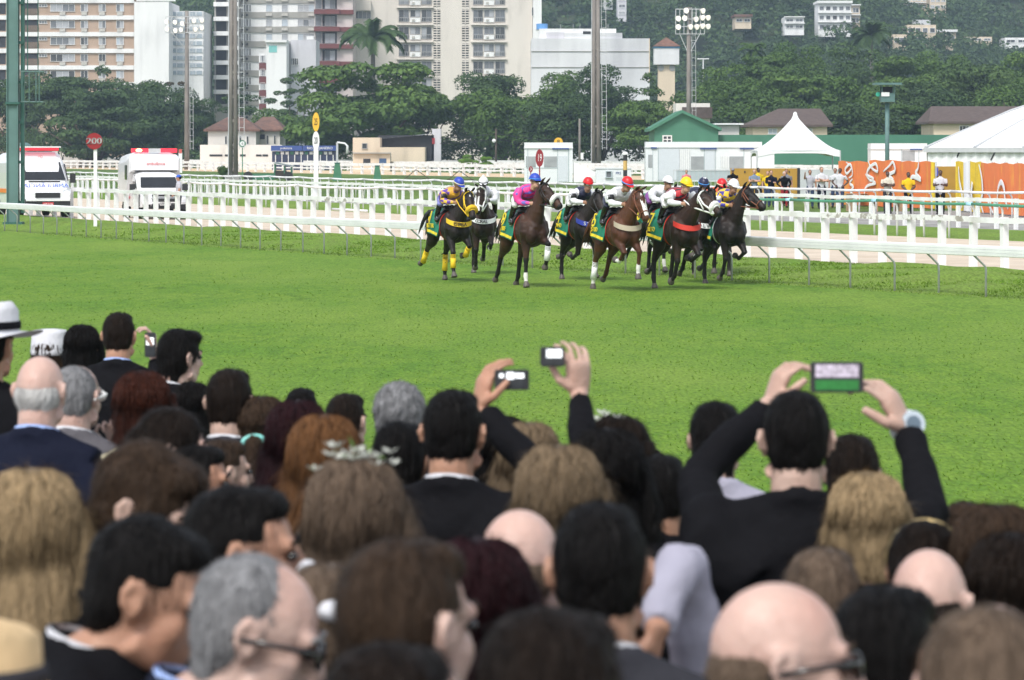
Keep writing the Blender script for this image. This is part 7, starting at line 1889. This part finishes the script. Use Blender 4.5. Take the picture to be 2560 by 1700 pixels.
def hair_mesh(style, kind):
    """hair shells in template coordinates; kind fixes the head pitch"""
    key = (style, kind)
    if key in HAIRS: return HAIRS[key]
    hx = .02 if kind != 'd' else .085; hz = HZ0 - (.05 if kind == 'd' else 0)
    M = Matrix.Rotation(.33 if kind == 'd' else 0, 3, 'Y'); C = Vector((hx, 0, hz)); h = lambda x, y, z: C + M @ Vector((x, y, z))
    F = Flesh(); r = random.Random(len(style) * 7); amp, fr = .004, 90
    if style == 'short':
        F.ball(h(-.026, 0, .034), (.097, .0835, .096), 0, M); F.ball(h(-.05, 0, -.01), (.062, .0755, .085), 0, M); F.limb([h(-.06, 0, -.03), h(-.056, 0, -.082)], [.056, .038], 0, [(1.1, .66)] * 2)
        F.ball(h(.025, 0, .088), (.055, .062, .035), 0, M)
    elif style == 'full':          # thicker, combed forward
        F.ball(h(-.022, 0, .038), (.105, .09, .102), 0, M); F.ball(h(-.05, 0, -.015), (.068, .081, .1), 0, M); F.limb([h(-.06, 0, -.03), h(-.06, 0, -.11)], [.066, .05], 0, [(1.15, .7)] * 2)
        F.ball(h(.045, 0, .092), (.06, .07, .036), 0, M); F.limb([h(.03, .075, .03), h(.0, .086, -.02)], [.02, .012]); F.limb([h(.03, -.075, .03), h(.0, -.086, -.02)], [.02, .012]); amp = .007
    elif style == 'fringe':        # bald on top
        F.ball(h(-.034, 0, -.012), (.083, .0795, .066), 0, M); F.limb([h(-.06, 0, -.03), h(-.058, 0, -.09)], [.056, .042], 0, [(1.15, .7)] * 2); amp = .002
    elif style == 'thin':          # receding, thin at the crown
        F.ball(h(-.036, 0, .03), (.09, .0855, .092), 0, M); F.ball(h(-.05, 0, -.01), (.064, .0765, .08), 0, M); F.limb([h(-.06, 0, -.03), h(-.058, 0, -.095)], [.058, .044], 0, [(1.15, .7)] * 2); amp = .003
    elif style == 'curly':
        F.ball(h(-.026, 0, .042), (.116, .105, .108), 0, M); F.ball(h(-.05, 0, -.025), (.078, .094, .085), 0, M); amp, fr = .011, 150
    elif style == 'bob':
        F.ball(h(-.024, 0, .036), (.108, .096, .102), 0, M); F.ball(h(-.04, 0, -.045), (.08, .1, .1), 0, M); F.ball(h(-.05, 0, -.10), (.066, .1, .05), 0, M); amp = .006
        for s in (-1, 1): F.limb([h(.03, s * .075, .05), h(.015, s * .095, -.03), h(.0, s * .09, -.1)], [.03, .032, .024], 0)
    elif style in ('long', 'pony', 'updo'):
        F.ball(h(-.024, 0, .036), (.107, .094, .1), 0, M); F.ball(h(-.05, 0, -.03), (.07, .088, .09), 0, M)
        if style == 'long':
            F.limb([h(-.055, 0, -.02), h(-.085, 0, -.14), h(-.115, 0, -.28), h(-.125, 0, -.42), h(-.12, 0, -.47)], [.09, .105, .1, .075, .03], 0, [(1.05, .62), (1.1, .52), (1.15, .42), (1.2, .35), (1.2, .3)], (1, 0, 0))
            for s in (-1, 1): F.limb([h(.02, s * .07, .05), h(.0, s * .1, -.04), h(-.03, s * .112, -.15), h(-.05, s * .11, -.28)], [.032, .038, .04, .022], 0)
        elif style == 'pony':
            F.limb([h(-.1, 0, -.02), h(-.15, 0, -.05), h(-.165, 0, -.16), h(-.15, 0, -.3), h(-.14, 0, -.38)], [.03, .04, .048, .04, .01], 0)
        else:
            F.ball(h(-.1, 0, .03), (.055, .06, .055), 0, M)
        amp = .005
    me = remesh(F.mb, .0088, 3, .5); noisy(me, amp, fr, 3); me.name = 'hair'
    me.polygons.foreach_set('use_smooth', [True] * len(me.polygons)); me.materials.append(None)
    locks = None
    if style in ('long', 'bob', 'pony'):       # fine loose strands over the shell
        mb = MB()
        for i in range(230 if style == 'long' else 170):
            th = r.uniform(math.pi * .42, math.pi * 1.58) if style != 'full' else r.uniform(0, 6.28)
            ph = r.uniform(.5, 1.3); L = dict(long=r.uniform(.3, .5), bob=.2, pony=.12, curly=.05, full=.06)[style] * r.uniform(.8, 1.1)
            c, s = math.cos(th), math.sin(th); pts = []
            for j in range(7):
                t = j / 6; a = ph * (1 - t * 1.15)
                if a > 0: q = Vector((-.024 + .112 * math.cos(a) * c, .099 * math.cos(a) * s, .036 + .104 * math.sin(a)))
                else: q = pts[-1] + Vector((-.012 * (style == 'long') * t, s * .004, -L * .22))
                pts.append(q + Vector((r.gauss(0, .0035), r.gauss(0, .0035), 0)))
                if a <= 0 and j < 6: continue
            mb.tube([h(*p) for p in pts], [.002, .0042, .0046, .0048, .0046, .004, .001], 4)
        locks = mb.mesh('lock', [], True); locks.materials.append(None)
    L, n = dict(short=(.016, 5200), full=(.026, 5200), fringe=(.008, 2600), thin=(.016, 4200), curly=(.022, 6000), bob=(.05, 5200), long=(.075, 7000), pony=(.045, 4600), updo=(.04, 4600))[style]
    st = strand_mesh(me, n, L, len(style) * 13 + 1, 1.0 if style == 'curly' else .28)
    HAIRS[key] = (me, locks, st); return HAIRS[key]
def setmat(o, m):
    o.material_slots[0].link = 'OBJECT'; o.material_slots[0].material = m; return o
SKIN = dict(l=mat('skin_light', (.5, .35, .285), .5, .12, 9, .15, 60, sss=.08, col2=(.46, .28, .215), cscale=6), p=mat('skin_pink', (.53, .385, .325), .42, .12, 9, .15, 60, sss=.08, col2=(.5, .3, .245), cscale=5), t=mat('skin_tan', (.42, .235, .155), .5, .1, 9, .1, 60, sss=.12, col2=(.4, .2, .13), cscale=6),
            d=mat('skin_brown', (.2, .105, .066), .48, .1, 9, .1, 60))
TPL = {}
def tpl(key, fn):
    if key not in TPL: TPL[key] = fn()
    return TPL[key]
def to_local(T, p):
    """world point to the template space of a person"""
    q = (Vector(p) - T.location) / T.scale[0]; a = -T.rotation_euler.z
    return Vector((q.x * math.cos(a) - q.y * math.sin(a), q.x * math.sin(a) + q.y * math.cos(a), q.z))
NAPE = 'people watching in front'
def spectator(sx, top, Y, yaw, label, hair='short', hc='dkbrown', kind='m', skin='l', coat='black', collar=None, glasses=None, arms=None, hands=None, crown=.018, bulk=1.0, extra=None, lean=0.0):
    """a standing spectator from the photo column and height of the head top; yaw = degrees turned right of straight ahead"""
    Y *= YK
    ztop = CAMH - (top - HY) * Y / FPX; hat = crown - (.05 if kind == 'd' else 0)
    s = (ztop - APRON) / (1.75 + hat)
    x = (sx - CX) * Y / FPX
    T = thing('person', (x, Y, APRON), R(90 - yaw), label, 'person', NAPE); T.scale = (s,) * 3
    # the template head sits a little forward of the feet; step back so the head lands on its pixel
    off = Matrix.Rotation(R(90 - yaw), 3, 'Z') @ Vector(((.077 if kind == 'd' else .008) * s, 0, 0)); T.location -= off
    if arms:
        A = arms(T) if callable(arms) else arms; H = hands(T) if callable(hands) else hands
        bm, jm = skin_mesh(kind, A, H), jacket_mesh(kind, A, bulk)
    else: bm, jm = tpl(('skin', kind), lambda: skin_mesh(kind)), tpl(('jacket', kind, bulk), lambda: jacket_mesh(kind, None, bulk))
    setmat(put('body', bm, T), SKIN[skin])
    setmat(put('jacket', jm, T), CL[coat])
    put('trousers', tpl('trousers', trousers_mesh), T)
    if collar: setmat(put('shirt_collar', tpl('collar', shirt_collar_mesh), T), CL[collar])
    if hair:
        hm, lk, sm = hair_mesh(hair, kind); o = setmat(put('hair', hm, T), HAIRM[hc]); setmat(put('hair_strands', sm, o), HAIRM[hc])
        if lk: setmat(put('hair_locks', lk, o), HAIRM[hc])
    hx = .02 if kind != 'd' else .085; hz = HZ0 - (.05 if kind == 'd' else 0); Mp = Matrix.Rotation(.33 if kind == 'd' else 0, 3, 'Y')
    h = lambda a, b, c: Vector((hx, 0, hz)) + Mp @ Vector((a, b, c))
    for q in (-1, 1):
        put('eye', tpl(('eye', kind, q), lambda: MB().ell(h(.083, q * .033, .0), (.012, .014, .009), 10, 8).mesh('eye', M_EYE, True)), T)
        def brow():
            me = MB().tube([h(.083, q * .05, .024), h(.094, q * .033, .03), h(.093, q * .016, .026)], [.003, .005, .004], 5).mesh('eyebrow', []); me.materials.append(None); return me
        setmat(put('eyebrow', tpl(('brow', kind, q), brow), T), HAIRM[hc if hc in ('black', 'dkbrown', 'brown', 'grey') else 'brown'])
    if glasses:
        up_ = glasses == 'top'; zz, xx = (.075, .055) if up_ else (.0, .1); mb = MB()
        for q in (-1, 1):
            mb.ell(h(xx, q * .034, zz), (.008, .03, .022), 12, 8); mb.tube([h(xx, q * .062, zz + .008), h(xx - .05, q * .09, zz + .008), h(-.04, q * .09, zz - (.005 if not up_ else -.02))], .0045, 6)
        mb.bar(h(xx + .004, -.01, zz + .006), h(xx + .004, .01, zz + .006), .006)
        mb.build('glasses', M_EYE if glasses != 'white' else M_STRAPW, T, smooth=True)
    if extra: extra(T, h, s)
    return T
def dv(T, v):           # a world direction in a person's own frame
    a = -T.rotation_euler.z; v = Vector(v)
    return Vector((v.x * math.cos(a) - v.y * math.sin(a), v.x * math.sin(a) + v.y * math.cos(a), v.z))
def phone(sx0, sx1, y0, y1, Y, label, screen='mixed', turn=0.0):
    Y *= YK
    c = W((sx0 + sx1) / 2, (y0 + y1) / 2, Y); w, hgt_ = (sx1 - sx0) * Y / FPX, (y1 - y0) * Y / FPX
    T = thing('phone', c, turn, label, 'phone')
    mb = MB(); r = .008; poly = []
    for (cx_, cz_, a0) in ((w / 2 - r, hgt_ / 2 - r, 0), (-w / 2 + r, hgt_ / 2 - r, 90), (-w / 2 + r, -hgt_ / 2 + r, 180), (w / 2 - r, -hgt_ / 2 + r, 270)):
        for q in range(5): a = R(a0 + q * 22.5); poly.append((cx_ + math.cos(a) * r, 0, cz_ + math.sin(a) * r))
    mb.extr(poly, (0, -.006, 0), (0, .006, 0)).build('case', M_PLASTIC, T)
    ms = bpy.data.materials.get('screen_' + screen)
    a, b = w * .41, hgt_ * .42
    if screen == 'race':
        MB().box((0, -.0088, -b * .08), (2 * a, .002, b * .2)).build('screen_rails', mat('screen_dark', (.05, .055, .06), .12, .3, 50, spec=.6), T); MB().box((0, -.0075, b * .45), (2 * a, .002, b * 1.1)).build('screen_stands', mat('screen_pale', (.34, .3, .36), .3, .7, 90, emit=(.5, .44, .52), estr=.3), T); MB().box((0, -.0075, -b * .55), (2 * a, .002, b * .88)).build('screen_turf', mat('screen_green', (.02, .13, .03), .3, .3, 60, emit=(.03, .16, .04), estr=.3), T)
    else:
        MB().box((0, -.0075, 0), (2 * a, .002, 2 * b)).build('screen', mat('screen_dark', (.05, .055, .06), .12, .3, 50, spec=.6), T)
        lit = mat('screen_bright', (.7, .72, .74), .3, .1, 60, emit=(.9, .93, .96), estr=.7)
        if screen == 'bright': MB().box((.005, -.0095, b * .42), (1.5 * a, .002, b * .95)).build('screen_glare', lit, T)
        elif screen == 'upright': MB().box((0, -.0095, b * .35), (1.7 * a, .002, b * .7)).build('screen_glare', lit, T)
        else:
            for q, w_, h_ in ((-.72, .3, .45), (-.1, .52, .8), (.55, .6, .55)): MB().box((a * q, -.0095, b * .5), (a * w_, .002, b * h_)).build('screen_glare', lit, T)
    return T
def fedora(m, mband, brim=.165, flat=False):
    def f(T, h, s):
        mb = MB(); n = 28; rows = [(brim, .045), (brim * .92, .04), (.108, .055), (.106, .075), (.103, .13), (.085, .165), (.04, .16), (.0, .15)]
        if flat: rows = [(.112, .0), (.118, .02), (.115, .04), (.108, .135), (.1, .15), (.05, .156), (0, .156)]
        vs = []
        for (r_, z) in rows:
            for i in range(n):
                a = 2 * math.pi * i / n; vs.append(h(-.01 + max(r_, .001) * 1.12 * math.cos(a), max(r_, .001) * math.sin(a), z + (.018 * math.cos(2 * a) * -1 if r_ > .12 else 0) - (.02 * abs(math.cos(a)) if z > .14 and not flat else 0)))
        mb.add(vs, [(j * n + i, j * n + (i + 1) % n, (j + 1) * n + (i + 1) % n, (j + 1) * n + i) for j in range(len(rows) - 1) for i in range(n)])
        o = mb.build('hat', CL[m], T, smooth=True)
        if mband: MB().tube([h(-.01 + .109 * 1.12 * math.cos(a), .109 * math.sin(a), .078) for a in np.linspace(0, 2 * math.pi, 29)], [.016] * 29, 6, False, squash=[(.25, 1)] * 29).build('hat_band', CL[mband], o, smooth=True)
    return f
def flowers(m, n=16, c=(-.02, 0, .13), sp=.06, leaf=True, big=1.0):
    def f(T, h, s):
        r = random.Random(n); mb = MB(); ml = MB()
        for i in range(n):
            p = h(c[0] + r.gauss(0, sp * .6), c[1] + r.gauss(0, sp), c[2] + r.gauss(0, sp * (.3 if big == 1 else .9)))
            for q in range(6):
                a = q * 1.047 + r.random(); d = Vector((math.cos(a) * .8, math.sin(a) * .8, .5)); u = Vector((-d.y, d.x, 0)) * .35
                mb.add([p, p + (d * .014 + u * .014) * big, p + d * .026 * big, p + (d * .014 - u * .014) * big], [(0, 1, 2, 3)])
            if leaf and i % 3 == 0: d = Vector((r.gauss(0, 1), r.gauss(0, 1), .3)).normalized() * .04; ml.add([p, p + d * .5 + Vector((.008, 0, .004)), p + d, p + d * .5 - Vector((.008, 0, 0))], [(0, 1, 2, 3)])
        o = mb.build('flower_headpiece', m, T)
        if ml.v: ml.build('leaf', LEAF['bright'], o)
    return f
M_PETAL = mat('white_petal', (.72, .74, .66), .7, .1, 30, transl=.3)
def headband(m, r_=.007):
    return lambda T, h, s: MB().tube([h(-.015, .0925 * math.cos(a), .03 + .101 * math.sin(a)) for a in np.linspace(-.15, math.pi + .15, 20)], r_, 8).build('headband', m, T, smooth=True)
# ---- nearest rows first
S = spectator
S(362, 1286, 5.6, 94, 'large dark haired man in the left foreground bowing his head, white collar', 'short', 'black', 'd', 't', 'black', 'white')
S(640, 1374, 5.3, 92, 'grey haired man with dark sunglasses in the left foreground', 'thin', 'grey', 'd', 'p', 'navy', 'lblue', 'dark')
S(-95, 1515, 4.6, 60, 'person in a straw hat at the lower left corner', 'short', 'brown', 'm', 't', 'straw', None, crown=.06, extra=fedora('straw', 'charcoal', .19))
S(1012, 1328, 4.7, 42, 'large man with short brown hair in the centre foreground', 'short', 'brown', 'm', 'p', 'charcoal', None)
S(970, 1608, 4.1, 10, 'dark haired head cut off at the bottom edge left of centre', 'full', 'dkbrown', 'm', 'l', 'black')
S(1372, 1520, 4.05, 18, 'dark haired head at the bottom edge in the centre', 'full', 'dkbrown', 'm', 't', 'black')
S(1940, 1455, 4.75, 84, 'large bald man with glasses in the right foreground', 'fringe', 'ltbrown', 'm', 'p', 'charcoal', None, 'dark', crown=.0)
S(2215, 1450, 5.2, 42, 'black haired man right of the large bald man', 'short', 'black', 'm', 't', 'black', 'white')
S(2475, 1502, 4.2, 22, 'blurred balding grey head in the lower right corner', 'thin', 'ltbrown', 'm', 'p', 'charcoal', crown=.004)
S(600, 1218, 6.05, 86, 'black haired man with high forehead behind the grey haired man', 'short', 'black', 'm', 't', 'black', crown=.006)
def ruffle(T, h, s):
    r = random.Random(2); F = Flesh()
    for q in range(26): F.ball(h(-.03 + r.uniform(-.07, .07), r.uniform(-.05, .06), .1 - q * .0125), (r.uniform(.02, .042), r.uniform(.02, .042), r.uniform(.015, .03)))
    me = remesh(F.mb, .008, 2, .4); me.polygons.foreach_set('use_smooth', [True] * len(me.polygons)); me.materials.append(CL['white']); put('ruffled_scarf', me, T)
S(812, 1392, 5.75, 20, 'person under a white ruffled scarf behind the grey haired man', 'short', 'ltbrown', 'f', 'l', 'white', None, crown=.02, extra=ruffle)
S(215, 1345, 7.2, 20, 'man in navy suit mostly hidden behind the large dark haired man', 'short', 'dkbrown', 'm', 'l', 'navy', 'white')
S(556, 1092, 10.4, 60, 'person in a white blouse left of the ponytail', 'short', 'brown', 'f', 'l', 'white')
S(1655, 1128, 8.9, 10, 'dark haired person in black left of the man filming with both hands', 'short', 'black', 'm', 't', 'black')
S(2535, 1330, 6.5, 12, 'dark haired woman cut off by the right edge below the brown hair', 'bob', 'dkbrown', 'f', 'l', 'black')
S(1500, 1240, 5.7, 6, 'dark haired man seen from behind with white collar in the centre right', 'short', 'black', 'm', 't', 'charcoal', 'white')
S(1298, 1273, 6.25, 24, 'bald pink headed man left of the dark haired man', 'fringe', 'ltbrown', 'm', 'p', 'charcoal', None, crown=.0)
S(1200, 1340, 6.0, 15, 'woman with dark burgundy hair behind the brown haired man', 'long', 'burgundy', 'f', 'l', 'black')
def arm45(T):
    return {1: (Vector((-.02, .255, 1.12)), Vector((.06, .26, .87))), -1: (to_local(T, WC(1698, 1392, 6.15)), to_local(T, WC(1640, 1580, 6.0)))}
S(1560, 1345, 6.35, 10, 'person in a grey lilac shirt with a raised bent elbow behind the dark haired man', 'short', 'brown', 'm', 't', 'lilac', arms=arm45, hands=lambda T: {-1: (dv(T, (-.3, .1, -1)), dv(T, (-.8, .4, 0)), dv(T, (0, -1, 0)), .6)})
S(356, 1112, 6.8, 104, 'young man with thick brown hair looking down, left of centre', 'full', 'brown', 'd', 'l', 'black', 'white')
S(85, 1168, 6.7, 12, 'woman with long blond hair at the left edge', 'long', 'blond', 'f', 'l', 'navy')
S(893, 1142, 6.8, 16, 'woman with long brown hair and white flowers on her head', 'long', 'ltbrown', 'f', 'l', 'black', extra=flowers(M_PETAL, 20, (-.03, .0, .13), .042))
S(2056, 1356, 6.3, 14, 'man with short greyish brown hair in the right foreground', 'short', 'ltbrown', 'm', 'l', 'black')
S(2322, 1372, 6.2, 20, 'bald pink headed man behind the black haired man', 'fringe', 'dkbrown', 'm', 'p', 'black', crown=.0)
S(2315, 1296, 7.1, 14, 'dark haired woman wearing a golden headband', 'updo', 'dkbrown', 'f', 't', 'black', extra=headband(mat('gold_band', (.5, .38, .18), .35, .1, metal=.6)))
S(2492, 1256, 7.0, 10, 'woman with long brown hair at the right edge', 'long', 'brown', 'f', 'l', 'black')
S(1405, 1108, 7.5, 22, 'woman with dark blond hair behind the bald man', 'long', 'dkblond', 'f', 'l', 'black')
S(2170, 1178, 7.9, 14, 'woman with short blond bob right of the man filming', 'bob', 'blond', 'f', 'l', 'navy')
S(1520, 1068, 8.5, 14, 'woman with long straight black hair', 'long', 'black', 'f', 'l', 'black')
S(815, 1034, 8.9, 20, 'woman with long ginger brown hair', 'long', 'ginger', 'f', 'l', 'black')
S(2410, 1246, 9.0, 12, 'brown haired head beside the raised sleeve', 'short', 'brown', 'm', 'l', 'black')
S(432, 1016, 9.5, 86, 'dark haired woman in profile facing right', 'updo', 'dkbrown', 'f', 'p', 'white')
S(492, 1105, 9.4, 86, 'dark haired person in profile below the woman facing right', 'short', 'black', 'f', 't', 'navy')
S(1000, 1054, 9.5, 12, 'dark haired person below the grey curls', 'full', 'black', 'm', 't', 'black')
S(2130, 1086, 9.4, 8, 'dark haired head right behind the man filming with both hands', 'full', 'dkbrown', 'm', 'l', 'black')
S(1555, 1036, 9.6, 56, 'dark haired woman in blue sunglasses with a white flower', 'bob', 'dkbrown', 'f', 'p', 'black', None, 'dark', extra=flowers(M_PETAL, 9, (-.06, .02, .13), .03, False))
S(748, 998, 10.0, 18, 'woman with long burgundy hair', 'long', 'burgundy', 'f', 'l', 'black')
S(1255, 1038, 10.1, 8, 'black haired woman right of the tall man with the phone', 'bob', 'black', 'f', 't', 'black')
S(1325, 1053, 9.9, 14, 'woman with long light brown hair under the raised arm', 'long', 'dkblond', 'f', 'l', 'black')
S(1790, 1004, 10.0, 6, 'dark haired person in a grey lilac top', 'full', 'black', 'm', 'l', 'lilac')
S(100, 890, 10.6, 14, 'bald older man in navy jacket with pale blue collar', 'fringe', 'white', 'm', 'p', 'navy', 'lblue', crown=.0)
S(192, 910, 11.4, 22, 'man in grey suit with white sunglasses pushed up on his head', 'thin', 'grey', 'm', 'p', 'suit', 'white', 'white', crown=.006,
  arms=lambda T: {1: (Vector((-.02, .255, 1.12)), Vector((.06, .26, .87))), -1: (Vector((.16, -.25, 1.18)), Vector((.17, -.10, 1.43)))}, hands=lambda T: {-1: ((-.1, .35, 1), (-1, 0, .2), (0, 1, .3), 1.2)})
S(360, 926, 11.0, 16, 'woman with auburn bob and cream collar', 'bob', 'auburn', 'f', 'l', 'paleyellow')
S(575, 915, 11.0, 14, 'man with cropped brown hair and white collar', 'short', 'dkbrown', 'm', 'l', 'charcoal', 'white')
S(655, 988, 11.0, 10, 'woman with brown ponytail and turquoise hair tie', 'pony', 'brown', 'f', 'l', 'white', extra=lambda T, h, s: MB().tube([h(-.135 + .01 * math.cos(a), .045 * math.sin(a), -.04 + .03 * math.cos(a)) for a in np.linspace(0, 6.283, 13)], .011, 6).build('hair_tie', mat('turquoise_band', (.2, .55, .5), .5, 0), T))
S(1000, 955, 11.5, 8, 'person with curly grey hair', 'curly', 'grey', 'm', 'p', 'charcoal', crown=.028)
S(866, 978, 12.0, 24, 'dark brown haired head left of the grey curls', 'short', 'dkbrown', 'm', 'l', 'black')
S(754, 965, 13.4, 10, 'dark head peeking above the burgundy hair', 'short', 'black', 'm', 't', 'black')
S(482, 954, 13.6, 12, 'small dark haired head behind the cropped man', 'bob', 'black', 'f', 'l', 'black')
# man in a dark jacket with a small camera
def arm5(T):
    w = to_local(T, WC(386, 880, 14.35)); return {1: (Vector((.12, .28, 1.2)), w), -1: (Vector((-.02, -.255, 1.12)), Vector((.06, -.26, .87)))}
S(448, 822, 14.0, 48, 'dark haired man turned right photographing with a small camera', 'full', 'black', 'm', 'p', 'black', 'white', arms=arm5, hands=lambda T: {1: (dv(T, (-.15, 0, 1)), dv(T, (-1, -.2, 0)), dv(T, (-.5, -1, 0)), .85)})
phone(362, 389, 831, 893, 14.3, 'small camera held upright by the man at the left', 'upright')
S(298, 776, 15.5, 8, 'tall man in black jacket with pale blue collar near the rail', 'short', 'dkbrown', 'm', 't', 'black', 'lblue')
S(207, 811, 16.2, 10, 'dark haired woman left of the tall man near the rail', 'bob', 'black', 'f', 't', 'black')
S(124, 826, 16.6, 10, 'woman in a white pillbox hat', 'bob', 'brown', 'f', 'l', 'white', crown=.03, extra=fedora('white', None, flat=True))
S(-28, 746, 12.0, 20, 'man in a white fedora with black band at the left edge', 'short', 'black', 'm', 't', 'black', crown=.055, extra=fedora('white', 'black', .19))
S(20, 985, 12.4, 8, 'woman with brown hair behind the bald older man', 'long', 'brown', 'f', 'l', 'black')
# tall man filming with his left hand raised
def arm26(T):
    w = to_local(T, WC(1196, 1022, 9.35)); return {-1: (Vector((-.02, -.255, 1.12)), Vector((.06, -.26, .87))), 1: (Vector((-.02, .255, 1.12)), Vector((.06, .26, .87)))} if False else {1: (Vector((-.02, .255, 1.12)), Vector((.06, .26, .87))), -1: (Vector((.16, -.30, 1.42)), w)}
S(1134, 965, 9.0, 14, 'tall dark haired man in black jacket filming with a phone', 'short', 'black', 'm', 't', 'black', 'white', arms=arm26, hands=lambda T: {-1: (dv(T, (.25, .1, 1)), dv(T, (.9, .4, -.1)), dv(T, (.5, -.6, .2)), .5, 1.05, 0, .07)})
phone(1236, 1323, 924, 975, 9.32, 'black phone held sideways by the tall man', 'mixed')
# raised sleeve with a phone in the centre
def arm32(T):
    w = to_local(T, WC(1448, 985, 8.78)); return {1: (Vector((-.02, .255, 1.12)), Vector((.06, .26, .87))), -1: (to_local(T, WC(1462, 1120, 8.6)), w)}
S(1408, 1150, 8.35, 10, 'hidden person in black raising a phone high above the crowd', 'bob', 'dkbrown', 'f', 'l', 'black', arms=arm32, hands=lambda T: {-1: (dv(T, (-.04, .05, 1)), dv(T, (-.5, .8, 0)), dv(T, (-1, -.3, .2)), .55, 1.05, 0, .05)})
phone(1350, 1412, 867, 917, 8.74, 'dark phone with a bright screen held up in the centre', 'bright')
# man filming with both hands and a white watch
def arm34(T):
    wl = to_local(T, WC(1925, 1010, 8.62)); wr = to_local(T, WC(2268, 1078, 8.55))
    return {1: (to_local(T, WC(1742, 1190, 8.45)), wl), -1: (to_local(T, WC(2330, 1300, 8.25)), wr)}
def hands34(T):
    return {1: (dv(T, (.42, .1, 1)), dv(T, (.9, .35, -.2)), dv(T, (.6, -.8, 0)), .8, 1.0, 0, .06), -1: (dv(T, (-.55, .05, 1)), dv(T, (-.8, .4, -.4)), dv(T, (-.5, -.5, -.6)), .62, 1.2, 0, .06)}
def watch(T, h, s):
    w = to_local(T, WC(2268, 1078, 8.55)); e = to_local(T, WC(2330, 1300, 8.25)); d = (w - e).normalized(); c = w + d * .022
    MB().tube([c - d * .014, c + d * .014], [.044, .043], 18).build('watch_strap', mat('white_watch', (.72, .76, .78), .3, .05), T, smooth=True)
    n = dv(T, (.35, -1, .25)).normalized(); MB().disc(c + n * .04, .033, .014, n, 22).build('watch_case', mat('silver_watch', (.6, .65, .68), .25, .05, metal=.5), T); MB().disc(c + n * .049, .02, .003, n, 18).build('watch_face', mat('watch_dial', (.12, .16, .2), .2, .1), T)
S(1990, 966, 8.2, 2, 'man in black jacket filming with both hands and wearing a white watch', 'short', 'black', 'm', 'l', 'black', None, arms=arm34, hands=hands34, extra=watch, bulk=1.12)
phone(2026, 2158, 905, 981, 8.52, 'phone showing the race held up with both hands', 'race')
# ================================================================ haze
def haze():
    m = bpy.data.materials.new('haze_air'); m.use_nodes = True
    nt = m.node_tree; N = nt.nodes
    for n in list(N):
        if n.type != 'OUTPUT_MATERIAL': N.remove(n)
    pv = N.new('ShaderNodeVolumePrincipled')
    pv.inputs['Color'].default_value = (0.62, 0.8, 1.0, 1)
    pv.inputs['Density'].default_value = 0.00018
    pv.inputs['Anisotropy'].default_value = 0.0
    nt.links.new(pv.outputs[0], N['Material Output'].inputs['Volume'])
    o = MB().box((0, 1060, 149.0), (1620, 2480, 302.0)).build('haze', m)
    struct(o, 'stuff', 'thin bluish haze in the air')
haze()
bpy.data.scenes.remove(TMP)
